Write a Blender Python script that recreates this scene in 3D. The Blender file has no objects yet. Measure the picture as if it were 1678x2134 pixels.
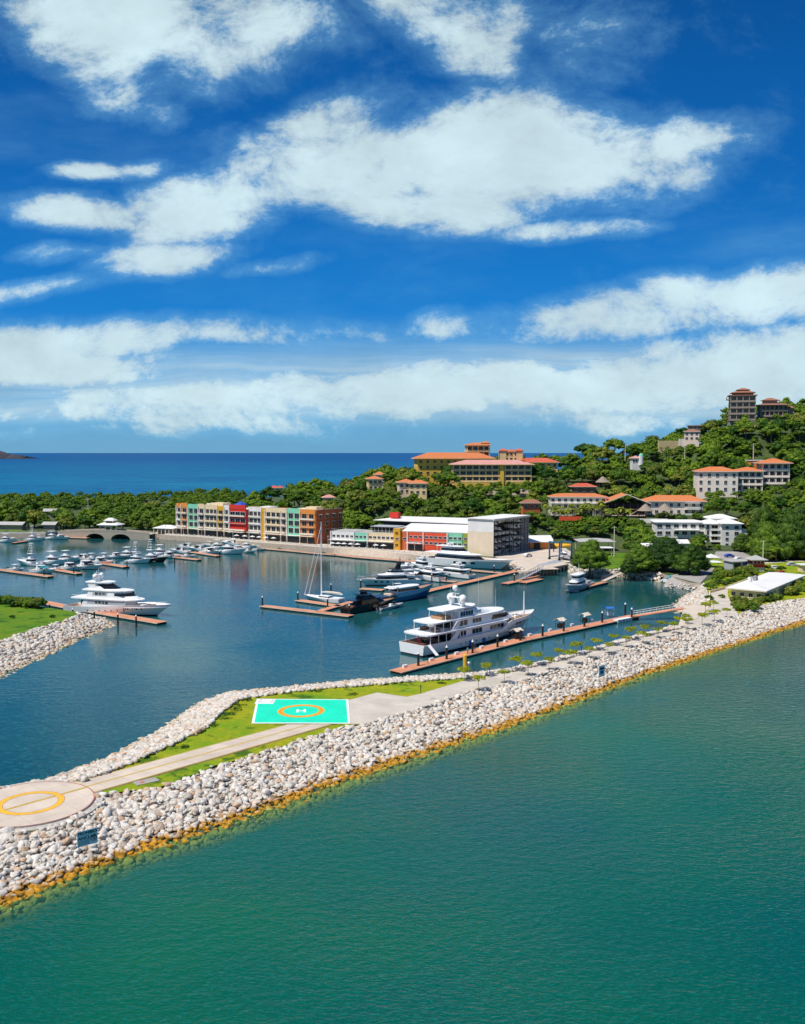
import bpy, math, random
import numpy as np
from mathutils import Vector, Matrix
R = math.radians
PI = math.pi
scene = bpy.context.scene
COL = scene.collection
random.seed(7)
rng = np.random.default_rng(7)

# ------------------------------------------------------------------ camera
H = 48.0                       # height of the drone above the water, metres
F = 1950.0                     # focal length in photograph pixels (1678 x 2134)
PITCH = math.atan(124.0 / F)
cam_data = bpy.data.cameras.new('camera')
cam = bpy.data.objects.new('camera', cam_data)
COL.objects.link(cam)
cam.location = (0, 0, H)
cam.rotation_euler = (R(90) - PITCH, 0, 0)
cam_data.sensor_fit = 'VERTICAL'
cam_data.sensor_height = 24.0
cam_data.lens = 24.0 * F / 2134.0
cam_data.clip_start = 1.0
cam_data.clip_end = 120000.0
scene.camera = cam

# ------------------------------------------------------------------ light
SUN_EL = R(60)
SUN_DIR = Vector((-0.84 * math.cos(SUN_EL), -0.54 * math.cos(SUN_EL), math.sin(SUN_EL))).normalized()
sun_data = bpy.data.lights.new('sun', 'SUN')
sun_data.energy = 4.9
sun_data.angle = R(0.5)
sun_data.color = (1.0, 0.95, 0.87)
sun = bpy.data.objects.new('sun', sun_data)
COL.objects.link(sun)
sun.rotation_euler = SUN_DIR.to_track_quat('Z', 'Y').to_euler()
vs = scene.view_settings
vs.view_transform = 'Standard'
vs.look = 'None'
vs.exposure = 0.0
vs.gamma = 1.0
scene.cycles.use_denoising = True
scene.cycles.max_bounces = 6
scene.cycles.transparent_max_bounces = 12
scene.cycles.sample_clamp_indirect = 6.0
scene.cycles.caustics_reflective = False
scene.cycles.caustics_refractive = False


def ray(px, py):
    u, v = (px - 839.0) / F, (1067.0 - py) / F
    c, s = math.cos(PITCH), math.sin(PITCH)
    return Vector((u, c + v * s, -s + v * c))


def at(px, py, z=0.0):
    """the point of height z that the photograph shows at px, py"""
    d = ray(px, py)
    t = (z - H) / d.z
    return Vector((d.x * t, d.y * t, z))


def atY(px, py, Y):
    d = ray(px, py)
    t = Y / d.y
    return Vector((d.x * t, Y, H + d.z * t))


# ------------------------------------------------------------------ node helpers
class NT:
    def __init__(self, tree):
        self.t = tree
        self.n = tree.nodes
        self.l = tree.links

    def node(self, kind, **kw):
        n = self.n.new(kind)
        for k, v in kw.items():
            setattr(n, k, v)
        return n

    def set(self, sock, v):
        if hasattr(v, 'is_linked') or hasattr(v, 'links'):
            self.l.new(v, sock)
        else:
            sock.default_value = v

    def math(self, op, a, b=None, c=None, clamp=False):
        n = self.node('ShaderNodeMath', operation=op)
        n.use_clamp = clamp
        self.set(n.inputs[0], a)
        if b is not None:
            self.set(n.inputs[1], b)
        if c is not None:
            self.set(n.inputs[2], c)
        return n.outputs[0]

    def vmath(self, op, a, b=None):
        n = self.node('ShaderNodeVectorMath', operation=op)
        self.set(n.inputs[0], a)
        if b is not None:
            self.set(n.inputs[1], b)
        return n.outputs['Value'] if op in ('LENGTH', 'DOT_PRODUCT', 'DISTANCE') else n.outputs[0]

    def mapping(self, v, loc=(0, 0, 0), rot=(0, 0, 0), sc=(1, 1, 1)):
        n = self.node('ShaderNodeMapping')
        self.set(n.inputs['Vector'], v)
        n.inputs['Location'].default_value = loc
        n.inputs['Rotation'].default_value = rot
        n.inputs['Scale'].default_value = sc
        return n.outputs[0]

    def noise(self, v, scale, detail=3.0, rough=0.5, out='Fac', distortion=0.0):
        n = self.node('ShaderNodeTexNoise')
        if v is not None:
            self.set(n.inputs['Vector'], v)
        n.inputs['Scale'].default_value = scale
        n.inputs['Detail'].default_value = detail
        n.inputs['Roughness'].default_value = rough
        n.inputs['Distortion'].default_value = distortion
        return n.outputs[out]

    def maprange(self, v, a, b, c=0.0, d=1.0, smooth=False):
        n = self.node('ShaderNodeMapRange')
        if smooth:
            n.interpolation_type = 'SMOOTHSTEP'
        self.set(n.inputs[0], v)
        for i, x in enumerate((a, b, c, d)):
            self.set(n.inputs[1 + i], x)
        return n.outputs[0]

    def mix(self, f, a, b, mode='MIX'):
        n = self.node('ShaderNodeMix', data_type='RGBA', blend_type=mode)
        self.set(n.inputs[0], f)
        for s, x in ((n.inputs[6], a), (n.inputs[7], b)):
            if isinstance(x, tuple):
                s.default_value = x if len(x) == 4 else x + (1,)
            else:
                self.l.new(x, s)
        return n.outputs[2]

    def ramp(self, f, stops):
        n = self.node('ShaderNodeValToRGB')
        self.l.new(f, n.inputs[0])
        e = n.color_ramp.elements
        while len(e) < len(stops):
            e.new(0.5)
        for i, (p, c) in enumerate(stops):
            e[i].position = p
            e[i].color = c if len(c) == 4 else tuple(c) + (1,)
        return n.outputs[0]


# ------------------------------------------------------------------ sky
world = bpy.data.worlds.new('World')
scene.world = world
world.use_nodes = True
W = NT(world.node_tree)
W.n.clear()
tc = W.node('ShaderNodeTexCoord').outputs['Generated']
sky = W.node('ShaderNodeTexSky', sky_type='NISHITA')
sky.sun_disc = False
sky.sun_elevation = SUN_EL
sky.sun_rotation = math.atan2(SUN_DIR.x, SUN_DIR.y)
sky.altitude = 0
sky.air_density = 1.0
sky.dust_density = 0.3
sky.ozone_density = 2.5
hs = W.node('ShaderNodeHueSaturation')
hs.inputs['Saturation'].default_value = 1.35
hs.inputs['Hue'].default_value = 0.5
W.l.new(sky.outputs[0], hs.inputs['Color'])
sep = W.node('ShaderNodeSeparateXYZ')
W.l.new(tc, sep.inputs[0])
az = W.math('ABSOLUTE', sep.outputs[2])
cv_ = W.node('ShaderNodeCombineXYZ')
W.l.new(sep.outputs[0], cv_.inputs[0]); W.l.new(sep.outputs[1], cv_.inputs[1]); W.l.new(az, cv_.inputs[2])
W.l.new(cv_.outputs[0], sky.inputs['Vector'])
ay = W.math('MAXIMUM', W.math('ABSOLUTE', sep.outputs[1]), 0.12)
uu = W.math('DIVIDE', sep.outputs[0], ay)
vv = W.math('DIVIDE', az, ay)
comb = W.node('ShaderNodeCombineXYZ')
W.l.new(uu, comb.inputs[0])
W.l.new(vv, comb.inputs[1])
P0 = comb.outputs[0]
# the air near the horizon is thinner for the low bands: wisps drawn out sideways
wn = W.noise(W.mapping(P0, sc=(3.0, 5.0, 1)), 1.0, 3, 0.55, out='Color')
warp = W.vmath('MULTIPLY', W.vmath('SUBTRACT', wn, (0.5, 0.5, 0.5)), (0.075, 0.05, 0.0))
PW = W.vmath('ADD', P0, warp)
CLOUDS = [  # px, py, rx, ry, tilt, weight
    (270, 40, 270, 120, 0, 1.2), (230, 150, 130, 90, -30, .9), (520, 50, 200, 75, 0, .8), (430, 130, 170, 60, 0, .5),
    (880, 10, 190, 75, -15, .9), (980, 90, 110, 70, -20, .8), (1040, 60, 60, 90, 0, .5), (1200, 110, 110, 70, 0, .25),
    (840, 345, 390, 108, 0, 1.3), (1120, 310, 290, 130, 0, 1.4), (1370, 295, 200, 55, 5, 1.0), (700, 255, 150, 62, 10, .9), (1300, 370, 170, 70, 10, .7),
    (900, 430, 220, 70, 0, 1.1), (430, 430, 200, 90, 15, 1.2), (350, 545, 150, 42, 5, .9), (160, 455, 180, 34, -5, .8),
    (170, 362, 80, 18, 0, .6), (280, 358, 70, 20, 5, .6), (1200, 482, 150, 24, 3, .7), (570, 565, 90, 14, 8, .5), (110, 535, 70, 18, 0, .5), (90, 605, 140, 18, 5, .5),
    (1260, 660, 330, 50, 5, 1.0), (1560, 625, 270, 65, 3, 1.1), (920, 680, 90, 34, 5, .8),
    (250, 705, 520, 40, 1, .95), (60, 760, 420, 44, 0, .95), (1000, 810, 660, 74, 1, 1.4), (1500, 775, 480, 100, 3, 1.5),
    (480, 815, 460, 34, 2, .9), (100, 855, 500, 34, 0, .7), (1200, 870, 620, 34, 0, .55), (500, 872, 420, 22, 0, .4), (200, 893, 240, 14, 0, .25),
]
acc = None
for (px, py, rx, ry, tilt, w) in CLOUDS:
    d = ray(px, py)
    cu, cv = d.x / d.y, d.z / d.y
    su, sv = F / rx, F / ry
    a = R(-tilt)
    dd = W.vmath('SUBTRACT', PW, (cu, cv, 0))
    m = W.mapping(dd, rot=(0, 0, a), sc=(1, 1, 1))
    m = W.vmath('MULTIPLY', m, (su, sv, 0))
    r2 = W.vmath('DOT_PRODUCT', m, m)
    g = W.math('MULTIPLY', W.math('SUBTRACT', 1.0, r2), w)
    acc = g if acc is None else W.math('SMOOTH_MAX', acc, g, 0.25)
acc = W.math('SUBTRACT', W.math('MAXIMUM', acc, -1.0), 0.08)
f1 = W.noise(W.mapping(PW, rot=(0, 0, R(-14)), sc=(7.0, 11.0, 1)), 1.0, 12, 0.70, distortion=0.15)
f2 = W.noise(W.mapping(PW, rot=(0, 0, R(-8)), sc=(2.2, 3.6, 1)), 1.0, 4, 0.5)
field = W.math('ADD', acc, W.math('MULTIPLY', W.math('SUBTRACT', f1, 0.5), 4.2))
field = W.math('ADD', field, W.math('MULTIPLY', W.math('SUBTRACT', f2, 0.5), 1.0))
core_ = W.maprange(field, -0.42, 0.95, 0, 0.93, smooth=True)
soft = W.maprange(field, -1.0, 0.8, 0, 0.40, smooth=True)
dens = W.math('MAXIMUM', core_, soft)
# the thin layered veil low over the sea
lay = W.noise(W.mapping(PW, rot=(0, 0, R(-2)), sc=(1.3, 26.0, 1)), 1.0, 7, 0.6)
band = W.math('MULTIPLY', W.maprange(vv, 0.012, 0.045, smooth=True), W.maprange(vv, 0.150, 0.085, smooth=True))
dens = W.math('MAXIMUM', dens, W.math('MULTIPLY', band, W.maprange(lay, 0.32, 0.62, 0.32, 0.76)))
# thin veil everywhere the fine noise is high
veil = W.maprange(W.noise(W.mapping(PW, rot=(0, 0, R(-20)), sc=(1.6, 5.0, 1)), 1.0, 8, 0.6), 0.47, 0.80, 0, 0.42, smooth=True)
dens = W.math('MAXIMUM', dens, veil)
shade = W.math('ADD', W.maprange(W.noise(W.mapping(PW, sc=(6.0, 9.0, 1)), 1.0, 9, 0.62), 0.3, 0.7, 0.66, 1.0), W.math('MULTIPLY', core_, 0.16))
cc = W.node('ShaderNodeCombineXYZ')
W.l.new(shade, cc.inputs[0]); W.l.new(shade, cc.inputs[1]); W.l.new(shade, cc.inputs[2])
CLOUD_B = 8.0
ccol = W.vmath('MULTIPLY', cc.outputs[0], (CLOUD_B * .72, CLOUD_B * .92, CLOUD_B * .98))
elev = W.maprange(vv, 0.0, 0.5, 0, 1)
air = W.ramp(elev, [(0.0, (0.155, 0.37, 0.63)), (0.10, (0.095, 0.32, 0.65)), (0.30, (0.006, 0.195, 0.61)), (0.62, (0.003, 0.120, 0.43)), (1.0, (0.002, 0.070, 0.27))])
air = W.vmath('MULTIPLY', air, (8.8, 8.8, 8.8))
blue = W.vmath('MULTIPLY', hs.outputs[0], (0.30, 0.85, 1.25))
blue = W.mix(0.85, blue, air)
thin = W.vmath('MULTIPLY', cc.outputs[0], (CLOUD_B * .30, CLOUD_B * .72, CLOUD_B * 1.05))
skyc = W.mix(dens, blue, W.mix(W.maprange(dens, 0.25, 0.7), thin, ccol))
bg = W.node('ShaderNodeBackground')
bg.inputs['Strength'].default_value = 0.112
W.l.new(skyc, bg.inputs['Color'])
wo = W.node('ShaderNodeOutputWorld')
W.l.new(bg.outputs[0], wo.inputs[0])

# ------------------------------------------------------------------ materials
MATS = {}


def mat(name, color, rough=0.7, var=0.12, vscale=1.5, bump=0.0, bscale=8.0, metal=0.0, spec=0.5, tint=False, detail=4.0):
    """a principled material whose colour wanders a little with a 3-D noise"""
    m = bpy.data.materials.new(name)
    m.use_nodes = True
    T = NT(m.node_tree)
    b = T.n['Principled BSDF']
    b.inputs['Roughness'].default_value = rough
    b.inputs['Metallic'].default_value = metal
    b.inputs['Specular IOR Level'].default_value = spec
    co = T.node('ShaderNodeTexCoord').outputs['Object']
    nz = T.noise(co, vscale, detail, 0.6)
    lo = tuple(max(0, c * (1 - var)) for c in color)
    hi = tuple(min(1, c * (1 + var)) for c in color)
    c = T.mix(T.maprange(nz, 0.3, 0.7), lo, hi)
    if tint:
        at_ = T.node('ShaderNodeAttribute', attribute_name='tint').outputs['Color']
        c = T.mix(1.0, c, at_, mode='MULTIPLY')
    T.l.new(c, b.inputs['Base Color'])
    if bump:
        bn = T.node('ShaderNodeBump')
        bn.inputs['Strength'].default_value = 1.0
        bn.inputs['Distance'].default_value = bump
        T.l.new(T.noise(co, bscale, 4, 0.6), bn.inputs['Height'])
        T.l.new(bn.outputs[0], b.inputs['Normal'])
    MATS[name] = m
    return m


class MB:
    """collects shapes; build() links them as ONE mesh object"""

    def __init__(self):
        self.v, self.f, self.m, self.mats = [], [], [], []

    def mi(self, name):
        if name not in self.mats:
            self.mats.append(name)
        return self.mats.index(name)

    def add(self, verts, faces, mt):
        o = len(self.v)
        i = self.mi(mt)
        self.v += [tuple(p) for p in verts]
        self.f += [tuple(o + k for k in f) for f in faces]
        self.m += [i] * len(faces)
        return self

    def box(self, c, s, mt, rot=0.0, tilt=None):
        x, y, z = s[0] / 2, s[1] / 2, s[2] / 2
        vs_ = [Vector((a * x, b * y, c_ * z)) for a in (-1, 1) for b in (-1, 1) for c_ in (-1, 1)]
        M = Matrix.Rotation(rot, 3, 'Z')
        if tilt:
            M = M @ Matrix.Rotation(tilt[0], 3, tilt[1])
        vs_ = [M @ p + Vector(c) for p in vs_]
        return self.add(vs_, [(0, 1, 3, 2), (4, 6, 7, 5), (0, 4, 5, 1), (2, 3, 7, 6), (0, 2, 6, 4), (1, 5, 7, 3)], mt)

    def prism(self, poly, z0, z1, mt, top=None, base=True):
        n = len(poly)
        a = sum(poly[i][0] * poly[(i + 1) % n][1] - poly[(i + 1) % n][0] * poly[i][1] for i in range(n))
        if a < 0:
            poly = list(reversed(poly))
        v = [(p[0], p[1], z0) for p in poly] + [(p[0], p[1], z1) for p in poly]
        side = [(i, (i + 1) % n, n + (i + 1) % n, n + i) for i in range(n)]
        self.add(v, side + ([tuple(reversed(range(n)))] if base else []), mt)
        self.add([(p[0], p[1], z1) for p in poly], [tuple(range(n))], top or mt)
        return self

    def loft(self, rings, mt, caps=True, closed=True):
        n = len(rings[0])
        v = [p for r in rings for p in r]
        f = []
        for i in range(len(rings) - 1):
            for j in range(n if closed else n - 1):
                k = (j + 1) % n
                f.append((i * n + j, i * n + k, (i + 1) * n + k, (i + 1) * n + j))
        if caps:
            f.append(tuple(reversed(range(n))))
            f.append(tuple((len(rings) - 1) * n + j for j in range(n)))
        return self.add(v, f, mt)

    def tube(self, p0, p1, r0, mt, r1=None, n=8, caps=True):
        p0, p1 = Vector(p0), Vector(p1)
        r1 = r0 if r1 is None else r1
        d = (p1 - p0)
        q = d.to_track_quat('Z', 'Y') if d.length > 1e-6 else None
        rings = []
        for p, r in ((p0, r0), (p1, r1)):
            rings.append([p + q @ Vector((math.cos(2 * PI * k / n) * r, math.sin(2 * PI * k / n) * r, 0)) for k in range(n)])
        return self.loft(rings, mt, caps)

    def ball(self, c, r, mt, n=10, m=6):
        rings = []
        rr = (r, r, r) if not hasattr(r, '__len__') else r
        for i in range(m + 1):
            a = -PI / 2 + PI * i / m
            a = max(-PI / 2 + 0.05, min(PI / 2 - 0.05, a))
            rings.append([(c[0] + rr[0] * math.cos(a) * math.cos(2 * PI * k / n), c[1] + rr[1] * math.cos(a) * math.sin(2 * PI * k / n), c[2] + rr[2] * math.sin(a)) for k in range(n)])
        return self.loft(rings, mt)

    def hip(self, x0, x1, y0, y1, z, h, mt, inset=None, eave=0.25, mt2=None):
        """hipped roof with a fascia"""
        w, d = x1 - x0, y1 - y0
        i = min(w, d) / 2 if inset is None else inset
        self.prism([(x0, y0), (x1, y0), (x1, y1), (x0, y1)], z, z + eave, mt2 or mt)
        z += eave
        e = 0.003
        b = [(x0, y0, z + e), (x1, y0, z + e), (x1, y1, z + e), (x0, y1, z + e)]
        if w >= d:
            r = [(x0 + i, (y0 + y1) / 2, z + h), (x1 - i, (y0 + y1) / 2, z + h)]
            f = [(0, 1, 5, 4), (1, 2, 5), (2, 3, 4, 5), (3, 0, 4)]
        else:
            r = [((x0 + x1) / 2, y0 + i, z + h), ((x0 + x1) / 2, y1 - i, z + h)]
            f = [(0, 1, 4), (1, 2, 5, 4), (2, 3, 5), (3, 0, 4, 5)]
        return self.add(b + r, f, mt)

    def gable(self, x0, x1, y0, y1, z, h, mt, axis='x', th=0.2):
        """two sloped roof slabs meeting at a ridge along axis"""
        if axis == 'x':
            ym = (y0 + y1) / 2
            prof = [(y0, z), (ym, z + h), (y1, z), (y1, z - th), (ym, z + h - th), (y0, z - th)]
            rings = [[(x, p[0], p[1]) for p in prof] for x in (x0, x1)]
        else:
            xm = (x0 + x1) / 2
            prof = [(x0, z), (xm, z + h), (x1, z), (x1, z - th), (xm, z + h - th), (x0, z - th)]
            rings = [[(p[0], y, p[1]) for p in prof] for y in (y0, y1)]
        return self.loft(rings, mt)

    def mesh(self, name, smooth=False):
        me = bpy.data.meshes.new(name)
        me.from_pydata(self.v, [], self.f)
        for k in self.mats:
            me.materials.append(MATS[k])
        me.polygons.foreach_set('material_index', self.m)
        if smooth:
            me.polygons.foreach_set('use_smooth', [True] * len(self.f))
        me.update()
        return me

    def build(self, name, parent=None, smooth=False, loc=None, rot=0.0):
        o = bpy.data.objects.new(name, self.mesh(name, smooth))
        COL.objects.link(o)
        if parent is not None:
            o.parent = parent
        if loc is not None:
            o.location = loc
        o.rotation_euler.z = rot
        return o


def tag(o, label, cat, group=None, kind=None):
    if label:
        o['label'] = label
    if cat:
        o['category'] = cat
    if group:
        o['group'] = group
    if kind:
        o['kind'] = kind
    return o


def thing(name, label, cat, loc=(0, 0, 0), rot=0.0, group=None):
    o = bpy.data.objects.new(name, None)
    o.empty_display_size = 0.5
    COL.objects.link(o)
    o.location = loc
    o.rotation_euler.z = rot
    return tag(o, label, cat, group)


KIDS = {}


def children_of(o):
    return list(o.children)


def dup(root, loc, rot=0.0, label=None, group=None, scale=1.0):
    r = root.copy()
    COL.objects.link(r)
    r.location = loc
    r.rotation_euler = (0, 0, rot)
    r.scale = (scale, scale, scale) if not hasattr(scale, '__len__') else scale
    if label:
        r['label'] = label
    if group:
        r['group'] = group
    for ch in list(root.children):
        c = ch.copy()
        COL.objects.link(c)
        c.parent = r
        for g in list(ch.children):
            d = g.copy()
            COL.objects.link(d)
            d.parent = c
    return r


def structure(mb, name, smooth=False):
    return tag(mb.build(name, smooth=smooth), None, None, kind='structure')


def strip(mb, pts, width, z, mt, closed=False):
    """flat ribbon along a polyline"""
    n = len(pts)
    L, Rr = [], []
    for i in range(n):
        a = Vector(pts[(i - 1) % n] if closed or i else pts[0])
        b = Vector(pts[(i + 1) % n] if closed or i < n - 1 else pts[-1])
        d = (b - a); d.z = 0; d.normalize()
        nrm = Vector((-d.y, d.x, 0)) * width / 2
        p = Vector(pts[i])
        L.append((p.x + nrm.x, p.y + nrm.y, z)); Rr.append((p.x - nrm.x, p.y - nrm.y, z))
    m = n if closed else n - 1
    return mb.add(L + Rr, [(n + i, n + (i + 1) % n, (i + 1) % n, i) for i in range(m)], mt)


def facing(p, q):
    """rotation about z that turns local +x from p towards q"""
    return math.atan2(q[1] - p[1], q[0] - p[0])


mat('white_paint', (0.84, 0.84, 0.83), 0.4, 0.03, 0.4)
mat('white_hull', (0.84, 0.84, 0.83), 0.35, 0.02, 0.3)
mat('dark_glass', (0.012, 0.015, 0.02), 0.05, 0.2, 0.5)
mat('window_glass', (0.018, 0.022, 0.028), 0.3, 0.5, 0.4)
mat('teal_glass', (0.05, 0.28, 0.32), 0.08, 0.2, 0.5)
mat('teak', (0.42, 0.24, 0.12), 0.6, 0.15, 2.0)
mat('deck_orange', (0.60, 0.25, 0.13), 0.7, 0.22, 0.35)
mat('deck_edge', (0.16, 0.11, 0.085), 0.8, 0.3, 1.0)
mat('black_float', (0.012, 0.012, 0.012), 0.6, 0.3, 1.0)
mat('pile_black', (0.02, 0.018, 0.016), 0.5, 0.3, 1.0)
mat('pile_rust', (0.14, 0.075, 0.045), 0.7, 0.3, 1.0)
mat('concrete', (0.54, 0.48, 0.40), 0.85, 0.16, 0.25, detail=6)
mat('concrete_pink', (0.60, 0.50, 0.40), 0.85, 0.16, 0.22, detail=8)
mat('concrete_grey', (0.36, 0.33, 0.30), 0.85, 0.18, 0.15, detail=6)
mat('quay_stone', (0.50, 0.40, 0.31), 0.85, 0.22, 1.2, bump=0.05, bscale=1.5)
mat('yellow_line', (0.52, 0.38, 0.10), 0.7, 0.16, 0.8)
mat('yellow_paint', (0.80, 0.45, 0.03), 0.6, 0.15, 0.6)
mat('red_line', (0.40, 0.14, 0.10), 0.7, 0.15, 0.8)
mat('pad_green', (0.004, 0.72, 0.44), 0.6, 0.13, 0.3, detail=9)
mat('orange_paint', (0.85, 0.30, 0.01), 0.6, 0.05, 0.8)
mat('black_paint', (0.02, 0.02, 0.022), 0.4, 0.2, 0.8)
mat('chrome', (0.6, 0.6, 0.62), 0.3, 0.05, 1.0, metal=0.9)
mat('grey_metal', (0.30, 0.31, 0.32), 0.5, 0.15, 1.0)
mat('sign_blue', (0.72, 0.82, 0.86), 0.5, 0.08, 1.0)
mat('sign_red', (0.55, 0.04, 0.05), 0.5, 0.1, 1.0)
mat('bark', (0.17, 0.12, 0.08), 0.9, 0.25, 3.0)
mat('bark_pale', (0.34, 0.28, 0.22), 0.9, 0.2, 3.0)
# ================================================================== water
def water_material(name, deep_a, deep_b, wave, dist, rough, shallow=False, big=0.012, refl=0.5, ior=1.33, spec_tint=(0.85, 0.95, 1.0)):
    m = bpy.data.materials.new(name)
    m.use_nodes = True
    T = NT(m.node_tree)
    b = T.n['Principled BSDF']
    out = T.n['Material Output']
    geo = T.node('ShaderNodeNewGeometry').outputs['Position']
    c = T.mix(T.maprange(T.noise(geo, big, 4, 0.55), 0.40, 0.60), deep_a, deep_b)
    b.inputs['Roughness'].default_value = rough
    b.inputs['IOR'].default_value = ior
    b.inputs['Specular IOR Level'].default_value = refl
    b.inputs['Specular Tint'].default_value = spec_tint + (1,)
    # three sets of wavelets: chop, swell and wind patches
    co = T.mapping(geo, rot=(0, 0, R(22)), sc=(1.0, 1.9, 1.0))
    n1 = T.noise(co, wave, 3, 0.6, distortion=0.4)
    n2 = T.noise(T.mapping(geo, rot=(0, 0, R(-25)), sc=(1.0, 1.6, 1.0)), wave * 0.37, 2, 0.5)
    patch = T.maprange(T.noise(geo, 0.02, 3, 0.5), 0.3, 0.7, 0.2, 1.3)
    h = T.math('ADD', n1, T.math('MULTIPLY', n2, 1.6))
    h = T.math('MULTIPLY', h, patch)
    bn = T.node('ShaderNodeBump')
    bn.inputs['Strength'].default_value = 1.0
    bn.inputs['Distance'].default_value = dist
    T.l.new(h, bn.inputs['Height'])
    T.l.new(bn.outputs[0], b.inputs['Normal'])
    # crests coloured lighter, painting in the sky highlights on the ripples
    c = T.mix(T.math('MULTIPLY', T.maprange(n1, 0.5, 0.70), 0.75), c, (deep_b[0] * 1.5, min(1, deep_b[1] * 1.8), min(1, deep_b[2] * 1.7)))
    if name == 'ocean_water':
        st_ = T.noise(T.mapping(geo, sc=(0.0016, 0.022, 1)), 1.0, 5, 0.6)
        c = T.mix(T.maprange(st_, 0.52, 0.72, 0, .55), c, (0.02, 0.21, 0.32))
        deep = T.node('ShaderNodeSeparateXYZ')
        T.l.new(geo, deep.inputs[0])
        c = T.mix(T.maprange(deep.outputs[1], 900.0, 6000.0), c, (0.001, 0.075, 0.22))
    T.l.new(c, b.inputs['Base Color'])
    if shallow:
        att = T.node('ShaderNodeAttribute', attribute_name='depth').outputs['Fac']
        wob = T.math('MULTIPLY', T.math('SUBTRACT', T.noise(geo, 0.5, 4, 0.6), 0.5), 0.5)
        fac = T.maprange(T.math('ADD', att, wob), 0.0, 1.0, 0.28, 1.0, smooth=True)
        tr = T.node('ShaderNodeBsdfTransparent')
        tr.inputs[0].default_value = (0.80, 0.97, 0.84, 1)
        mx = T.node('ShaderNodeMixShader')
        T.l.new(fac, mx.inputs[0])
        T.l.new(tr.outputs[0], mx.inputs[1])
        T.l.new(b.outputs[0], mx.inputs[2])
        T.l.new(mx.outputs[0], out.inputs[0])
    MATS[name] = m
    return m


water_material('sea_water', (0.0015, 0.100, 0.046), (0.001, 0.074, 0.064), 1.5, 0.12, 0.05, refl=0.5, spec_tint=(0.25, 0.80, 0.90))
water_material('shore_water', (0.0015, 0.100, 0.046), (0.001, 0.074, 0.064), 1.5, 0.12, 0.05, shallow=True, refl=0.5, spec_tint=(0.25, 0.80, 0.90))
water_material('basin_water', (0.006, 0.062, 0.076), (0.012, 0.080, 0.080), 0.8, 0.045, 0.06)
water_material('ocean_water', (0.001, 0.085, 0.215), (0.003, 0.135, 0.25), 0.05, 1.2, 0.35, big=0.004, refl=0.05, ior=1.08)

SEA_LINE = [(0, 1885), (250, 1785), (420, 1735), (720, 1625), (1080, 1505), (1360, 1400), (1678, 1297)]
sl = [at(x, y, 0) for x, y in SEA_LINE]
d0 = (sl[1] - sl[0]).normalized()
d1 = (sl[-1] - sl[-2]).normalized()
sea_pts = [sl[0] - d0 * 60] + sl + [sl[-1] + d1 * 120, sl[-1] + d1 * 400]
SEA_N = Vector((0.70, -0.71, 0))                 # seaward
# near-shore strip of water: clear at the rocks, deep 9 m out
mb = MB()
rows = [0 - 7, -2.0, 0.0, 1.2, 2.4, 4.0, 6.0, 9.0, 14.0]
V, Fc, dep = [], [], []
dens_pts = []
for i in range(len(sea_pts) - 1):
    k = max(2, int((sea_pts[i + 1] - sea_pts[i]).length / 4))
    dens_pts += [sea_pts[i].lerp(sea_pts[i + 1], t / k) for t in range(k)]
dens_pts.append(sea_pts[-1])
for p in dens_pts:
    far = max(0.0, (p.length - 130) / 100.0)      # the clear fringe is widest by the near end
    w_ = max(0.45, 1.0 - 0.4 * far)
    for r_ in rows:
        q = p + SEA_N * r_ * (w_ if 0 < r_ < 14 else 1)
        V.append((q.x, q.y, 0.0)); dep.append(min(1.0, max(0.0, (r_ - 0.5) / 6.0)))
nr = len(rows)
for i in range(len(dens_pts) - 1):
    for j in range(nr - 1):
        a = i * nr + j
        Fc.append((a, a + 1, a + nr + 1, a + nr))
me = bpy.data.meshes.new('shore_water')
me.from_pydata(V, [], Fc)
me.materials.append(MATS['shore_water'])
a_ = me.attributes.new('depth', 'FLOAT', 'POINT')
a_.data.foreach_set('value', dep)
o = bpy.data.objects.new('shore_water', me); COL.objects.link(o); tag(o, None, None, kind='structure')

# open sea: one sheet beyond the strip, round the near side of the camera
edge = [p + SEA_N * 14 for p in dens_pts]
poly = [(p.x, p.y) for p in edge] + [(3000, edge[-1].y), (3000, -600), (-900, -600), (-900, edge[0].y - 300), (edge[0].x - 60, edge[0].y - 60)]
mb = MB()
n = len(poly)
mb.add([(p[0], p[1], 0.0) for p in poly], [tuple(range(n))], 'sea_water')
structure(mb, 'sea_water')
mb = MB()
inner = [p - SEA_N * 7 for p in dens_pts]
poly = [(p.x, p.y) for p in inner] + [(420, 470), (-420, 640), (-420, 60)]
mb.add([(p[0], p[1], 0.0) for p in poly], [tuple(range(len(poly)))], 'basin_water')
structure(mb, 'marina_water')
mb = MB()
mb.add([(-60000, 690, -0.02), (60000, 690, -0.02), (60000, 90000, -0.02), (-60000, 90000, -0.02)], [(0, 1, 2, 3)], 'ocean_water')
structure(mb, 'ocean')
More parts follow.
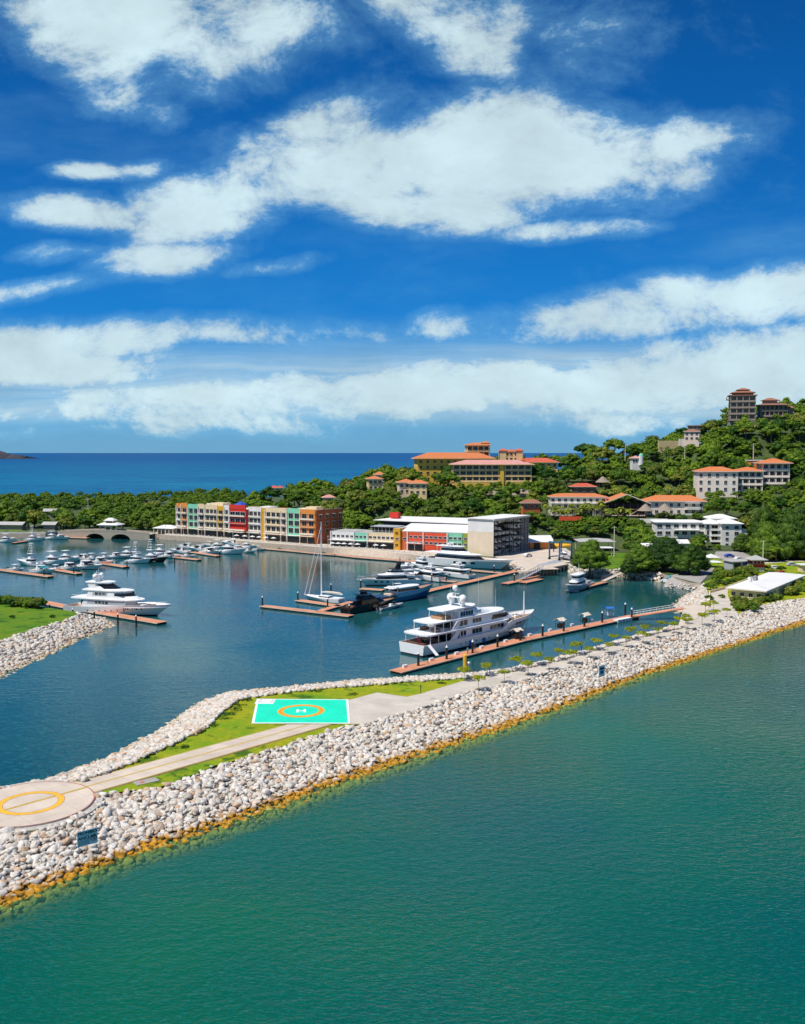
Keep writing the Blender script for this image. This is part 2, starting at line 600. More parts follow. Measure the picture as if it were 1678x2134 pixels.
# ================================================================== ground materials
def grass_material(name, a, b, c_):
    m = bpy.data.materials.new(name)
    m.use_nodes = True
    T = NT(m.node_tree)
    bs = T.n['Principled BSDF']
    bs.inputs['Roughness'].default_value = 0.9
    bs.inputs['Specular IOR Level'].default_value = 0.15
    geo = T.node('ShaderNodeNewGeometry').outputs['Position']
    n1 = T.maprange(T.noise(geo, 0.12, 5, 0.65), 0.36, 0.62)
    n2 = T.maprange(T.noise(geo, 0.9, 5, 0.7), 0.35, 0.7)
    c = T.mix(n1, a, b)
    c = T.mix(T.math('MULTIPLY', n2, 0.6), c, c_)
    patch = T.maprange(T.noise(T.mapping(geo, loc=(31, 9, 0)), 0.23, 4, 0.6), 0.54, 0.62, 0, 0.85)
    c = T.mix(patch, c, (0.03, 0.10, 0.008))
    T.l.new(c, bs.inputs['Base Color'])
    bn = T.node('ShaderNodeBump')
    bn.inputs['Distance'].default_value = 0.12
    T.l.new(T.noise(geo, 4.0, 5, 0.7), bn.inputs['Height'])
    T.l.new(bn.outputs[0], bs.inputs['Normal'])
    MATS[name] = m


grass_material('grass', (0.17, 0.31, 0.010), (0.40, 0.35, 0.012), (0.09, 0.22, 0.008))
grass_material('grass_deep', (0.09, 0.22, 0.012), (0.18, 0.25, 0.012), (0.05, 0.13, 0.010))
mat('soil', (0.13, 0.10, 0.06), 0.95, 0.3, 0.2)
mat('forest_floor', (0.055, 0.085, 0.02), 0.95, 0.4, 0.1)
mat('gravel', (0.46, 0.42, 0.37), 0.95, 0.25, 3.0, bump=0.05, bscale=6)
mat('sand', (0.44, 0.36, 0.27), 0.95, 0.15, 0.3)

# rubble: pale limestone, stained orange at the tide line and yellow green below it
m = bpy.data.materials.new('limestone')
m.use_nodes = True
T = NT(m.node_tree)
bs = T.n['Principled BSDF']
bs.inputs['Roughness'].default_value = 0.85
bs.inputs['Specular IOR Level'].default_value = 0.25
geo = T.node('ShaderNodeNewGeometry').outputs['Position']
tint = T.node('ShaderNodeAttribute', attribute_name='tint').outputs['Color']
nz = T.noise(geo, 1.6, 5, 0.65)
c = T.mix(T.maprange(nz, 0.32, 0.68), (0.50, 0.45, 0.38), (0.86, 0.82, 0.75))
c = T.mix(1.0, c, tint, mode='MULTIPLY')
zz = T.node('ShaderNodeSeparateXYZ')
T.l.new(geo, zz.inputs[0])
z = T.math('ADD', zz.outputs[2], T.math('MULTIPLY', T.math('SUBTRACT', T.noise(geo, 0.7, 4, 0.6), 0.5), 1.2))
org = T.mix(T.maprange(T.noise(geo, 1.3, 4, 0.6), 0.35, 0.65), (0.62, 0.30, 0.015), (0.24, 0.12, 0.015))
# the marina side only has a narrow brown line
sea_side = T.vmath('DOT_PRODUCT', geo, (0.70, -0.71, 0.0))
expo = T.maprange(sea_side, -124.0, -112.0, 0.30, 1.0)
c = T.mix(T.math('MULTIPLY', T.maprange(z, 0.60, 0.30, 0, 1), expo), c, org)
yel = T.mix(T.maprange(T.noise(geo, 1.1, 4, 0.6), 0.35, 0.65), (0.62, 0.50, 0.10), (0.32, 0.36, 0.13))
c = T.mix(T.maprange(z, 0.08, -0.15, 0, 1), c, yel)
T.l.new(c, bs.inputs['Base Color'])
bn = T.node('ShaderNodeBump')
bn.inputs['Distance'].default_value = 0.12
T.l.new(T.noise(geo, 3.0, 5, 0.7), bn.inputs['Height'])
T.l.new(bn.outputs[0], bs.inputs['Normal'])
MATS['limestone'] = m
mat('w_rust', (0.55, 0.13, 0.04), .8, .1)
mat('rubble_core', (0.20, 0.165, 0.13), 0.95, 0.3, 1.5)

TOPZ = 3.0
# ================================================================== breakwater
SEA_TOP = [(-260, 1790), (-60, 1745), (0, 1733), (70, 1731), (130, 1717), (180, 1694), (200, 1672), (205, 1655), (285, 1646), (325, 1643), (375, 1625), (450, 1595), (520, 1577), (623, 1544.5), (709, 1516),
           (759, 1509), (837.5, 1487), (980, 1441), (1080, 1419), (1188, 1386), (1268, 1361.5), (1349, 1337), (1410, 1321), (1489, 1297), (1540, 1280), (1587, 1262), (1631, 1253), (1678, 1247), (1800, 1215)]
IN_TOP = [(-260, 1660), (0, 1643), (70, 1634), (140, 1630), (250, 1593), (350, 1548), (418, 1515), (450.5, 1483), (493, 1453), (587, 1440), (730, 1426.5), (873, 1415.7), (963, 1410), (1016, 1403.5), (1070, 1395),
          (1139.5, 1379), (1204, 1363), (1257, 1347), (1316, 1330), (1375, 1315), (1418, 1306)]
IN_LINE = [(-300, 1670), (0, 1646), (100, 1624), (225, 1580), (338, 1520), (413, 1467.6), (475.5, 1442.5), (587, 1433.6), (730, 1419), (873, 1410), (980.5, 1403), (1064, 1393.6), (1139, 1377.5), (1188, 1364), (1249, 1348),
           (1308, 1329), (1362, 1316), (1405, 1303)]
st = [at(x, y, TOPZ) for x, y in SEA_TOP]
it = [at(x, y, TOPZ) for x, y in IN_TOP]
il = [at(x, y, 0) for x, y in IN_LINE]


def resample(pts, n):
    L = [0]
    for i in range(len(pts) - 1):
        L.append(L[-1] + (pts[i + 1] - pts[i]).length)
    out, j = [], 0
    for k in range(n):
        s = L[-1] * k / (n - 1)
        while j < len(pts) - 2 and L[j + 1] < s:
            j += 1
        t = (s - L[j]) / max(1e-6, L[j + 1] - L[j])
        out.append(pts[j].lerp(pts[j + 1], min(1, max(0, t))))
    return out


def slope_quads(top, bottom, n, zb=-3.0):
    """a bank between a top edge and a waterline, carried on under the water"""
    a = resample(top, n)
    b = resample(bottom, n)
    rows_ = []
    for p, q in zip(a, b):
        d = q - p
        k = (p.z - zb) / max(0.1, (p.z - q.z))
        rows_.append((p, q, p + d * k))
    return rows_


sea_line3 = [Vector((p.x, p.y, 0.0)) for p in sea_pts]
# seaward bank: match by projection along the line
tops, bots = [], []
ax = (sea_line3[-2] - sea_line3[0]).normalized()


def on_line(line, s, ax, o):
    for i in range(len(line) - 1):
        a, b = (line[i] - o).dot(ax), (line[i + 1] - o).dot(ax)
        if a <= s <= b:
            return line[i].lerp(line[i + 1], (s - a) / max(1e-6, b - a))
    return line[-1]


o0 = sea_line3[0]
st_r = resample(st, 160)
bank_rows = []
for p in st_r:
    s = (p - o0).dot(ax)
    q = on_line(sea_line3, max(0, s), ax, o0)
    d = q - p
    bank_rows.append((p, q, p + d * 1.9))
mb = MB()
V = [x for r_ in bank_rows for x in (r_[0], r_[2])]
Fq = [(2 * i, 2 * i + 1, 2 * i + 3, 2 * i + 2) for i in range(len(bank_rows) - 1)]
mb.add([(p.x, p.y, p.z - 0.25) for p in V], Fq, 'rubble_core')
in_rows = slope_quads(it, il, 140)
V = [x for r_ in in_rows for x in (r_[0], r_[2])]
Fq = [(2 * i + 2, 2 * i + 3, 2 * i + 1, 2 * i) for i in range(len(in_rows) - 1)]
mb.add([(p.x, p.y, p.z - 0.25) for p in V], Fq, 'rubble_core')
structure(mb, 'breakwater_bank')
# the land behind the bay where the breakwater roots
ROOT = [(1418, 1306), (1424, 1288), (1440, 1270), (1470, 1262), (1477, 1240), (1468, 1215), (1500, 1196), (1545, 1178), (1660, 1170), (1900, 1170), (1900, 1200)]
root = [at(x, y, TOPZ) for x, y in ROOT]
mb = MB()
poly = [(p.x, p.y) for p in st] + [(p.x, p.y) for p in reversed(root)] + [(p.x, p.y) for p in reversed(it)]
mb.add([(x, y, TOPZ) for x, y in poly], [tuple(range(len(poly)))], 'grass')
structure(mb, 'breakwater_lawn')


def sheet(name, pix, mt, dz, z=TOPZ, kind='structure'):
    mb = MB()
    P = [at(x, y, z) for x, y in pix]
    mb.prism([(p.x, p.y) for p in P], z - 0.2, z + dz, mt, base=False)
    return structure(mb, name) if kind else mb


# plaza and promenade
sheet('promenade_path', [(727, 1459.5), (785.7, 1443.6), (848, 1452.6), (877, 1446), (977, 1415.8), (1016, 1406), (1070, 1399), (1139.5, 1382), (1204, 1366), (1257, 1350), (1316, 1332.5), (1375, 1317),
                         (1418, 1308), (1440, 1297), (1474, 1275), (1481, 1254), (1479, 1234), (1517, 1225), (1517, 1242), (1525, 1257.5), (1536, 1276), (1540, 1281), (1489, 1298), (1410, 1322), (1349, 1338),
                         (1268, 1362.5), (1188, 1387), (1080, 1420), (980, 1442), (837.5, 1488), (759, 1509.5), (730, 1508.5)], 'concrete', 0.05)
# joints of the slabs in the promenade are cut lines: thin dark strips
mb = MB()
ctr = [at(x, y, TOPZ) for x, y in [(860, 1468), (1030, 1420), (1200, 1375), (1400, 1316)]]
for p in resample(ctr, 46):
    dn = Vector((0.72, -0.69, 0))
    a, b = p - dn * 2.6, p + dn * 2.6
    strip(mb, [a, b], 0.06, TOPZ + 0.054, 'concrete_grey')
structure(mb, 'path_joint')

# taxi strip between the pads: two concrete lanes with yellow lines
def lerp_pts(a, b, t):
    return a.lerp(b, t)


tu0, tu1 = at(150, 1632.5, TOPZ), at(598, 1510.3, TOPZ)
tl0, tl1 = at(190, 1654, TOPZ), at(691, 1510.3, TOPZ)
mb = MB()
mb.prism([(p.x, p.y) for p in (tl0, tl1, tu1, tu0)], TOPZ - 0.2, TOPZ + 0.06, 'concrete_pink', base=False)
structure(mb, 'taxi_path')
mb = MB()
tdir = (tu1 - tu0).normalized()
width = (tu0 - tl0)
for k, wd, mt_ in ((0.03, 0.22, 'yellow_line'), (0.5, 0.42, 'yellow_line'), (0.97, 0.22, 'yellow_line')):
    a, b = tl0.lerp(tu0, k), tl1.lerp(tu1, k)
    if k == 0.5:
        a = a - (b - a).normalized() * 0
    strip(mb, [a, b], wd, TOPZ + 0.066, mt_)
for t in np.linspace(0.06, 0.96, 12):
    strip(mb, [tl0.lerp(tl1, t), tu0.lerp(tu1, t)], 0.05, TOPZ + 0.064, 'concrete_grey')
strip(mb, [tl0 + Vector((0.15, -0.15, 0)), tl1 + Vector((0.15, -0.15, 0))], 0.14, TOPZ + 0.03, 'red_line')
structure(mb, 'taxi_path_marking')

# ------------------------------------------------------------------ green helipad
c4 = [at(524.5, 1508, TOPZ), at(730, 1508.7, TOPZ), at(726.5, 1458.5, TOPZ), at(535.4, 1457.3, TOPZ)]
cen = at(627.7, 1482.6, TOPZ)
ux = ((c4[1] - c4[0]) + (c4[2] - c4[3])).normalized()
rotz = math.atan2(ux.y, ux.x)
hp = thing('helipad', 'bright green square helipad with white border, orange ring and white H', 'helipad', (cen.x, cen.y, TOPZ), rotz)
inv = Matrix.Rotation(-rotz, 3, 'Z')
q = [inv @ (p - cen) for p in c4]
mb = MB()
mb.prism([(p.x, p.y) for p in q], -0.15, 0.10, 'white_paint')
mb.build('border', hp)
mb = MB()
qi = [Vector((p.x - math.copysign(0.42, p.x), p.y - math.copysign(0.36, p.y), 0)) for p in q]
mb.add([(p.x, p.y, 0.106) for p in qi], [(0, 1, 2, 3)], 'pad_green')
mb.build('pad_surface', hp)


def annulus(mb, r0, r1, z, mt, n=64):
    V = [(r * math.cos(2 * PI * k / n), r * math.sin(2 * PI * k / n), z) for r in (r1, r0) for k in range(n)]
    mb.add(V, [(k, (k + 1) % n, n + (k + 1) % n, n + k) for k in range(n)], mt)
    return mb


mat('lime_line', (0.42, 0.62, 0.10), 0.6, 0.05)
annulus(MB(), 3.18, 3.98, 0.118, 'orange_paint').build('ring', hp)
annulus(annulus(MB(), 3.98, 4.12, 0.118, 'lime_line'), 3.04, 3.18, 0.118, 'lime_line').build('ring_outline', hp)
mb = MB()
for bx, by, w_, h_ in ((-0.62, 0, 0.42, 2.0), (0.62, 0, 0.42, 2.0)):
    mb.add([(bx - w_ / 2, by - h_ / 2, 0.118), (bx + w_ / 2, by - h_ / 2, 0.118), (bx + w_ / 2, by + h_ / 2, 0.118), (bx - w_ / 2, by + h_ / 2, 0.118)], [(0, 1, 2, 3)], 'white_paint')
mb.add([(-0.41, -0.2, 0.118), (0.41, -0.2, 0.118), (0.41, 0.2, 0.118), (-0.41, 0.2, 0.118)], [(0, 1, 2, 3)], 'white_paint')
mb.build('letter_h', hp, rot=R(5.6))
tl = q[3]
mb = MB()
mb.add([(tl.x + 0.15, tl.y - 3.4, 0.112), (tl.x + 3.55, tl.y - 3.4, 0.112), (tl.x + 3.55, tl.y - 0.1, 0.112), (tl.x + 0.15, tl.y - 0.1, 0.112)], [(0, 1, 2, 3)], 'white_paint')
pn = mb.build('text_panel', hp)
mb = MB()
# two short rows of small grey stencilled letters, too small to read
mat('stencil_grey', (0.22, 0.24, 0.28), 0.6, 0.1)
for row, y0_ in ((0, -1.15), (1, -2.35)):
    for gx, gw in ((0.5, .62), (1.45, .34), (1.95, .34), (2.85, .55)) if row == 0 else ((0.45, .85), (1.75, .34), (2.6, .8)):
        k = max(1, int(gw / 0.2))
        for i in range(k):
            x0_ = tl.x + 0.1 + gx + i * 0.2
            for sx, sy, sw, sh in ((0, 0, .045, .62), (.10, 0, .045, .62), (0.0, .28, .14, .07)) if i % 2 else ((0, 0, .045, .62), (0.0, .56, .14, .06), (0, 0, .14, .06)):
                mb.add([(x0_ + sx, tl.y + y0_ + sy, .12), (x0_ + sx + sw, tl.y + y0_ + sy, .12), (x0_ + sx + sw, tl.y + y0_ + sy + sh, .12), (x0_ + sx, tl.y + y0_ + sy + sh, .12)], [(0, 1, 2, 3)], 'stencil_grey')
mb.build('lettering', pn)

mat('bar_yellow', (0.50, 0.33, 0.05), 0.7, 0.16, 0.8)
# ------------------------------------------------------------------ round pad
pc = at(64, 1676.5, TOPZ)
rp = thing('landing_pad', 'round pale concrete landing pad with yellow ring at the breakwater tip', 'helipad', (pc.x, pc.y, TOPZ), math.atan2(tdir.y, tdir.x))
mb = MB()
n = 72
PR = 7.85
mb.prism([(PR * math.cos(2 * PI * k / n), PR * math.sin(2 * PI * k / n)) for k in range(n)], -1.6, 0.22, 'gravel', top='concrete_pink')
mb.build('slab', rp)
annulus(MB(), PR - 0.16, PR + 0.01, 0.226, 'red_line').build('edge_line', rp)
annulus(MB(), 3.35, 4.08, 0.232, 'yellow_paint').build('ring', rp)
annulus(annulus(MB(), 4.08, 4.15, 0.232, 'red_line'), 3.29, 3.35, 0.232, 'red_line').build('ring_outline', rp)
mb = MB()
strip(mb, [Vector((-3.3, 0, 0)), Vector((PR, 0, 0))], 0.50, 0.228, 'bar_yellow')
mb.build('centre_line', rp)
mb = MB()
for k in (-6, -3, 3, 6):
    w_ = math.sqrt(PR * PR - k * k) - .2
    strip(mb, [Vector((k, -w_, 0)), Vector((k, w_, 0))], 0.04, 0.2245, 'concrete_grey')
    strip(mb, [Vector((-w_, k, 0)), Vector((w_, k, 0))], 0.04, 0.2245, 'concrete_grey')
mb.build('joint', rp)

mb = MB()
mb.prism([(pc.x + 8.9 * math.cos(2 * PI * k / 48), pc.y + 8.9 * math.sin(2 * PI * k / 48)) for k in range(48)], TOPZ - 1.2, TOPZ - 0.02 + 0.05, 'gravel', base=False)
structure(mb, 'gravel_ground')
# small painted plates in the lawn beside the taxi strip
gp = at(305, 1629, TOPZ)
mb = MB()
mb.box((0, 0, .04), (3.2, 1.6, .08), 'concrete_grey')
o = mb.build('ground_plate', None, loc=(gp.x, gp.y, TOPZ), rot=R(38))
tag(o, 'dark rectangular plate with red mark lying in the grass strip', 'ground plate')
mb = MB(); mb.box((-.6, -.1, .085), (.6, .5, .02), 'w_rust'); mb.build('rust_patch', o)

# ================================================================== boulders
def rock_mesh(seed, sub=2):
    r_ = random.Random(seed)
    import bmesh
    bm = bmesh.new()
    bmesh.ops.create_icosphere(bm, subdivisions=sub, radius=1.0)
    # cut by random planes: an angular quarry stone
    planes = []
    for _ in range(8):
        nrm = Vector((r_.gauss(0, 1), r_.gauss(0, 1), r_.gauss(0, 1))).normalized()
        planes.append((nrm, r_.uniform(0.42, 0.82)))
    for v in bm.verts:
        for nrm, d in planes:
            k = v.co.dot(nrm)
            if k > d:
                v.co -= nrm * (k - d)
        v.co *= r_.uniform(0.97, 1.03)
        v.co.x *= 1.2
        v.co.z *= 0.85
    vs_ = [tuple(v.co) for v in bm.verts]
    fs = [tuple(v.index for v in f.verts) for f in bm.faces]
    bm.free()
    return np.array(vs_, dtype=np.float32), np.array(fs, dtype=np.int32)


ROCKS = [rock_mesh(100 + i) for i in range(12)]
ROCKS_LO = [rock_mesh(200 + i, 1) for i in range(8)]


def rock_tint(r_):
    k = r_.random()
    if k < 0.62:
        a = r_.uniform(0.86, 1.0); return (a, a * r_.uniform(.98, 1.0), a * r_.uniform(.95, 1.0))
    if k < 0.80:
        a = r_.uniform(0.8, 1.0); return (a, a * 0.90, a * 0.82)
    if k < 0.92:
        a = r_.uniform(0.6, 0.85); return (a, a * .95, a * .9)
    a = r_.uniform(0.65, .95); return (a, a * .74, a * .55)


def euler_mats(n, r_):
    out = np.empty((n, 3, 3), dtype=np.float32)
    for i in range(n):
        M = Matrix.Rotation(r_.uniform(0, 2 * PI), 3, 'Z') @ Matrix.Rotation(r_.uniform(-.5, .5), 3, 'X') @ Matrix.Rotation(r_.uniform(-.5, .5), 3, 'Y')
        out[i] = np.array(M)
    return out


def merged(name, protos, items, material, label, cat, smooth=False):
    """items: (proto index, location, scale, 3x3 rotation, tint) -> one mesh"""
    Vs, Fs, Ts, off = [], [], [], 0
    for (pi_, loc, s, M, tn) in items:
        v, f = protos[pi_]
        w = (v * np.array(s, dtype=np.float32)) @ M.T + np.array(loc, dtype=np.float32)
        Vs.append(w); Fs.append(f + off)
        Ts.append(np.tile(np.array(tn + (1,), dtype=np.float32), (len(v), 1)))
        off += len(v)
    V = np.concatenate(Vs); Fa = np.concatenate(Fs); Tn = np.concatenate(Ts)
    me = np_mesh(name, V, Fa, Tn)
    me.materials.append(MATS[material])
    o = bpy.data.objects.new(name, me)
    COL.objects.link(o)
    return tag(o, label, cat, kind='stuff')


def np_mesh(name, V, Fa, Tn=None):
    me = bpy.data.meshes.new(name)
    k = Fa.shape[1]
    me.vertices.add(len(V)); me.vertices.foreach_set('co', V.astype(np.float32).ravel())
    me.loops.add(Fa.size); me.loops.foreach_set('vertex_index', Fa.astype(np.int32).ravel())
    me.polygons.add(len(Fa)); me.polygons.foreach_set('loop_start', np.arange(0, Fa.size, k, dtype=np.int32))
    if Tn is not None:
        a = me.color_attributes.new('tint', 'FLOAT_COLOR', 'POINT')
        a.data.foreach_set('color', Tn.astype(np.float32).ravel())
    me.update()
    me.validate()
    return me


def bank_rocks(rows_, size, dens, r_, lo=-0.35, hi=1.02, skip=None, lift=0.05):
    """rocks strewn over a bank given as (top, waterline, foot) rows; returns items sorted later"""
    out = []
    for i in range(len(rows_) - 1):
        a, b = rows_[i], rows_[i + 1]
        area = ((b[0] - a[0]).length + (b[2] - a[2]).length) / 2 * (a[0] - a[1]).length * (hi - lo)
        cnt = area * dens / (size * size)
        cnt = int(cnt) + (r_.random() < cnt - int(cnt))
        for _ in range(cnt):
            t, s = r_.random(), r_.uniform(lo, hi)
            top = a[0].lerp(b[0], t); wl = a[1].lerp(b[1], t)
            p = wl + (top - wl) * s
            p.z = p.z - 0.18 + r_.uniform(-.05, .25) * size
            if skip and skip(p):
                continue
            k = size * (0.45 + 0.75 * r_.random() ** 1.6) * (1.35 if r_.random() < .10 else 1)
            out.append((p, k))
    return out


r_ = random.Random(5)
near_pad = lambda p: (Vector((p.x - pc.x, p.y - pc.y))).length < PR + 0.1
sea_rocks = bank_rocks(bank_rows, 0.56, 1.45, r_, lo=-0.75, skip=near_pad)
in_rocks = bank_rocks(in_rows, 0.52, 1.15, r_, lo=-0.4, hi=1.15, skip=near_pad)
# the crest rows stand up a little above the lawn on the marina side
allr = [(p, k, 's') for p, k in sea_rocks] + [(p, k, 'i') for p, k in in_rocks]
camv = Vector((0, 0, H))


def in_frame(p, m=30):
    d = p - camv
    c, s = math.cos(PITCH), math.sin(PITCH)
    dep_ = d.y * c - d.z * s
    if dep_ <= 1:
        return False
    x = 839 + F * d.x / dep_
    y = 1067 - F * (d.y * s + d.z * c) / dep_
    return -m < x < 1678 + m and -m < y < 2134 + m


allr = [a for a in allr if in_frame(a[0])]
seen = [a for a in allr if a[0].z > 0.05 and a[2] == 's']
seen.sort(key=lambda a: -a[1] / (a[0] - camv).length)
indiv = set(id(a[0]) for a in seen[:296])
PROTO_OBJ = []
for i in range(24):
    v, f = ROCKS[i % 12]
    tn = rock_tint(r_)
    me = np_mesh('boulder', v, f, np.tile(np.array(tn + (1,), dtype=np.float32), (len(v), 1)))
    me.materials.append(MATS['limestone'])
    me['tone'] = 'white' if tn[2] > .8 and tn[0] > .85 else 'pinkish' if tn[0] - tn[2] > .12 else 'grey'
    PROTO_OBJ.append(me)
items = []
for (p, k, side) in allr:
    s = (k * r_.uniform(.85, 1.25), k * r_.uniform(.8, 1.1), k * r_.uniform(.7, .95))
    if id(p) in indiv:
        me = PROTO_OBJ[r_.randrange(24)]
        o = bpy.data.objects.new('boulder', me)
        COL.objects.link(o)
        o.location = p
        o.rotation_euler = (r_.uniform(-.5, .5), r_.uniform(-.5, .5), r_.uniform(0, 2 * PI))
        o.scale = s
        px_ = 839 + F * p.x / p.y
        tn = me['tone']
        wh = ('at the left edge, below the round pad' if px_ < 90 else 'straight below the round pad' if px_ < 155 else 'beside the no-anchoring sign' if px_ < 225 else 'just right of the no-anchoring sign' if px_ < 300
              else 'below the dark plate in the grass' if px_ < 400 else 'below the middle of the taxi strip' if px_ < 540 else 'below the green helipad' if px_ < 740 else 'below the plaza')
        hg = 'orange stained' if p.z < .5 else 'low' if p.z < 1.1 else 'mid slope' if p.z < 2.1 else 'crest'
        tag(o, f'{"large" if k > .62 else "smaller"} {tn} {hg} boulder {wh}', 'boulder', 'boulders of the seaward rock bank')
    else:
        hi_ = (p - camv).length < 190
        items.append((r_.randrange(12 if hi_ else 8), p, s, euler_mats(1, r_)[0], rock_tint(r_), hi_))
merged('riprap', ROCKS, [i[:5] for i in items if i[5]], 'limestone', 'pale limestone rubble covering the near part of the breakwater banks', 'riprap')
merged('riprap', ROCKS_LO, [i[:5] for i in items if not i[5]], 'limestone', 'pale limestone rubble covering the far part of the breakwater banks', 'riprap')
print('rocks', len(allr), len(items))
# ================================================================== boats
mat('hull_black', (0.012, 0.012, 0.014), 0.15, 0.2, 0.3)
mat('hull_navy', (0.03, 0.13, 0.26), 0.15, 0.1, 0.3)
mat('hull_grey_blue', (0.36, 0.48, 0.60), 0.25, 0.06, 0.3)
mat('hull_grey', (0.42, 0.44, 0.46), 0.3, 0.1, 0.5)
mat('hull_steel', (0.36, 0.43, 0.48), 0.3, 0.1, 0.5)
mat('hull_turquoise', (0.05, 0.50, 0.62), 0.3, 0.1, 0.5)
mat('boot_dark', (0.02, 0.025, 0.035), 0.4, 0.2, 0.5)
mat('canvas_blue', (0.02, 0.14, 0.50), 0.7, 0.1, 0.8)
mat('canvas_cream', (0.70, 0.60, 0.46), 0.8, 0.1, 0.8)
mat('cushion_brown', (0.16, 0.08, 0.05), 0.7, 0.2, 1.0)
mat('flag_red', (0.60, 0.03, 0.04), 0.7, 0.1, 2.0)


class Hull:
    def __init__(self, L, B, sheer, overhang=0.12, fine=0.55, aft=0.86, draft=0.9):
        self.L, self.B, self.sh, self.ov, self.fine, self.aft, self.draft = L, B, sheer, overhang, fine, aft, draft

    def sheer(self, s):
        p = self.sh
        for i in range(len(p) - 1):
            if p[i][0] <= s <= p[i + 1][0]:
                t = (s - p[i][0]) / (p[i + 1][0] - p[i][0])
                return p[i][1] + (p[i + 1][1] - p[i][1]) * t
        return p[-1][1]

    def x(self, s, t):
        return self.L * s * (1 - self.ov * (1 - t))

    def hb(self, s, t):
        s0 = self.fine - 0.22 * (1 - t)
        w = 1.0
        if s > s0:
            k = (s - s0) / (1 - s0)
            w = max(0.0, 1 - k ** (2.1 + 0.9 * t))
        if s < 0.25:
            w *= self.aft + (1 - self.aft) * (s / 0.25) ** 0.7
        return self.B / 2 * w * (0.90 + 0.10 * t)

    def add(self, mb, mt, low='boot_dark', wl=0.25, ns=26, bul=0.9, deck='teak', stripe=None):
        S = [i / (ns - 1) for i in range(ns)]
        up, lo = [], []
        for s in S:
            zs = self.sheer(s)
            ring = []
            for sgn in (-1, 1):
                pts = []
                for t in (1.0, 0.66, 0.33, 0.0):
                    z = wl + (zs - wl) * t
                    pts.append((self.x(s, t), sgn * self.hb(s, t), z))
                ring.append(pts)
            up.append(ring)
            b = self.hb(s, 0) * 0.82
            lo.append([(self.x(s, 0), -self.hb(s, 0), wl), (self.x(s, 0) * .985, -b, -0.35), (self.x(s, 0) * .96, 0, -self.draft), (self.x(s, 0) * .985, b, -0.35), (self.x(s, 0), self.hb(s, 0), wl)])
        mb.loft([r_[0] for r_ in up], mt, caps=False, closed=False)
        mb.loft([list(reversed(r_[1])) for r_ in up], mt, caps=False, closed=False)
        mb.loft(lo, low, caps=False, closed=False)
        # transom
        r0 = up[0]
        tr = r0[0] + list(reversed(r0[1]))
        mb.add(tr, [tuple(range(len(tr)))], mt)
        mb.add(lo[0], [(4, 3, 2, 1, 0)], low)
        # deck below the bulwark, with an inner bulwark face
        ins = []
        for s in S:
            z, w = self.sheer(s), self.hb(s, 1)
            xi = self.x(s, 1) - (0.18 if s > .97 else 0) + (0.15 if s == 0 else 0)
            wi = max(0.0, w - 0.16)
            ins.append([(self.x(s, 1), -w, z), (xi, -wi, z + 0.01), (xi, -wi, z - bul), (xi, wi, z - bul), (xi, wi, z + 0.01), (self.x(s, 1), w, z)])
        for a, b, mt_ in ((0, 2, mt), (1, 3, mt), (2, 4, deck), (3, 5, mt), (4, 6, mt)):
            mb.loft([r_[a:b] for r_ in ins], mt_, caps=False, closed=False)
        e = ins[0]
        mb.add([e[0], e[1], e[4], e[5]], [(0, 1, 2, 3)], mt)
        mb.add([e[1], e[2], e[3], e[4]], [(0, 1, 2, 3)], mt)
        return mb


def plan(x0, x1, w, nose, aft_r=0.0):
    h = w / 2
    pts = []
    if aft_r:
        pts += [(x0, -h + aft_r), (x0 + aft_r * .3, -h + aft_r * .3), (x0 + aft_r, -h)]
    else:
        pts += [(x0, -h)]
    if nose:
        pts += [(x1 - nose, -h), (x1 - nose * .55, -h * .86), (x1 - nose * .2, -h * .58), (x1, -h * .2)]
        pts += [(x1, h * .2), (x1 - nose * .2, h * .58), (x1 - nose * .55, h * .86), (x1 - nose, h)]
    else:
        pts += [(x1, -h), (x1, h)]
    if aft_r:
        pts += [(x0 + aft_r, h), (x0 + aft_r * .3, h - aft_r * .3), (x0, h - aft_r)]
    else:
        pts += [(x0, h)]
    return pts


class Tier:
    """one deck house: walls lean in a little, the front is raked"""

    def __init__(self, x0, x1, w, z0, z1, rf=1.0, ra=0.0, nose=2.0, lean=0.05):
        self.__dict__.update(locals())

    def ring(self, f, off=0.0):
        z = self.z0 + (self.z1 - self.z0) * f
        w = self.w * (1 - self.lean * f) + 2 * off
        return [(x, y, z) for x, y in plan(self.x0 + self.ra * f - off, self.x1 - self.rf * f + off, w, self.nose)]

    def add(self, mb, mt='white_paint', band=None, glass='dark_glass'):
        if band is None:
            return mb.loft([self.ring(0), self.ring(1)], mt)
        a, b = band
        mb.loft([self.ring(0), self.ring(a)], mt)
        mb.loft([self.ring(a, -0.05), self.ring(b, -0.05)], glass)
        return mb.loft([self.ring(b), self.ring(1)], mt)

    def side(self, x, f, sgn, off=0.02):
        return (x, sgn * (self.w / 2 * (1 - self.lean * f) + off), self.z0 + (self.z1 - self.z0) * f)

    def window(self, parent, xa, xb, fa, fb, slant=0.0, mt='dark_glass', both=True, name='window'):
        for sgn in ((-1, 1) if both else (-1,)):
            mb = MB()
            q = [self.side(xa, fa, sgn), self.side(xb, fa, sgn), self.side(xb + slant, fb, sgn), self.side(xa + slant, fb, sgn)]
            p = [(v[0], v[1] - sgn * 0.06, v[2]) for v in q]
            mb.loft([p, q], mt)
            mb.build(name, parent)


def slab(mb, x0, x1, w, z, th=0.22, nose=2.0, aft=1.2, mt='white_paint'):
    return mb.prism(plan(x0, x1, w, nose, aft), z, z + th, mt)


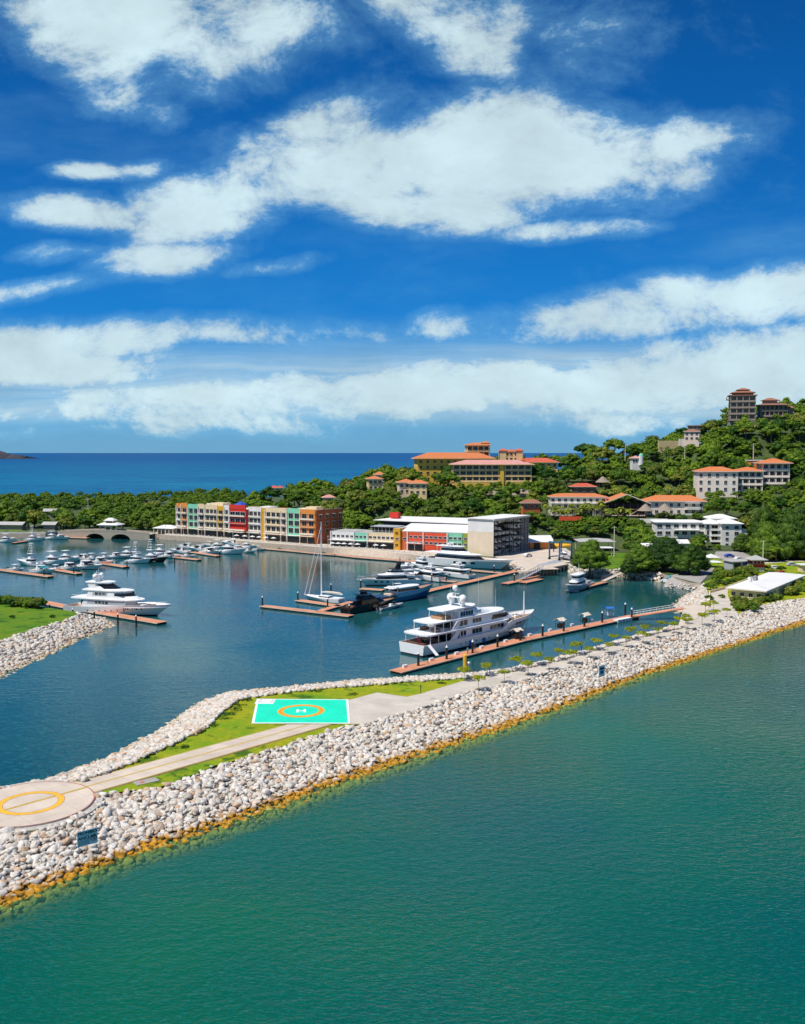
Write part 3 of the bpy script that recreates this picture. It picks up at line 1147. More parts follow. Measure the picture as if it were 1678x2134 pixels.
def rail(mb, pts, h=0.9, r=0.03, mt='chrome', step=1.6):
    for i in range(len(pts) - 1):
        a, b = Vector(pts[i]), Vector(pts[i + 1])
        up = Vector((0, 0, h))
        mb.tube(a + up, b + up, r, mt, n=4)
        k = max(1, int((b - a).length / step))
        for j in range(k + 1):
            p = a.lerp(b, j / k)
            mb.tube(p, p + up, r * .8, mt, n=4)
    return mb


def radar_mast(parent, x, z, h, w=2.4, mt='white_paint', dome=0.7):
    mb = MB()
    for s in (-1, 1):
        mb.loft([[(x - .6, s * w / 2 - .15, z), (x + .9, s * w / 2 - .15, z), (x + .9, s * w / 2 + .15, z), (x - .6, s * w / 2 + .15, z)],
                 [(x - 1.2, s * w / 4 - .12, z + h * .55), (x - .2, s * w / 4 - .12, z + h * .55), (x - .2, s * w / 4 + .12, z + h * .55), (x - 1.2, s * w / 4 + .12, z + h * .55)]], mt)
    mb.box((x - .7, 0, z + h * .57), (1.6, w * .95, .16), mt)
    mb.tube((x - .7, 0, z + h * .57), (x - .8, 0, z + h), .12, mt, .06, n=6)
    mb.box((x - .75, 0, z + h * .78), (.25, w * .7, .1), mt)
    for s in (-1, 1):
        mb.tube((x - .9, s * w * .4, z + h * .6), (x - 1.0, s * w * .4, z + h * 1.15), .03, mt, .015, n=4)
    mb.build('mast', parent)
    for s in (-1, 1):
        mb = MB()
        mb.tube((x - .2, s * w * .55, z + h * .12), (x - .2, s * w * .55, z + h * .3), dome * .5, mt, n=8)
        mb.ball((x - .2, s * w * .55, z + h * .3 + dome * .7), (dome, dome, dome * 1.05), mt)
        mb.build('radar_dome', parent, smooth=True)


def windows_row(tier, parent, xa, xb, n, fa, fb, gap=0.25, slant=0.0, mt='dark_glass'):
    w = (xb - xa - gap * (n - 1)) / n
    for i in range(n):
        a = xa + i * (w + gap)
        tier.window(parent, a, a + w, fa, fb, slant, mt)


def hull_windows(hull, parent, xs, w, t0, t1, slant=0.0, mt='dark_glass'):
    for x in xs:
        for sgn in (-1, 1):
            mb = MB()
            q = []
            for (xx, t) in ((x, t0), (x + w, t0), (x + w + slant, t1), (x + slant, t1)):
                s = xx / hull.L / (1 - hull.ov * (1 - t))
                zs = hull.sheer(min(1, s))
                q.append((xx, sgn * (hull.hb(min(1, s), t) + 0.03), .25 + (zs - .25) * t))
            p = [(v[0], v[1] - sgn * .12, v[2]) for v in q]
            mb.loft([p, q], mt)
            mb.build('porthole', parent)


# ------------------------------------------------------------------ the 49 m white motor yacht on the long pier
yA, yB = Vector((2.1, 219.2, 0)), Vector((35.9, 254.2, 0))
ya = facing(yA, yB)
y = thing('motor_yacht', 'largest white superyacht, four decks high, moored along the long orange pier', 'yacht', yA, ya)
h = Hull(49.0, 8.8, [(0, 2.8), (.5, 2.9), (.60, 3.1), (.67, 4.65), (.8, 4.75), (1, 5.15)], 0.12, 0.60, .93)
h.add(MB(), 'white_hull', bul=0.95, wl=0.45).build('hull', y)
mb = MB()
for sgn in (-1, 1):      # rub rail along the side
    pts = [(h.x(s, .62), sgn * (h.hb(s, .62) + .02), .45 + (2.9 - .45) * .72) for s in np.linspace(0.01, .92, 24)]
    for a, b in zip(pts, pts[1:]):
        mb.tube(a, b, .07, 'white_paint', n=5)
mb.build('rub_rail', y)
t1 = Tier(10.5, 33.5, 7.6, 1.9, 4.75, .6, 0.5, 1.0, .02)
t1.add(MB()).build('main_deck_house', y)
t1.window(y, 11.0, 13.0, .35, .90, 0.5)
windows_row(t1, y, 13.6, 15.6, 2, .45, .86)
windows_row(t1, y, 18.0, 21.8, 3, .45, .86, .12)
windows_row(t1, y, 25.0, 30.5, 4, .50, .84, .15, .2)
mb = MB()   # aft wall of glass in the shade of the overhang, furniture
mb.box((10.4, 0, 3.2), (.2, 6.6, 2.4), 'dark_glass')
mb.build('saloon_door', y)
mb = MB()
for k in (-2.2, 0, 2.2):
    mb.box((5.5, k, 2.3), (1.4, 1.2, .7), 'cushion_brown')
mb.box((2.2, 0, 2.45), (1.0, 5.4, .8), 'cushion_brown')
mb.box((8, 0, 2.35), (1.8, 3.0, .7), 'teak')
mb.build('deck_furniture', y)
mb = MB(); slab(mb, 1.0, 35.5, 8.7, 4.72, .34, 5, 1.6)
mb.build('upper_deck', y)
mb = MB()
for sgn in (-1, 1):      # sloping wing walls and posts under the overhang
    for x in (2.3, 5.2, 8.0):
        mb.tube((x, sgn * 4.0, 2.6), (x, sgn * 4.0, 4.75), .09, 'white_paint', n=6)
    q = [(9.2, sgn * 4.1, 2.7), (11.6, sgn * 4.1, 2.7), (13.4, sgn * 4.1, 4.74), (11.6, sgn * 4.1, 4.74)]
    mb.loft([q, [(a, b - sgn * .15, c) for a, b, c in q]], 'white_paint')
    q = [(9.8, sgn * 4.0, 5.05), (12.0, sgn * 4.0, 5.05), (13.6, sgn * 3.9, 7.1), (12.2, sgn * 3.9, 7.1)]
    mb.loft([q, [(a, b - sgn * .15, c) for a, b, c in q]], 'white_paint')
mb.build('wing_wall', y)
t2 = Tier(11.5, 37.0, 6.9, 5.05, 7.2, 3.4, 0.4, 3.4, .05)
t2.add(MB()).build('upper_deck_house', y)
windows_row(t2, y, 13.6, 16.6, 2, .25, .82, .25)
windows_row(t2, y, 18.6, 22.0, 3, .32, .80, .12)
t2.window(y, 26.0, 32.0, .28, .80, .6)
mb = MB()
r0_, r1_ = t2.ring(.42, .03), t2.ring(.80, .03)
k0, k1 = 1, 9
mb.loft([r0_[k0:k1 - 1], r1_[k0:k1 - 1]], 'dark_glass', caps=False, closed=False)
mb.build('bridge_windscreen', y)
mb = MB()
mb.box((11.4, 0, 6.0), (.15, 5.8, 1.8), 'dark_glass')
for k in (-1.8, 1.8):
    mb.box((6.5, k, 5.45), (1.8, 1.4, .7), 'cushion_brown')
mb.build('lounge_door', y)
mb = MB()
pts = [(2.0, -3.6, 5.06), (1.2, 0, 5.06), (2.0, 3.6, 5.06)]
rail(mb, [(11.5, -4.2, 5.06), (3, -4.2, 5.06), (1.4, -3, 5.06), (1.2, 0, 5.06), (1.4, 3, 5.06), (3, 4.2, 5.06), (11.5, 4.2, 5.06)])
rail(mb, [(38, -3.6, 4.8), (44, -2.4, 4.9), (47.5, -1.0, 5.0)], .9)
mb.build('railing', y)
mb = MB(); slab(mb, 3.6, 34.0, 7.3, 7.2, .3, 6, 1.4)
mb.build('sun_deck', y)
mb = MB()
for sgn in (-1, 1):
    for x in (4.6, 7.6, 10.2):
        mb.tube((x, sgn * 3.4, 5.05), (x, sgn * 3.4, 7.2), .08, 'white_paint', n=6)
    for x in (9.2, 11.5):
        mb.tube((x, sgn * 2.7, 7.5), (x, sgn * 2.6, 9.7), .08, 'white_paint', n=6)
mb.build('deck_post', y)
t3 = Tier(14.0, 29.0, 5.6, 7.5, 9.0, 6.0, 0.5, 4.5, .08)
t3.add(MB()).build('sun_deck_house', y)
windows_row(t3, y, 14.6, 19.4, 5, .15, .88, .14, .25)
t3.window(y, 20.2, 22.4, .25, .75, .5, 'chrome')
mb = MB(); slab(mb, 8.2, 22.5, 6.0, 9.6, .3, 4.5, 1.2)
mb.build('hardtop', y)
mb = MB()
mb.loft([[(13.2, -2.4, 8.9), (16, -2.4, 8.9), (16, 2.4, 8.9), (13.2, 2.4, 8.9)], [(12.5, -2.2, 9.62), (17, -2.2, 9.62), (17, 2.2, 9.62), (12.5, 2.2, 9.62)]], 'white_paint')
mb.box((10.5, 0, 7.9), (3.4, 3.6, .7), 'teak')
mb.build('bar', y)
radar_mast(y, 16.6, 9.85, 4.2, 3.6, dome=1.05)
mb = MB(); mb.ball((15.8, 0, 14.5), .75, 'white_paint'); mb.build('radar_dome', y, smooth=True)
mb = MB()
mb.tube((44.3, 0, 4.3), (44.3, 0, 10.6), .26, 'white_paint', .13, n=8)
mb.tube((44.3, 0, 10.6), (44.3, 0, 12.6), .03, 'chrome', n=4)
mb.build('bow_mast', y)
mb = MB(); mb.tube((30, -1.5, 7.4), (30, -1.5, 13.2), .035, 'white_paint', n=4); mb.tube((22.5, -2, 9.8), (22.5, -2, 17), .03, 'white_paint', n=4); mb.build('antenna', y)
hull_windows(h, y, [36.0, 37.3, 38.5], .72, .60, .84, .25)
hull_windows(h, y, [40.2, 41.2, 42.2, 43.1], .60, .62, .84, .2)
hull_windows(h, y, [13.0, 15.0, 17.0, 19.0, 21.5, 24], .32, .36, .50)
mb = MB()
mb.box((40.5, 0, 4.15), (1.2, 1.0, .6), 'white_paint'); mb.box((42.6, 0, 4.2), (.8, 1.6, .4), 'chrome'); mb.box((37.8, 0, 4.2), (1.5, 2.2, .5), 'canvas_cream')
mb.build('foredeck_gear', y)
mb = MB()
mb.tube((1.0, -2.4, 2.9), (-.2, -2.4, 5.2), .04, 'teak', n=5)
mb.loft([[(-.1, -2.4, 5.1), (.7, -2.4, 3.6), (-.3, -2.5, 3.0), (-.7, -2.45, 4.4)], [(-.1, -2.37, 5.1), (.7, -2.37, 3.6), (-.3, -2.47, 3.0), (-.7, -2.42, 4.4)]], 'flag_red')
mb.build('ensign', y)
mb = MB()
q0, q1 = (1.8, -4.3, 2.75), (1.2, -7.4, .95)
mb.loft([[(1.0, -4.3, 2.75), (2.0, -4.3, 2.75), (2.0, -4.3, 2.85), (1.0, -4.3, 2.85)], [(.6, -7.3, .85), (1.6, -7.3, .85), (1.6, -7.3, .95), (.6, -7.3, .95)]], 'white_paint')
mb.build('boarding_ladder', y)
for x in (16.6, 22.0, 33.0, 39.2):
    mb = MB()
    yy = -(h.hb(x / 49, .4) + .3)
    mb.tube((x, yy, .5), (x, yy, 1.7), .33, 'canvas_blue' if x < 25 else 'hull_black', n=8)
    mb.build('fender', y)

# ------------------------------------------------------------------ the white yacht at the left spit
a_, b_ = at(147, 1272, 0), at(343, 1287, 0)
bt = at(358, 1260, 3.6)
hd = facing(a_, bt)
L2 = (Vector((bt.x, bt.y, 0)) - a_).length
y = thing('motor_yacht', 'white tri-deck motor yacht with bow pointing right at the left-hand spit', 'yacht', a_, hd)
h = Hull(L2, 7.6, [(0, 2.0), (.3, 2.3), (.62, 3.2), (1, 3.7)], 0.13, 0.56, .93)
h.add(MB(), 'white_hull', bul=0.8, wl=0.4).build('hull', y)
k = L2 / 41.0
t1 = Tier(7 * k, 29 * k, 6.5, 1.6, 4.4, 2.2, 1.2, 3.0, .04)
t1.add(MB()).build('main_deck_house', y)
t1.window(y, 9.6 * k, 25 * k, .50, .86, 0.5, 'hull_grey')
windows_row(t1, y, 13.0 * k, 18.2 * k, 4, .53, .82, .3)
mb = MB(); slab(mb, 2.6 * k, 30 * k, 7.0, 4.4, .28, 5, 1.3); mb.build('upper_deck', y)
t2 = Tier(9 * k, 28.6 * k, 5.9, 4.68, 6.9, 3.8, 1.0, 4.2, .06)
t2.add(MB()).build('upper_deck_house', y)
t2.window(y, 11.6 * k, 17.6 * k, .38, .84, 0.3, 'hull_grey')
windows_row(t2, y, 12.8 * k, 17.0 * k, 3, .42, .80, .25)
mb = MB()
mb.loft([t2.ring(.42, .04)[1:8], t2.ring(.78, .04)[1:8]], 'dark_glass', caps=False, closed=False)
mb.build('bridge_windscreen', y)
t2.window(y, 20.5 * k, 24.0 * k, .44, .76, .2)
mb = MB(); slab(mb, 7 * k, 26 * k, 6.0, 6.9, .3, 5, 1.2); mb.build('sun_deck', y)
t3 = Tier(11 * k, 22 * k, 4.8, 7.2, 8.2, 3.0, 0.4, 4, .08)
t3.add(MB()).build('sun_deck_house', y)
mb = MB()
mb.loft([t3.ring(.35, .05)[1:8], [(p[0] - .8, p[1] * .95, 8.9) for p in t3.ring(1)[1:8]]], 'dark_glass', caps=False, closed=False)
mb.build('flybridge_windscreen', y)
mb = MB()
mb.loft([[(10.5 * k, s, 7.2), (13 * k, s, 7.2), (12.4 * k, s, 9.2), (9.0 * k, s, 9.2)] for s in (-2.3, -2.0)], 'white_paint')
mb.loft([[(10.5 * k, s, 7.2), (13 * k, s, 7.2), (12.4 * k, s, 9.2), (9.0 * k, s, 9.2)] for s in (2.0, 2.3)], 'white_paint')
slab(mb, 8.0 * k, 18.5 * k, 5.0, 9.2, .25, 3, 1.0)
mb.build('hardtop', y)
mb = MB()
rail(mb, [(9 * k, -3.3, 4.68), (3.6 * k, -3.3, 4.68), (2.9 * k, 0, 4.68), (3.6 * k, 3.3, 4.68)])
rail(mb, [(30 * k, -3.0, 3.3), (36 * k, -1.9, 3.5), (39.5 * k, -.6, 3.6)], .8)
mb.build('railing', y)
radar_mast(y, 12.2 * k, 9.4, 3.3, 2.6, dome=.85)
for g in (24.5, 27.8, 30.8):
    hull_windows(h, y, [g * k, (g + .75) * k, (g + 1.5) * k] if g < 30 else [g * k], .38, .55, .76, .08)
hull_windows(h, y, [(10 + 2.4 * i) * k for i in range(7)], .34, .34, .48)
mb = MB(); mb.box((7.0 * k, 0, 2.9), (.15, 5.4, 2.0), 'dark_glass'); mb.build('saloon_door', y)
mb = MB(); mb.box((33 * k, 0, 2.9), (2.2, 2.0, .7), 'cushion_brown'); mb.box((30.5 * k, 0, 3.0), (1.2, 3.2, .6), 'white_paint'); mb.build('foredeck_gear', y)


# ------------------------------------------------------------------ generic mid-size yachts
def yacht(label, stern, bow, B, za, zb, z=(1.2, 3.2, 5.0), hullm='white_hull', top='white_paint', mast_h=2.0, band=(.35, .8), black=False, rakef=2.5, name='motor_yacht', low='boot_dark', second=True, portholes=4, domes=.4):
    a, b = Vector(stern), Vector(bow)
    L = (b - a).length
    y = thing(name, label, 'yacht', a, facing(a, b))
    h = Hull(L, B, [(0, za), (.45, za + (zb - za) * .3), (1, zb)], 0.14, 0.5, .92)
    h.add(MB(), hullm, bul=0.5, low=low, wl=.3).build('hull', y)
    t1 = Tier(L * .2, L * .74, B * .78, z[0], z[1], L * .12, L * .03, L * .14, .08)
    t1.add(MB(), top, band).build('cabin', y)
    mb = MB(); slab(mb, L * .08, L * .66, B * .84, z[1], .18, L * .12, .8, mt=top); mb.build('flybridge_deck', y)
    if second:
        t2 = Tier(L * .26, L * .56, B * .6, z[1] + .18, z[2] - .4, L * .09, .3, L * .1, .1)
        t2.add(MB(), top, (.45, .9)).build('flybridge', y)
        mb = MB(); slab(mb, L * .2, L * .48, B * .62, z[2], .14, L * .05, .5, mt='hull_black' if black else top)
        for s in (-1, 1):
            mb.tube((L * .24, s * B * .27, z[1] + .1), (L * .27, s * B * .27, z[2]), .1, top, n=5)
            mb.tube((L * .42, s * B * .25, z[1] + .1), (L * .40, s * B * .25, z[2]), .08, top, n=5)
        mb.build('hardtop', y)
        radar_mast(y, L * .34, z[2] + .14, mast_h, B * .32, 'hull_black' if black else 'white_paint', domes)
    mb = MB()
    rail(mb, [(L * .74, -h.hb(.74, 1) * .9, h.sheer(.74)), (L * .88, -h.hb(.88, 1) * .9, h.sheer(.88)), (L * .98, 0, zb), (L * .88, h.hb(.88, 1) * .9, h.sheer(.88)), (L * .74, h.hb(.74, 1) * .9, h.sheer(.74))], .7, .025)
    mb.build('railing', y)
    mb = MB(); mb.box((L * .1, 0, za - .1), (L * .06, B * .6, .6), 'cushion_brown' if black else 'canvas_cream'); mb.build('cockpit_seat', y)
    if portholes:
        hull_windows(h, y, [L * (.42 + .09 * i) for i in range(portholes)], L * .045, .45, .72, .05)
    return y, h


yacht('long sleek white motor yacht by the boat storage building, bow pointing right', (8, 405, 0), (45.2, 377, 0), 8.2, 3.0, 4.6, (2.6, 5.4, 8.4), mast_h=1.6, portholes=3, domes=.5)
yacht('white cruiser with bow pointing left moored on the inner side of the long diagonal pier', (26.5, 353.5, 0), (11, 367, 0), 5.0, 1.6, 2.7, (1.5, 3.3, 4.8), mast_h=1.4)
yacht('white flybridge boat furthest back beside the long sleek yacht', (11, 383, 0), (3.5, 393, 0), 4.2, 1.3, 2.0, (1.2, 2.9, 4.3), mast_h=1.2, portholes=2)
yacht('white flybridge yacht between the blue hull and the diagonal pier', (15, 345, 0), (2.0, 359, 0), 4.8, 1.5, 2.5, (1.4, 3.3, 5.1), mast_h=2.0, portholes=3)
yacht('white cruiser with black hardtop and mast, bow pointing left above a short finger pier', (6.0, 341, 0), (-16.6, 334, 0), 5.6, 1.8, 3.0, (1.6, 3.8, 5.8), mast_h=4.2, black=True, domes=.5)
yacht('white cruiser with dark windows tucked behind the black-topped cruiser', (8.0, 352, 0), (-11.5, 345, 0), 5.2, 1.8, 2.8, (1.8, 4.0, 5.6), mast_h=1.2, portholes=2)
yb, hb_ = yacht('navy blue hulled yacht with grey blue topsides, bow pointing right', (-6.0, 296.5, 0), (10.6, 313.5, 0), 5.6, 2.6, 4.4, (2.6, 4.4, 6.0), hullm='hull_navy', top='white_paint', mast_h=1.6, second=False, portholes=0)
mb = MB()
for sgn in (-1, 1):
    L = hb_.L
    r1_, r2_ = [], []
    for s in np.linspace(.12, .93, 18):
        r1_.append((hb_.x(s, .52), sgn * (hb_.hb(s, .52) + .04), .3 + (hb_.sheer(s) - .3) * .52))
        r2_.append((hb_.x(s, .97), sgn * (hb_.hb(s, .97) + .06), .3 + (hb_.sheer(s) - .3) * .97))
    mb.loft([r1_, r2_] if sgn < 0 else [r2_, r1_], 'hull_grey_blue', caps=False, closed=False)
mb.build('topside_panel', yb)
hull_windows(hb_, yb, [hb_.L * .58], hb_.L * .2, .72, .80)
hull_windows(hb_, yb, [hb_.L * .42], .5, .58, .92, .2)
mb = MB()
for sgn in (-1, 1):
    mb.tube((4.5, sgn * 2.2, 2.4), (4.2, sgn * 1.9, 4.8), .12, 'white_paint', n=5)
mb.box((4.2, 0, 4.8), (1.0, 4.4, .15), 'white_paint'); mb.tube((4.2, 0, 4.8), (4.2, 0, 6.5), .08, 'white_paint', n=5)
mb.build('radar_arch', yb)
yacht('black motor yacht with dark canopy behind the outer T-shaped pier', (-17.0, 276.5, 0), (-1.5, 293.5, 0), 5.2, 2.0, 2.8, (1.8, 3.6, 5.2), hullm='hull_black', top='hull_black', mast_h=1.0, black=True, portholes=0, low='hull_black')

# grey tender rafted alongside
p = at(789, 1273, 0); q_ = at(840, 1263, 0)
td = thing('tender_boat', 'grey open tender floating between the black yacht and the blue hull', 'tender', p, facing(p, q_))
L = (q_ - p).length
h = Hull(L, 2.6, [(0, .8), (1, 1.2)], 0.16, .6, .95, draft=.4)
h.add(MB(), 'hull_grey', bul=.45, wl=.15, deck='canvas_cream').build('hull', td)
mb = MB(); mb.box((L * .5, 0, .95), (.9, .9, 1.0), 'white_paint'); mb.box((L * .5 + .5, 0, 1.55), (.08, .8, .4), 'dark_glass'); mb.build('console', td)
mb = MB(); mb.box((L * .25, 0, .7), (.7, 1.6, .5), 'hull_black'); mb.box((L * .75, 0, .7), (.9, 1.3, .35), 'hull_black'); mb.build('seat', td)
mb = MB(); mb.box((-.25, 0, .8), (.5, .45, .9), 'hull_black'); mb.build('outboard', td)

# ------------------------------------------------------------------ sailing boat
p = at(712, 1257, 0); q_ = at(633, 1241, 1.2)
q_.z = 0
sb = thing('sailing_boat', 'white sailing boat with a tall white mast moored in mid basin', 'sailing boat', p, facing(p, q_))
L = (q_ - p).length
h = Hull(L, 4.4, [(0, 1.5), (.5, 1.3), (1, 1.7)], 0.12, .38, .8, draft=.6)
h.add(MB(), 'white_hull', bul=.15, wl=.2, deck='white_paint').build('hull', sb)
t1 = Tier(L * .28, L * .62, 2.6, 1.2, 2.0, 1.2, .2, 1.6, .12)
t1.add(MB(), 'white_paint', (.3, .75)).build('cabin', sb)
mx = L * .52
mb = MB(); mb.tube((mx, 0, 1.5), (mx, 0, 25.5), .26, 'white_paint', .13, n=8); mb.build('mast', sb)
mb = MB()
for z_ in (9, 15, 20.5):
    mb.tube((mx, -1.1 + z_ * .02, z_), (mx, 1.1 - z_ * .02, z_), .05, 'white_paint', n=4)
mb.build('spreader', sb)
mb = MB()
mb.tube((mx - .2, 0, 3.0), (mx - 8.5, 0, 2.8), .16, 'white_paint', n=6)
mb.ball((mx - 4.4, 0, 3.15), (4.0, .28, .34), 'canvas_cream', 8, 5)
mb.build('boom', sb)
mb = MB()
for xx in (L * .97, L * .86):
    mb.tube((xx, 0, 1.7), (mx + (.15 if xx > L * .9 else .1), 0, 24 if xx > L * .9 else 19), .09, 'white_paint', n=5)
mb.build('furled_sail', sb)
mb = MB()
mb.tube((.3, 0, 1.5), (mx, 0, 25.3), .02, 'chrome', n=3)
for s in (-1, 1):
    mb.tube((mx - .2, s * 2.1, 1.4), (mx, s * .05, 24.5), .02, 'chrome', n=3)
mb.build('rigging', sb)
mb = MB(); rail(mb, [(L * .3, -2.1, 1.4), (L * .1, -1.9, 1.5), (.2, 0, 1.5)], .7, .02); mb.build('railing', sb)


# ------------------------------------------------------------------ small boats of three kinds
def sportfisher(label, hullm='white_hull', L=14.0, tower=True):
    b = thing('sportfishing_boat', label, 'fishing boat')
    B = 4.6
    h = Hull(L, B, [(0, 1.1), (.38, 1.2), (.42, 1.7), (1, 2.6)], 0.15, .5, .92, draft=.6)
    h.add(MB(), hullm, bul=.25, wl=.2, deck='white_paint').build('hull', b)
    t = Tier(L * .3, L * .68, 3.6, 1.2, 3.0, 2.3, .2, 2.2, .1)
    t.add(MB(), 'white_paint', (.42, .80)).build('cabin', b)
    mb = MB(); slab(mb, L * .22, L * .56, 3.7, 3.0, .14, 1.5, .6)
    Tier(L * .34, L * .52, 2.8, 3.14, 4.0, .8, .1, 1.0, .1).add(mb, 'white_paint')
    mb.build('flybridge', b)
    mb = MB(); slab(mb, L * .26, L * .50, 3.2, 5.3, .12, .8, .4)
    for s in (-1, 1):
        for xx in (L * .29, L * .46):
            mb.tube((xx, s * 1.5, 3.1), (xx + .15, s * 1.4, 5.3), .05, 'chrome', n=4)
    mb.build('hardtop', b)
    if tower:
        mb = MB()
        for s in (-1, 1):
            for dx in (-1, 1):
                mb.tube((L * .38 + dx * 1.3, s * 1.35, 5.3), (L * .38 + dx * .5, s * .55, 9.0), .05, 'white_paint', n=4)
        for z_, w_ in ((6.5, 1.9), (7.8, 1.4)):
            mb.box((L * .38, 0, z_), (w_, w_, .06), 'white_paint')
        mb.box((L * .38, 0, 9.05), (1.6, 1.5, .14), 'white_paint')
        mb.box((L * .38, 0, 9.9), (1.7, 1.6, .1), 'white_paint')
        for s in (-1, 1):
            mb.tube((L * .38, s * .6, 9), (L * .38, s * .6, 9.9), .04, 'white_paint', n=4)
        mb.build('tower', b)
    mb = MB()
    for s in (-1, 1):
        mb.tube((L * .45, s * 2.0, 2.2), (L * .2, s * 3.0, 10.5), .03, 'chrome', .012, n=4)
    mb.build('outrigger', b)
    mb = MB(); mb.box((L * .15, 0, 1.1), (.8, .8, .8), 'white_paint'); mb.build('fighting_chair', b)
    mb = MB(); rail(mb, [(L * .68, -1.7, 2.1), (L * .85, -1.2, 2.35), (L * .98, 0, 2.55), (L * .85, 1.2, 2.35), (L * .68, 1.7, 2.1)], .6, .02); mb.build('railing', b)
    return b


def express(label, glass='dark_glass', L=12.0, hullm='white_hull'):
    b = thing('cabin_cruiser', label, 'cabin cruiser')
    h = Hull(L, 3.9, [(0, 1.2), (.4, 1.5), (1, 1.9)], 0.17, .46, .93, draft=.5)
    h.add(MB(), hullm, bul=.2, wl=.2, deck='white_paint').build('hull', b)
    t = Tier(L * .32, L * .78, 3.0, 1.2, 2.1, 3.0, .2, 2.6, .15)
    t.add(MB(), 'white_paint', (.35, .7)).build('cabin', b)
    mb = MB()
    a = [(L * .62, -1.3, 2.0), (L * .68, 0, 2.0), (L * .62, 1.3, 2.0)]
    c = [(L * .52, -1.15, 2.9), (L * .56, 0, 2.9), (L * .52, 1.15, 2.9)]
    mb.loft([a, c], glass, caps=False, closed=False)
    mb.loft([[(L * .40, s * 1.35, 2.0), (L * .62, s * 1.3, 2.0)] for s in (1,)] + [[(L * .40, 1.2, 2.8), (L * .52, 1.15, 2.9)]], glass, caps=False, closed=False)
    mb.loft([[(L * .40, -1.35, 2.0), (L * .62, -1.3, 2.0)], [(L * .40, -1.2, 2.8), (L * .52, -1.15, 2.9)]], glass, caps=False, closed=False)
    mb.build('windscreen', b)
    mb = MB(); slab(mb, L * .24, L * .54, 2.7, 2.95, .12, 1.2, .5)
    for s in (-1, 1):
        mb.loft([[(L * .24, s * 1.4, 1.4), (L * .32, s * 1.4, 1.4), (L * .32, s * 1.25, 1.4)], [(L * .28, s * 1.25, 3.0), (L * .34, s * 1.25, 3.0), (L * .34, s * 1.1, 3.0)]], 'white_paint')
    mb.tube((L * .32, 0, 3.0), (L * .30, 0, 4.4), .03, 'white_paint', n=4)
    mb.build('hardtop', b)
    mb = MB(); mb.box((L * .14, 0, 1.25), (1.0, 2.4, .5), 'canvas_cream'); mb.build('seat', b)
    mb = MB(); rail(mb, [(L * .6, -1.75, 1.65), (L * .85, -1.1, 1.85), (L * .98, 0, 1.95), (L * .85, 1.1, 1.85), (L * .6, 1.75, 1.65)], .5, .02); mb.build('railing', b)
    return b


def console_boat(label, L=9.0, top='white_paint', hullm='white_hull'):
    b = thing('console_boat', label, 'motor boat')
    h = Hull(L, 2.9, [(0, .9), (1, 1.4)], 0.17, .5, .93, draft=.4)
    h.add(MB(), hullm, bul=.45, wl=.15, deck='canvas_cream').build('hull', b)
    mb = MB(); mb.box((L * .45, 0, 1.1), (1.2, 1.1, 1.3), 'white_paint'); mb.box((L * .45 + .5, 0, 1.95), (.06, 1.0, .5), 'dark_glass'); mb.build('console', b)
    mb = MB(); mb.box((L * .43, 0, 2.75), (2.4, 1.9, .1), top)
    for s in (-1, 1):
        for dx in (-.8, .8):
            mb.tube((L * .43 + dx, s * .7, .7), (L * .43 + dx, s * .7, 2.75), .04, 'chrome', n=4)
    mb.build('canopy', b)
    for s in (-.45, .45):
        mb = MB(); mb.box((-.3, s, .85), (.6, .4, 1.0), 'hull_black'); mb.build('outboard', b)
    mb = MB(); mb.box((L * .25, 0, .85), (.7, 1.6, .5), 'canvas_cream'); mb.build('seat', b)
    return b


SF = sportfisher('white sportfishing boat with a tall tower behind the near left dock end, bow left')
SFN = sportfisher('white sportfishing boat without tower, its flybridge rising above the dock row', tower=False)
SFD = sportfisher('dark hulled sportfishing boat with the tallest tower at the right of the left rows', 'hull_black')
EX = express('white express cruiser with teal windscreen at the end of the near left dock', 'teal_glass')
EXD = express('low white cabin cruiser with dark windscreen')
CC = console_boat('white console boat with pale canopy')
CCG = console_boat('grey console boat', top='hull_grey', hullm='hull_steel')
used_first = set()


def place(proto, px, py, head, label, group, sc=1.0):
    """px, py: the middle of the boat at the waterline"""
    p = at(px, py, 0)
    a = R(head)
    L = 6.0 * sc
    loc = p - Vector((math.cos(a), math.sin(a), 0)) * L
    if proto.name not in used_first:
        used_first.add(proto.name)
        proto.location = loc
        proto.rotation_euler.z = a
        proto.scale = (sc, sc, sc)
        proto['label'] = label
        proto['group'] = group
        return proto
    return dup(proto, loc, a, label, group, sc)


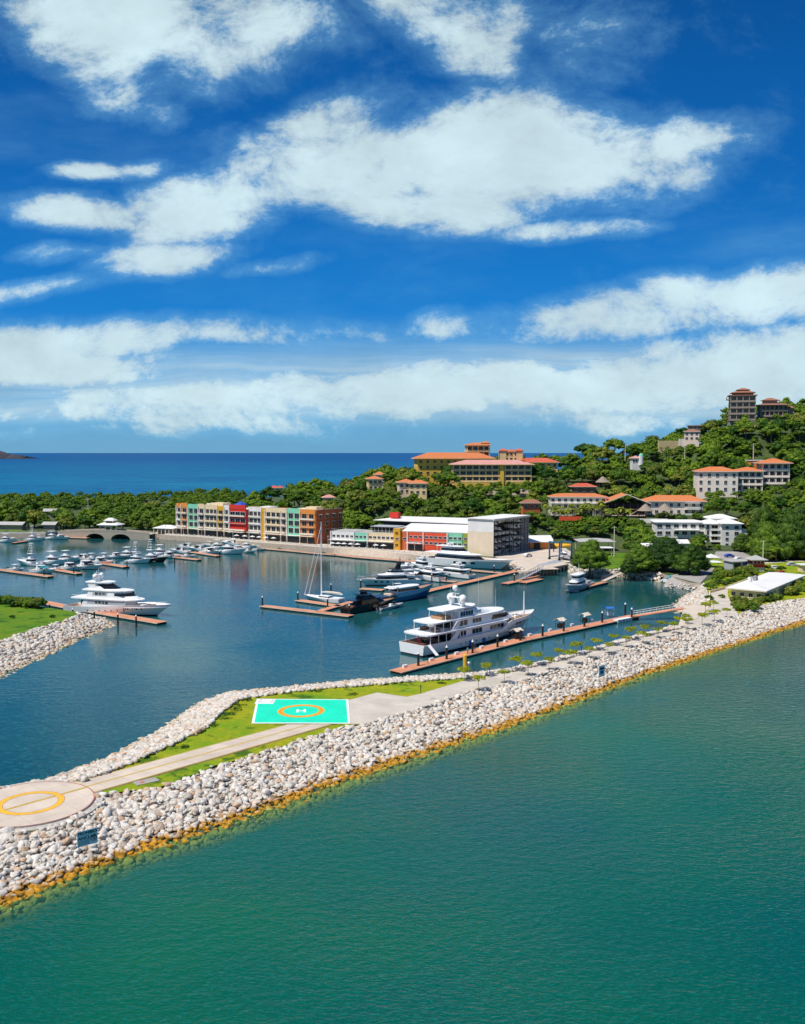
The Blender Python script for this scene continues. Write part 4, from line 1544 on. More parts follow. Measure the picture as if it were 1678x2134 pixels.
G1, G2, G3 = 'boats in the near left berths', 'boats along the far left quay', 'boats before the colourful apartments'
for pr, px, py, hd, sc, lb, g in [
    (SF, 64, 1178, 158, .95, 'white sportfishing boat with tall tower, leftmost of the near left berths, bow left', G1),
    (EX, 92, 1194, -22, 1.0, 'white cruiser with teal windscreen at the end of the near left dock', G1),
    (SFN, 112, 1176, -22, 1.05, 'white sportfishing boat with high flybridge and no tower, behind the teal windscreen', G1),
    (CC, 124, 1190, -22, .9, 'small white console boat right of the teal windscreen cruiser', G1),
    (EXD, 151, 1188, -22, 1.0, 'low white cruiser just left of the long white bow at the near dock', G1),
    (EXD, 186, 1186, -22, 1.15, 'long low white cruiser above the mast of the left yacht', G1),
    (EXD, 170, 1168, 160, .95, 'white cruiser behind the gap between the two near docks', G1),
    (CC, 199, 1166, -20, 1.0, 'white console boat at the root of the second orange dock', G1),
    (CC, 226, 1166, -20, 1.05, 'white console boat left of the two open boats over the second dock', G1),
    (EXD, 246, 1163, -20, .8, 'small white cruiser with arch over the second dock', G1),
    (SF, 286, 1173, -20, .92, 'white sportfishing boat with short tower right of the second dock', G1),
    (SFD, 318, 1171, -20, 1.0, 'dark hulled sportfishing boat with the tallest tower of the left rows', G1),
    (SFN, 336, 1158, -18, .95, 'white flybridge boat behind the dark hulled one', G1),
    (SFN, 14, 1130, -15, .85, 'white flybridge boat at the far left edge by the grassy quay', G2),
    (SF, 70, 1127, -12, .85, 'white sportfishing boat with tower by the far left quay', G2),
    (CC, 88, 1124, -12, .9, 'white console boat between the two boats of the far quay', G2),
    (SFN, 110, 1124, -14, .85, 'white flybridge boat with outriggers under the dark trees', G2),
    (CC, 158, 1120, 10, .9, 'small open white boat at the far quay left of the bridge', G2),
    (EXD, 374, 1152, 158, .95, 'white cruiser with bow pointing left in front of the green apartment bay', G3),
    (CC, 397, 1163, -18, 1.1, 'low white console boat at the end of the front orange dock', G3),
    (EXD, 412, 1148, 160, .95, 'white cruiser moored stern to the front dock below the yellow bay', G3),
    (EXD, 440, 1154, -18, .95, 'white cruiser with hardtop in the middle of the front row', G3),
    (SFN, 478, 1154, -18, 1.15, 'largest white flybridge boat of the row before the apartments', G3),
    (EXD, 480, 1136, 160, 1.0, 'white cruiser behind the largest flybridge boat of the row', G3),
    (SFN, 516, 1143, -18, .8, 'small white flybridge boat at the right end of the row', G3),
    (CC, 524, 1152, -18, 1.0, 'open white boat nearest the quay wall below the red bay', G3),
    (CC, 430, 1138, 165, .9, 'open white boat close to the quay under the yellow bay', G3),
    (CCG, 1186, 1234, 175, .55, 'small dark raft boat left of the fishing vessel', 'boats in the inner bay'),
    (CC, 1222, 1217, 40, .75, 'white console boat with canopy behind the grey fishing vessel', 'boats in the inner bay'),
    (CC, 898, 1196, 150, .8, 'open white boat behind the flybridge yacht at the diagonal pier', 'boats in the inner bay'),
    (CC, 840, 1230, 20, .9, 'white runabout squeezed behind the blue hull', 'boats in the inner bay'),
]:
    place(pr, px, py, hd, lb, g, sc)

# ------------------------------------------------------------------ grey fishing vessel in the inner bay
p, q_ = at(1228, 1220, 0), at(1182, 1238, 0)
fv = thing('fishing_vessel', 'grey hulled fishing vessel with white wheelhouse, bow pointing to the lower left', 'fishing boat', p, facing(p, q_))
L = (q_ - p).length
h = Hull(L, 4.6, [(0, 1.5), (.4, 1.6), (1, 3.1)], 0.10, .55, .9)
h.add(MB(), 'hull_steel', bul=.4, wl=.3, deck='concrete_grey').build('hull', fv)
mb = MB()
for s in (-1, 1):
    pts = [(h.x(k, 1), s * (h.hb(k, 1) + .02), h.sheer(k) + .04) for k in np.linspace(.3, 1, 14)]
    for a, b in zip(pts, pts[1:]):
        mb.tube(a, b, .14, 'white_paint', n=5)
mb.build('rub_rail', fv)
Tier(L * .38, L * .78, 3.4, 1.4, 3.6, .5, .1, 1.0, .03).add(MB(), 'white_paint', (.5, .8)).build('cabin', fv)
Tier(L * .42, L * .68, 2.9, 3.6, 5.6, .3, .1, .9, .04).add(MB(), 'white_paint', (.45, .78)).build('wheelhouse', fv)
mb = MB(); slab(mb, L * .38, L * .72, 3.3, 5.6, .12, .8, .3); mb.build('wheelhouse_roof', fv)
mb = MB(); mb.tube((L * .5, 0, 5.7), (L * .5, 0, 9.4), .07, 'white_paint', n=5); mb.tube((L * .3, -1.3, 2), (L * .3, -1.3, 8), .05, 'chrome', n=4); mb.build('mast', fv)
mb = MB(); mb.box((L * .16, 0, 1.8), (L * .2, 2.8, .8), 'hull_grey'); mb.build('stern_gear', fv)

# turquoise open skiff drawn up on the ramp
p, q_ = at(1386, 1212, .9), at(1440, 1197, 2.0)
sk = thing('skiff', 'long open white skiff with turquoise top resting on the slipway under the trees', 'skiff', (p.x, p.y, 1.0), facing(p, q_))
L = (q_ - p).length
h = Hull(L, 2.2, [(0, .8), (1, 1.5)], .12, .5, .9, draft=.25)
h.add(MB(), 'white_hull', bul=.35, wl=.15, low='white_paint', deck='hull_turquoise').build('hull', sk)
mb = MB()
mb.prism([(L * .1, -.9), (L * .8, -.75), (L * .8, .75), (L * .1, .9)], 1.6, 1.68, 'hull_turquoise')
for xx in (.15, .45, .75):
    for s in (-.7, .7):
        mb.tube((L * xx, s, .7), (L * xx, s, 1.6), .03, 'chrome', n=4)
mb.build('awning', sk)
for xx in (.25, .7):
    mb = MB(); mb.box((L * xx, 0, -.42), (.5, 1.6, .5), 'bark_pale'); mb.build('cradle', sk)
# ================================================================== docks, piles, saplings
def dock(label, pts, width=2.6, z=0.62, name='floating_dock', group=None, planks=True, edge='concrete_pink'):
    """pts are points of the centre line; the deck sits on black floats"""
    P = [Vector((p.x, p.y, 0)) for p in pts]
    o = P[0].copy()
    t = thing(name, label, 'dock', o, 0.0, group)
    Q = [p - o for p in P]
    mb = MB()
    dk, fl, ed = MB(), MB(), MB()
    for a, b in zip(Q, Q[1:]):
        d = (b - a); L = d.length; u = d / L
        n_ = Vector((-u.y, u.x, 0))
        rot = math.atan2(u.y, u.x)
        c = (a + b) / 2
        dk.box((c.x, c.y, z - .06), (L, width, .12), 'deck_orange', rot)
        for s in (-1, 1):
            e = c + n_ * s * (width / 2 + .06)
            ed.box((e.x, e.y, z - .09), (L + .1, .12, .24), edge, rot)
        k = max(1, int(L / 5))
        for i in range(k):
            f = a + u * (L * (i + .5) / k)
            fl.box((f.x, f.y, .12), (L / k * .93, width * .96, .72), 'black_float', rot)
    dk.build('deck', t); ed.build('edge_beam', t); fl.build('float', t)
    return t


def mpile(h=3.3, r=.27, cap=True, mt='pile_black', collar='pile_rust'):
    t = thing('mooring_pile', 'pile', 'pile')
    mb = MB(); mb.tube((0, 0, -1), (0, 0, h), r, mt, n=10); mb.build('post', t)
    if cap:
        mb = MB(); mb.tube((0, 0, h), (0, 0, h + .55), r * 1.12, 'white_paint', .04, n=10); mb.build('cap', t)
    mb = MB(); mb.tube((0, 0, .5), (0, 0, .72), r * 1.5, collar, n=10); mb.build('collar', t)
    return t


# long pier with the big yacht
PIER = [(824, 1399), (872, 1386.5), (931, 1371.5), (985, 1358), (1037, 1345), (1085, 1332), (1131, 1321), (1175, 1310), (1218, 1301), (1262, 1291), (1322, 1283)]
pier = [at(x, y, .62) for x, y in PIER]
a0, a1 = pier[0], pier[-1]
dock('long orange floating pier on black floats beside the largest white yacht', [a0, at(1085, 1333, .62), a1], 3.4, name='long_pier')
PILES = [(872, 1391), (931, 1377), (985, 1364.5), (1037, 1352), (1084.5, 1338), (1131, 1329), (1175, 1318.5), (1218, 1309), (1255, 1300), (1316.5, 1292), (1303, 1281)]
PL = mpile()
first = True
ordn = ['first', 'second', 'third', 'fourth', 'fifth', 'sixth', 'seventh', 'eighth', 'ninth', 'tenth', 'eleventh', 'twelfth']
for i, (x, y_) in enumerate(PILES):
    p = at(x, y_, .2)
    lb = f'black mooring pile with white cap, {ordn[i]} along the long pier from its seaward end'
    if i == 0:
        PL.location = (p.x, p.y, 0); PL['label'] = lb; PL['group'] = 'capped piles of the long pier'
    else:
        dup(PL, (p.x, p.y, 0), 0, lb, 'capped piles of the long pier')
for x, y_, lb in [(547, 1263, 'black pile with white cap at the left tip of the outer T dock'), (621, 1253, 'black pile with white cap at the left tip of the inner T dock'), (683, 1267, 'white-capped pile where the two T docks join'),
                  (728, 1281, 'white-capped pile beside the stern of the black yacht'), (690, 1235, 'white-capped pile behind the sailing boat boom'), (752, 1226, 'pile at the tip of the short dock under the black-topped cruiser'),
                  (900, 1213, 'white-capped pile at the seaward end of the diagonal pier'), (930, 1213, 'white-capped pile on the diagonal pier beside the white cruiser'), (981, 1203, 'white-capped pile in the middle of the diagonal pier'),
                  (1030, 1194, 'white-capped pile where the diagonal pier meets its finger'), (1072, 1213, 'white-capped pile on the short gangway dock'), (1075, 1186, 'white-capped pile at the landward end of the diagonal pier'),
                  (104, 1281, 'white-capped pile behind the left yacht at the dock root'), (152, 1290, 'dark pile against the hull of the left yacht near its stern'), (197, 1295, 'dark pile against the middle of the left yacht hull'),
                  (246, 1301, 'dark pile against the forward hull of the left yacht'), (284, 1305, 'dark pile near the bow of the left yacht'), (92, 1201, 'pile at the end of the near left dock'), (265, 1183, 'pile at the end of the second orange dock'),
                  (154, 1196, 'pile beside the low white cruiser at the near left dock'), (364, 1175, 'pile right of the dark hulled sportfishing boat'), (458, 1162, 'pile before the row of boats at the apartments'), (538, 1152, 'pile at the right end of the boat row')]:
    p = at(x, y_, .2)
    dup(PL, (p.x, p.y, 0), 0, lb, 'mooring piles of the marina', .9)
# mast-like yellow pile near the lawn
p = at(969, 1399, 0)
yp = thing('marker_pile', 'thick yellow marker pile standing in the water before the lawn', 'pile', (p.x, p.y, 0))
mb = MB(); mb.tube((0, 0, -1), (0, 0, 3.6), .42, 'yellow_paint', n=12); mb.build('post', yp)
mb = MB(); mb.tube((0, 0, 3.6), (0, 0, 3.75), .46, 'yellow_paint', .30, n=12); mb.build('cap', yp)
p = at(977, 1404, 0)
wl = thing('lamp_bollard', 'small white-headed bollard at the water edge by the yellow pile', 'bollard', (p.x, p.y, 0))
mb = MB(); mb.tube((0, 0, -.5), (0, 0, 2.2), .1, 'grey_metal', n=8); mb.build('post', wl)
mb = MB(); mb.ball((0, 0, 2.4), .28, 'white_paint'); mb.build('head', wl)

# kiosks with little pitched roofs on the outer edge of the pier
def kiosk(px, py, lb):
    p = at(px, py, .62)
    t = thing('pier_shelter', lb, 'shelter', p, facing(a0, a1), 'small shelters on the long pier')
    mb = MB()
    for sx in (-1.0, 1.0):
        for sy in (-.7, .7):
            mb.tube((sx, sy, 0), (sx, sy, 2.1), .06, 'pile_black', n=5)
    mb.build('posts_frame', t)
    mb = MB(); mb.gable(-1.5, 1.5, -1.15, 1.15, 2.1, .65, 'canvas_cream', 'x', .1); mb.build('roof', t)
    mb = MB(); mb.box((0, 0, .6), (1.5, .9, 1.2), 'pile_black'); mb.build('service_cabinet', t)
    return t


kiosk(1077, 1331, 'pier shelter with grey pitched roof under the big yacht bow')
kiosk(1167, 1308, 'pier shelter with grey pitched roof, middle of the three on the long pier')
kiosk(1219, 1297, 'pier shelter with grey pitched roof, nearest to the gangway of the long pier')
# white service float and blue awning at the pier root
p = at(1291, 1290, .62)
sf = thing('service_float', 'white boxy float hanging on the pier near the gangway', 'float', p, facing(a0, a1) - R(6))
mb = MB(); mb.box((0, -1.2, -.1), (6.5, 1.6, .9), 'white_paint'); mb.build('body', sf)
for k in (-2.2, -.7, .8, 2.3):
    mb = MB(); mb.box((k, -2.02, -.05), (1.1, .06, .6), 'hull_grey'); mb.build('panel', sf)
p = at(1270, 1282, .62)
aw = thing('fuel_stand', 'white stand under a small blue awning at the root of the long pier', 'stand', p, R(10))
mb = MB()
for sx in (-1, 1):
    for sy in (-.8, .8):
        mb.tube((sx, sy, 0), (sx, sy, 2.1), .05, 'white_paint', n=5)
mb.box((0, 0, .5), (1.2, .8, 1.0), 'white_paint')
mb.build('frame', aw)
mb = MB(); mb.gable(-1.3, 1.3, -1.1, 1.1, 2.1, .4, 'canvas_blue', 'x', .08); mb.build('awning', aw)

# dock boxes and power pedestals on the long pier
box0 = None
for i, (x, y_) in enumerate([(850, 1392), (905, 1378), (958, 1365), (1010, 1352), (1060, 1339), (1110, 1326), (1152, 1316), (1198, 1305), (1238, 1296)]):
    p = at(x, y_, .62)
    lb = f'white dock box on the long pier, {ordn[i]} from the seaward end'
    if box0 is None:
        box0 = thing('dock_box', lb, 'dock box', p, facing(a0, a1), 'white dock boxes on the long pier')
        mb = MB(); mb.box((0, .9, .25), (1.2, .5, .5), 'white_paint'); mb.build('body', box0)
        mb = MB(); mb.box((0, .9, .54), (1.26, .56, .07), 'white_hull'); mb.build('lid', box0)
    else:
        dup(box0, p, facing(a0, a1), lb, 'white dock boxes on the long pier')

# gangway to the breakwater
g0, g1 = at(1318, 1285, .9), at(1425, 1268, TOPZ)
gw = thing('gangway', 'pinkish timber gangway with white rails linking the long pier to the rocks', 'gangway', g0, 0)
d = g1 - g0
mb = MB()
n_ = Vector((-d.y, d.x, 0)).normalized()
w_ = 1.3
mb.loft([[-n_ * w_, n_ * w_, n_ * w_ + Vector((0, 0, .2)), -n_ * w_ + Vector((0, 0, .2))], [d - n_ * w_, d + n_ * w_, d + n_ * w_ + Vector((0, 0, .2)), d - n_ * w_ + Vector((0, 0, .2))]], 'deck_orange')
mb.build('walkway', gw)
for s in (-1, 1):
    mb = MB(); rail(mb, [n_ * w_ * s + Vector((0, 0, .2)), d + n_ * w_ * s + Vector((0, 0, .2))], 1.1, .05, 'white_paint', 1.8)
    mb.tube(n_ * w_ * s + Vector((0, 0, .75)), d + n_ * w_ * s + Vector((0, 0, .75)), .03, 'white_paint', n=4)
    mb.build('railing', gw)
sheet('landing_path', [(1412, 1310), (1419, 1288), (1426, 1264), (1478, 1255), (1476, 1270), (1440, 1299)], 'concrete_pink', 0.12)

# mooring lines of the big yacht
def line(a, b, lb, sag=.5, r=.045):
    a, b = Vector(a), Vector(b)
    mb = MB()
    prev = a
    for k in range(1, 9):
        t_ = k / 8
        p = a.lerp(b, t_); p.z -= sag * 4 * t_ * (1 - t_)
        mb.tube(prev - a, p - a, r, 'pile_black', n=4, caps=False)
        prev = p
    o = mb.build('mooring_line', None, loc=a)
    tag(o, lb, 'rope')


uy = (yB - yA).normalized(); ny = Vector((-uy.y, uy.x, 0))
bowp = yA + uy * 46.5 + Vector((0, 0, 4.2))
for (px, py), lb in (((1131, 1323), 'dark mooring line from the big yacht bow to the pile beyond it'), ((1172, 1311), 'longest dark mooring line from the big yacht bow to the pier'), ((1090, 1331), 'steep dark mooring line hanging from the big yacht bow')):
    line(bowp, at(px, py, .7), lb)
line(yA + uy * .5 - ny * 3.2 + Vector((0, 0, 2.4)), at(893, 1383, .7), 'dark mooring line from the big yacht stern to the pier', .2)

# the T docks of the middle basin
dock('outer orange dock with white-capped piles, nearest of the middle docks', [at(547, 1262, .6), at(732, 1283, .6)], 2.6, group='orange floating docks')
dock('inner orange dock behind the outer T dock', [at(621, 1250, .6), at(712, 1263, .6)], 2.6, group='orange floating docks')
dock('short oblique orange dock joining the two T docks', [at(664, 1274, .6), at(706, 1261, .6), at(760, 1247, .6)], 2.2, group='orange floating docks')
dock('short orange finger dock under the black-topped white cruiser', [at(752, 1226, .6), at(800, 1229, .6)], 2.6, group='orange floating docks')
dock('long diagonal orange pier leading to the boatyard', [at(800, 1256, .6), at(900, 1229, .6), at(990, 1209, .6), at(1079, 1189, .6)], 3.2, group='orange floating docks')
dock('orange finger dock beside the white cruiser bow', [at(904, 1208, .6), at(952, 1212, .6)], 2.2, group='orange floating docks')
dock('orange finger dock under the bow of the long sleek yacht', [at(981, 1188, .6), at(1050, 1194, .6)], 2.2, group='orange floating docks')
dock('orange dock running out from the boatyard gangway', [at(1052, 1216, .6), at(1105, 1205, .6), at(1128, 1200, .6)], 3.0, group='orange floating docks')
dock('low grey working float beside the boatyard gangway', [at(1090, 1214, .6), at(1126, 1206, .6)], 3.0, group='orange floating docks')
dock('near left dock running out from the left edge', [at(-60, 1178, .6), at(0, 1187, .6), at(106, 1201, .6)], 2.6, group='orange floating docks')
dock('second orange dock left of the dark hulled boat', [at(186, 1169, .6), at(264, 1181, .6)], 3.0, group='orange floating docks')
dock('orange finger between the white cruisers of the near left dock', [at(112, 1186, .6), at(166, 1195, .6)], 2.6, group='orange floating docks')
dock('orange dock in front of the apartments, left part', [at(340, 1158, .6), at(416, 1166, .6)], 2.6, group='orange floating docks')
dock('orange dock in front of the apartments, right part', [at(400, 1150, .6), at(456, 1158, .6)], 2.6, group='orange floating docks')
dock('brown dock along the far left quay', [at(28, 1131, .6), at(56, 1127, .6)], 2.4, group='orange floating docks')
dock('red brown dock left of the arched bridge', [at(126, 1119, .6), at(184, 1121, .6)], 2.6, group='orange floating docks')
dock('long thin dock at the foot of the apartment quay wall', [at(540, 1142, .6), at(600, 1147, .6), at(660, 1153, .6), at(700, 1156, .6)], 2.4, group='orange floating docks')
dock('red dock curving along the shop quay', [at(680, 1153, .6), at(748, 1161, .6), at(868, 1170, .6)], 3.2, group='orange floating docks')
dock('orange dock along the left yacht', [at(84, 1253, .6), at(150, 1266, .6), at(240, 1281, .6), at(338, 1297, .6)], 3.4, name='yacht_dock', group='orange floating docks')
# grey gangway truss at the boatyard
g0, g1 = at(1086, 1207, 1.0), at(1128, 1186, 3.2)
gg = thing('gangway', 'grey steel truss gangway by the boatyard quay', 'gangway', g0, 0)
d = g1 - g0
n_ = Vector((-d.y, d.x, 0)).normalized(); w_ = .9
mb = MB(); mb.loft([[-n_ * w_, n_ * w_, n_ * w_ + Vector((0, 0, .15)), -n_ * w_ + Vector((0, 0, .15))], [d - n_ * w_, d + n_ * w_, d + n_ * w_ + Vector((0, 0, .15)), d - n_ * w_ + Vector((0, 0, .15))]], 'grey_metal'); mb.build('walkway', gg)
for s in (-1, 1):
    mb = MB(); rail(mb, [n_ * w_ * s + Vector((0, 0, .1)), d + n_ * w_ * s + Vector((0, 0, .1))], 1.3, .07, 'grey_metal', 1.5)
    k = 8
    for i in range(k):
        mb.tube(n_ * w_ * s + d * (i / k) + Vector((0, 0, .1)), n_ * w_ * s + d * ((i + 1) / k) + Vector((0, 0, 1.4)), .05, 'grey_metal', n=4)
    mb.build('railing', gg)
# timber jetty with a kinked gangway in the inner bay
dock('weathered timber jetty rising from the fishing vessel to the grass', [at(1222, 1222, .9), at(1262, 1210, 1.2)], 2.2, z=.9, name='timber_jetty')
g0, g1 = at(1258, 1211, 1.1), at(1304, 1190, 3.0)
gg = thing('gangway', 'weathered timber gangway reaching the green lawn between the dark trees', 'gangway', g0, 0)
d = g1 - g0
n_ = Vector((-d.y, d.x, 0)).normalized(); w_ = .9
mb = MB(); mb.loft([[-n_ * w_, n_ * w_, n_ * w_ + Vector((0, 0, .15)), -n_ * w_ + Vector((0, 0, .15))], [d - n_ * w_, d + n_ * w_, d + n_ * w_ + Vector((0, 0, .15)), d - n_ * w_ + Vector((0, 0, .15))]], 'concrete_pink'); mb.build('walkway', gg)
for s in (-1, 1):
    mb = MB(); rail(mb, [n_ * w_ * s, d + n_ * w_ * s], 1.1, .05, 'grey_metal', 1.5); mb.build('railing', gg)

# ------------------------------------------------------------------ signs on the rocks
def text_mesh(mb_parent, txt, size, x, z, mt, name='lettering', depth=.01, y=-.03):
    cu = bpy.data.curves.new(name, 'FONT')
    cu.body = txt
    cu.size = size
    cu.extrude = depth
    cu.offset = size * .025
    o = bpy.data.objects.new(name, cu)
    COL.objects.link(o)
    bpy.context.view_layer.update()
    dg = bpy.context.evaluated_depsgraph_get()
    me = bpy.data.meshes.new_from_object(o.evaluated_get(dg))
    bpy.data.objects.remove(o)
    me.materials.clear(); me.materials.append(MATS[mt])
    t = bpy.data.objects.new(name, me)
    COL.objects.link(t)
    t.parent = mb_parent
    t.rotation_euler = (R(90), 0, 0)
    t.location = (x, y, z)
    return t


def warn_sign(px, py, z, w, h, rot, lb, text=True):
    p = at(px, py, z)
    t = thing('warning_sign', lb, 'sign', (p.x, p.y, z), rot)
    mb = MB(); mb.box((0, 0, .8 + h / 2), (w, .05, h), 'sign_blue'); mb.build('board', t)
    for s in (-1, 1):
        mb = MB(); mb.tube((s * w * .42, .06, -.8), (s * w * .42, .06, .9 + h), .04, 'grey_metal', n=6); mb.build('post', t)
    if text:
        text_mesh(t, 'PROHIBIDO', h * .27, -w * .46, .8 + h * .74, 'black_paint')
        text_mesh(t, 'ANCLAR', h * .30, -w * .46, .8 + h * .42, 'black_paint')
        mb = MB()
        for k in range(4):
            mb.box((-w * .16, -.03, .8 + h * (.33 - .075 * k)), (w * .56, .012, h * .02), 'hull_navy')
        mb.build('small_print', t)
        cx, cz, r_ = w * .31, .8 + h * .38, h * .20
        mb = MB()
        n = 24
        V = [(cx + rr * math.cos(2 * PI * k / n), -.034, cz + rr * math.sin(2 * PI * k / n)) for rr in (r_, r_ * .78) for k in range(n)]
        mb.add(V, [(k, (k + 1) % n, n + (k + 1) % n, n + k) for k in range(n)], 'sign_red')
        mb.box((cx, -.036, cz), (r_ * 1.8, .008, r_ * .18), 'sign_red', 0, (R(45), 'Y'))
        mb.tube((cx, -.032, cz - r_ * .5), (cx, -.032, cz + r_ * .5), r_ * .08, 'black_paint', n=5)
        mb.box((cx, -.032, cz - r_ * .45), (r_ * .9, .01, r_ * .14), 'black_paint')
        mb.box((cx, -.032, cz + r_ * .4), (r_ * .5, .01, r_ * .1), 'black_paint')
        mb.build('no_anchor_symbol', t)
    else:
        mb = MB(); mb.box((0, -.03, .8 + h * .72), (w * .8, .012, h * .16), 'black_paint'); mb.box((0, -.03, .8 + h * .4), (w * .5, .012, h * .3), 'hull_navy'); mb.build('lettering', t)
    return t


warn_sign(183, 1775, 1.9, 2.4, 1.8, R(40), 'blue grey no-anchoring sign with PROHIBIDO ANCLAR in black capitals on the near rocks')
warn_sign(1254, 1418, 1.6, 1.8, 2.3, R(38), 'small blue grey sign on the rocks far along the breakwater', text=False)

# ------------------------------------------------------------------ saplings along the promenade
leafm = None


def leaf_material(name, dark, light, trans=0.25, objvar=0.25):
    m = bpy.data.materials.new(name)
    m.use_nodes = True
    T = NT(m.node_tree)
    b = T.n['Principled BSDF']
    out = T.n['Material Output']
    b.inputs['Roughness'].default_value = 0.6
    b.inputs['Specular IOR Level'].default_value = 0.2
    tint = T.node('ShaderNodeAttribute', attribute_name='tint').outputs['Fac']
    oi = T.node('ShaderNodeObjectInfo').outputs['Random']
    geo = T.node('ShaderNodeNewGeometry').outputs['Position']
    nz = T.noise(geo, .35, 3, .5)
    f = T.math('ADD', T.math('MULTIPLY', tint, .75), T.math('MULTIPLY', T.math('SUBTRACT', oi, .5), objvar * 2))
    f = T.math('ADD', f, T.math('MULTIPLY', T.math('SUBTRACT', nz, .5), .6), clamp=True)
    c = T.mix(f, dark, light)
    T.l.new(c, b.inputs['Base Color'])
    tr = T.node('ShaderNodeBsdfTranslucent')
    T.l.new(c, tr.inputs[0])
    mx = T.node('ShaderNodeMixShader')
    mx.inputs[0].default_value = trans
    T.l.new(b.outputs[0], mx.inputs[1]); T.l.new(tr.outputs[0], mx.inputs[2])
    T.l.new(mx.outputs[0], out.inputs[0])
    MATS[name] = m


leaf_material('leaf_lime', (0.22, 0.30, 0.015), (0.48, 0.50, 0.02), .35)
leaf_material('leaf_green', (0.030, 0.095, 0.010), (0.21, 0.32, 0.022), .30, .45)
leaf_material('leaf_dark', (0.020, 0.060, 0.008), (0.15, 0.25, 0.018), .25, .35)
leaf_material('leaf_olive', (0.07, 0.12, 0.014), (0.27, 0.29, 0.035), .22, .35)
leaf_material('leaf_palm', (0.08, 0.13, 0.014), (0.36, 0.38, 0.04), .25)


def crown_arrays(lumps, per, leaf, r_, core=True, flat=1.0):
    """lumps: (cx,cy,cz,rx,ry,rz); many small quads near each lump's surface + a dark solid core; returns verts, quads, tint"""
    V, Q, Tn = [], [], []
    for (cx, cy, cz, rx, ry, rz) in lumps:
        base = r_.uniform(0.15, .85)
        if core:
            n, m_ = 6, 4
            o = len(V)
            for i in range(m_ + 1):
                a = -PI / 2 * .8 + PI * .85 * i / m_
                for k in range(n):
                    j = r_.uniform(.66, .86)
                    V.append((cx + rx * j * math.cos(a) * math.cos(2 * PI * k / n), cy + ry * j * math.cos(a) * math.sin(2 * PI * k / n), cz + rz * j * math.sin(a)))
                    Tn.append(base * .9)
            for i in range(m_):
                for k in range(n):
                    k2 = (k + 1) % n
                    Q.append((o + i * n + k, o + i * n + k2, o + (i + 1) * n + k2, o + (i + 1) * n + k))
        for _ in range(per):
            d = Vector((r_.gauss(0, 1), r_.gauss(0, 1), r_.gauss(0.35, .8)))
            d.normalize()
            k = r_.uniform(.72, 1.08)
            p = Vector((cx + rx * d.x * k, cy + ry * d.y * k, cz + rz * d.z * k))
            nn = (d + Vector((r_.gauss(0, .5), r_.gauss(0, .5), r_.gauss(.4, .5)))).normalized()
            u = nn.orthogonal().normalized()
            w = nn.cross(u)
            a = r_.uniform(0, PI)
            u, w = u * math.cos(a) + w * math.sin(a), w * math.cos(a) - u * math.sin(a)
            s = leaf * r_.uniform(.6, 1.25)
            o = len(V)
            V += [tuple(p - u * s), tuple(p - w * s * .55), tuple(p + u * s), tuple(p + w * s * .55)]
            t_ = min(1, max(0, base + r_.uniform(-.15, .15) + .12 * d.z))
            Tn += [t_] * 4
            Q.append((o, o + 1, o + 2, o + 3))
    return np.array(V, dtype=np.float32), np.array(Q, dtype=np.int32), np.array(Tn, dtype=np.float32)


def crown_mesh(name, arr, mt):
    V, Q, Tn = arr
    c = np.stack([Tn, Tn, Tn, np.ones_like(Tn)], 1)
    me = np_mesh(name, V, Q, c)
    me.materials.append(MATS[mt])
    return me


def tree_thing(name, label, cat, trunk_mb, arr, mt, group=None, bark='bark'):
    t = thing(name, label, cat, group=group)
    trunk_mb.build('trunk', t)
    o = bpy.data.objects.new('crown', crown_mesh('crown', arr, mt))
    COL.objects.link(o)
    o.parent = t
    return t


def sapling(seed):
    r_ = random.Random(seed)
    mb = MB()
    mb.tube((0, 0, 0), (0.03, 0, 1.9), .06, 'bark_pale', .045, n=6)
    lumps = []
    for k in range(10):
        a = k * 2.4 + r_.uniform(-.4, .4)
        rr = r_.uniform(.35, 1.15)
        x, y, z = rr * math.cos(a), rr * math.sin(a), 2.35 + r_.uniform(-.15, .35) - rr * .12
        mb.tube((0.03, 0, 1.8), (x * .8, y * .8, z), .03, 'bark_pale', .015, n=4)
        lumps.append((x, y, z, r_.uniform(.42, .62), r_.uniform(.42, .62), .24))
    return tree_thing('sapling', 'sapling', 'young tree', mb, crown_arrays(lumps, 48, .17, r_, core=False), 'leaf_lime')


SAP = [sapling(40 + i) for i in range(4)]
SEAROW = [(997, 1437), (1051, 1423), (1100.5, 1407), (1144, 1395), (1188, 1383), (1228, 1371), (1267, 1360.6), (1305, 1348), (1340, 1340), (1371.5, 1329), (1405, 1320), (1434, 1312), (1463, 1303), (1489, 1295), (1515, 1286)]
INROW = [(968, 1419), (1016, 1409), (1075, 1398), (1121, 1387), (1163.6, 1376), (1201.7, 1366), (1243.5, 1355), (1278, 1345), (1316, 1334), (1346, 1325), (1377.6, 1317), (1413, 1308), (1470, 1280), (1487, 1272), (1430, 1300)]
i = 0
for row, nm in ((SEAROW, 'seaward'), (INROW, 'marina-side')):
    for j, (x, y_) in enumerate(row):
        p = at(x, y_, TOPZ + .04)
        nth = ordn[j] if j < 12 else ['thirteenth', 'fourteenth', 'fifteenth'][j - 12]
        lb = f'lime green sapling with flat crown, {nth} of the {nm} row counted from the helipad'
        s_ = random.uniform(.9, 1.2)
        if i < 4:
            o = SAP[i]; o.location = p; o['label'] = lb; o['group'] = 'saplings along the promenade'; o.scale = (s_, s_, s_)
        else:
            dup(SAP[i % 4], p, random.uniform(0, 6), lb, 'saplings along the promenade', s_)
        i += 1
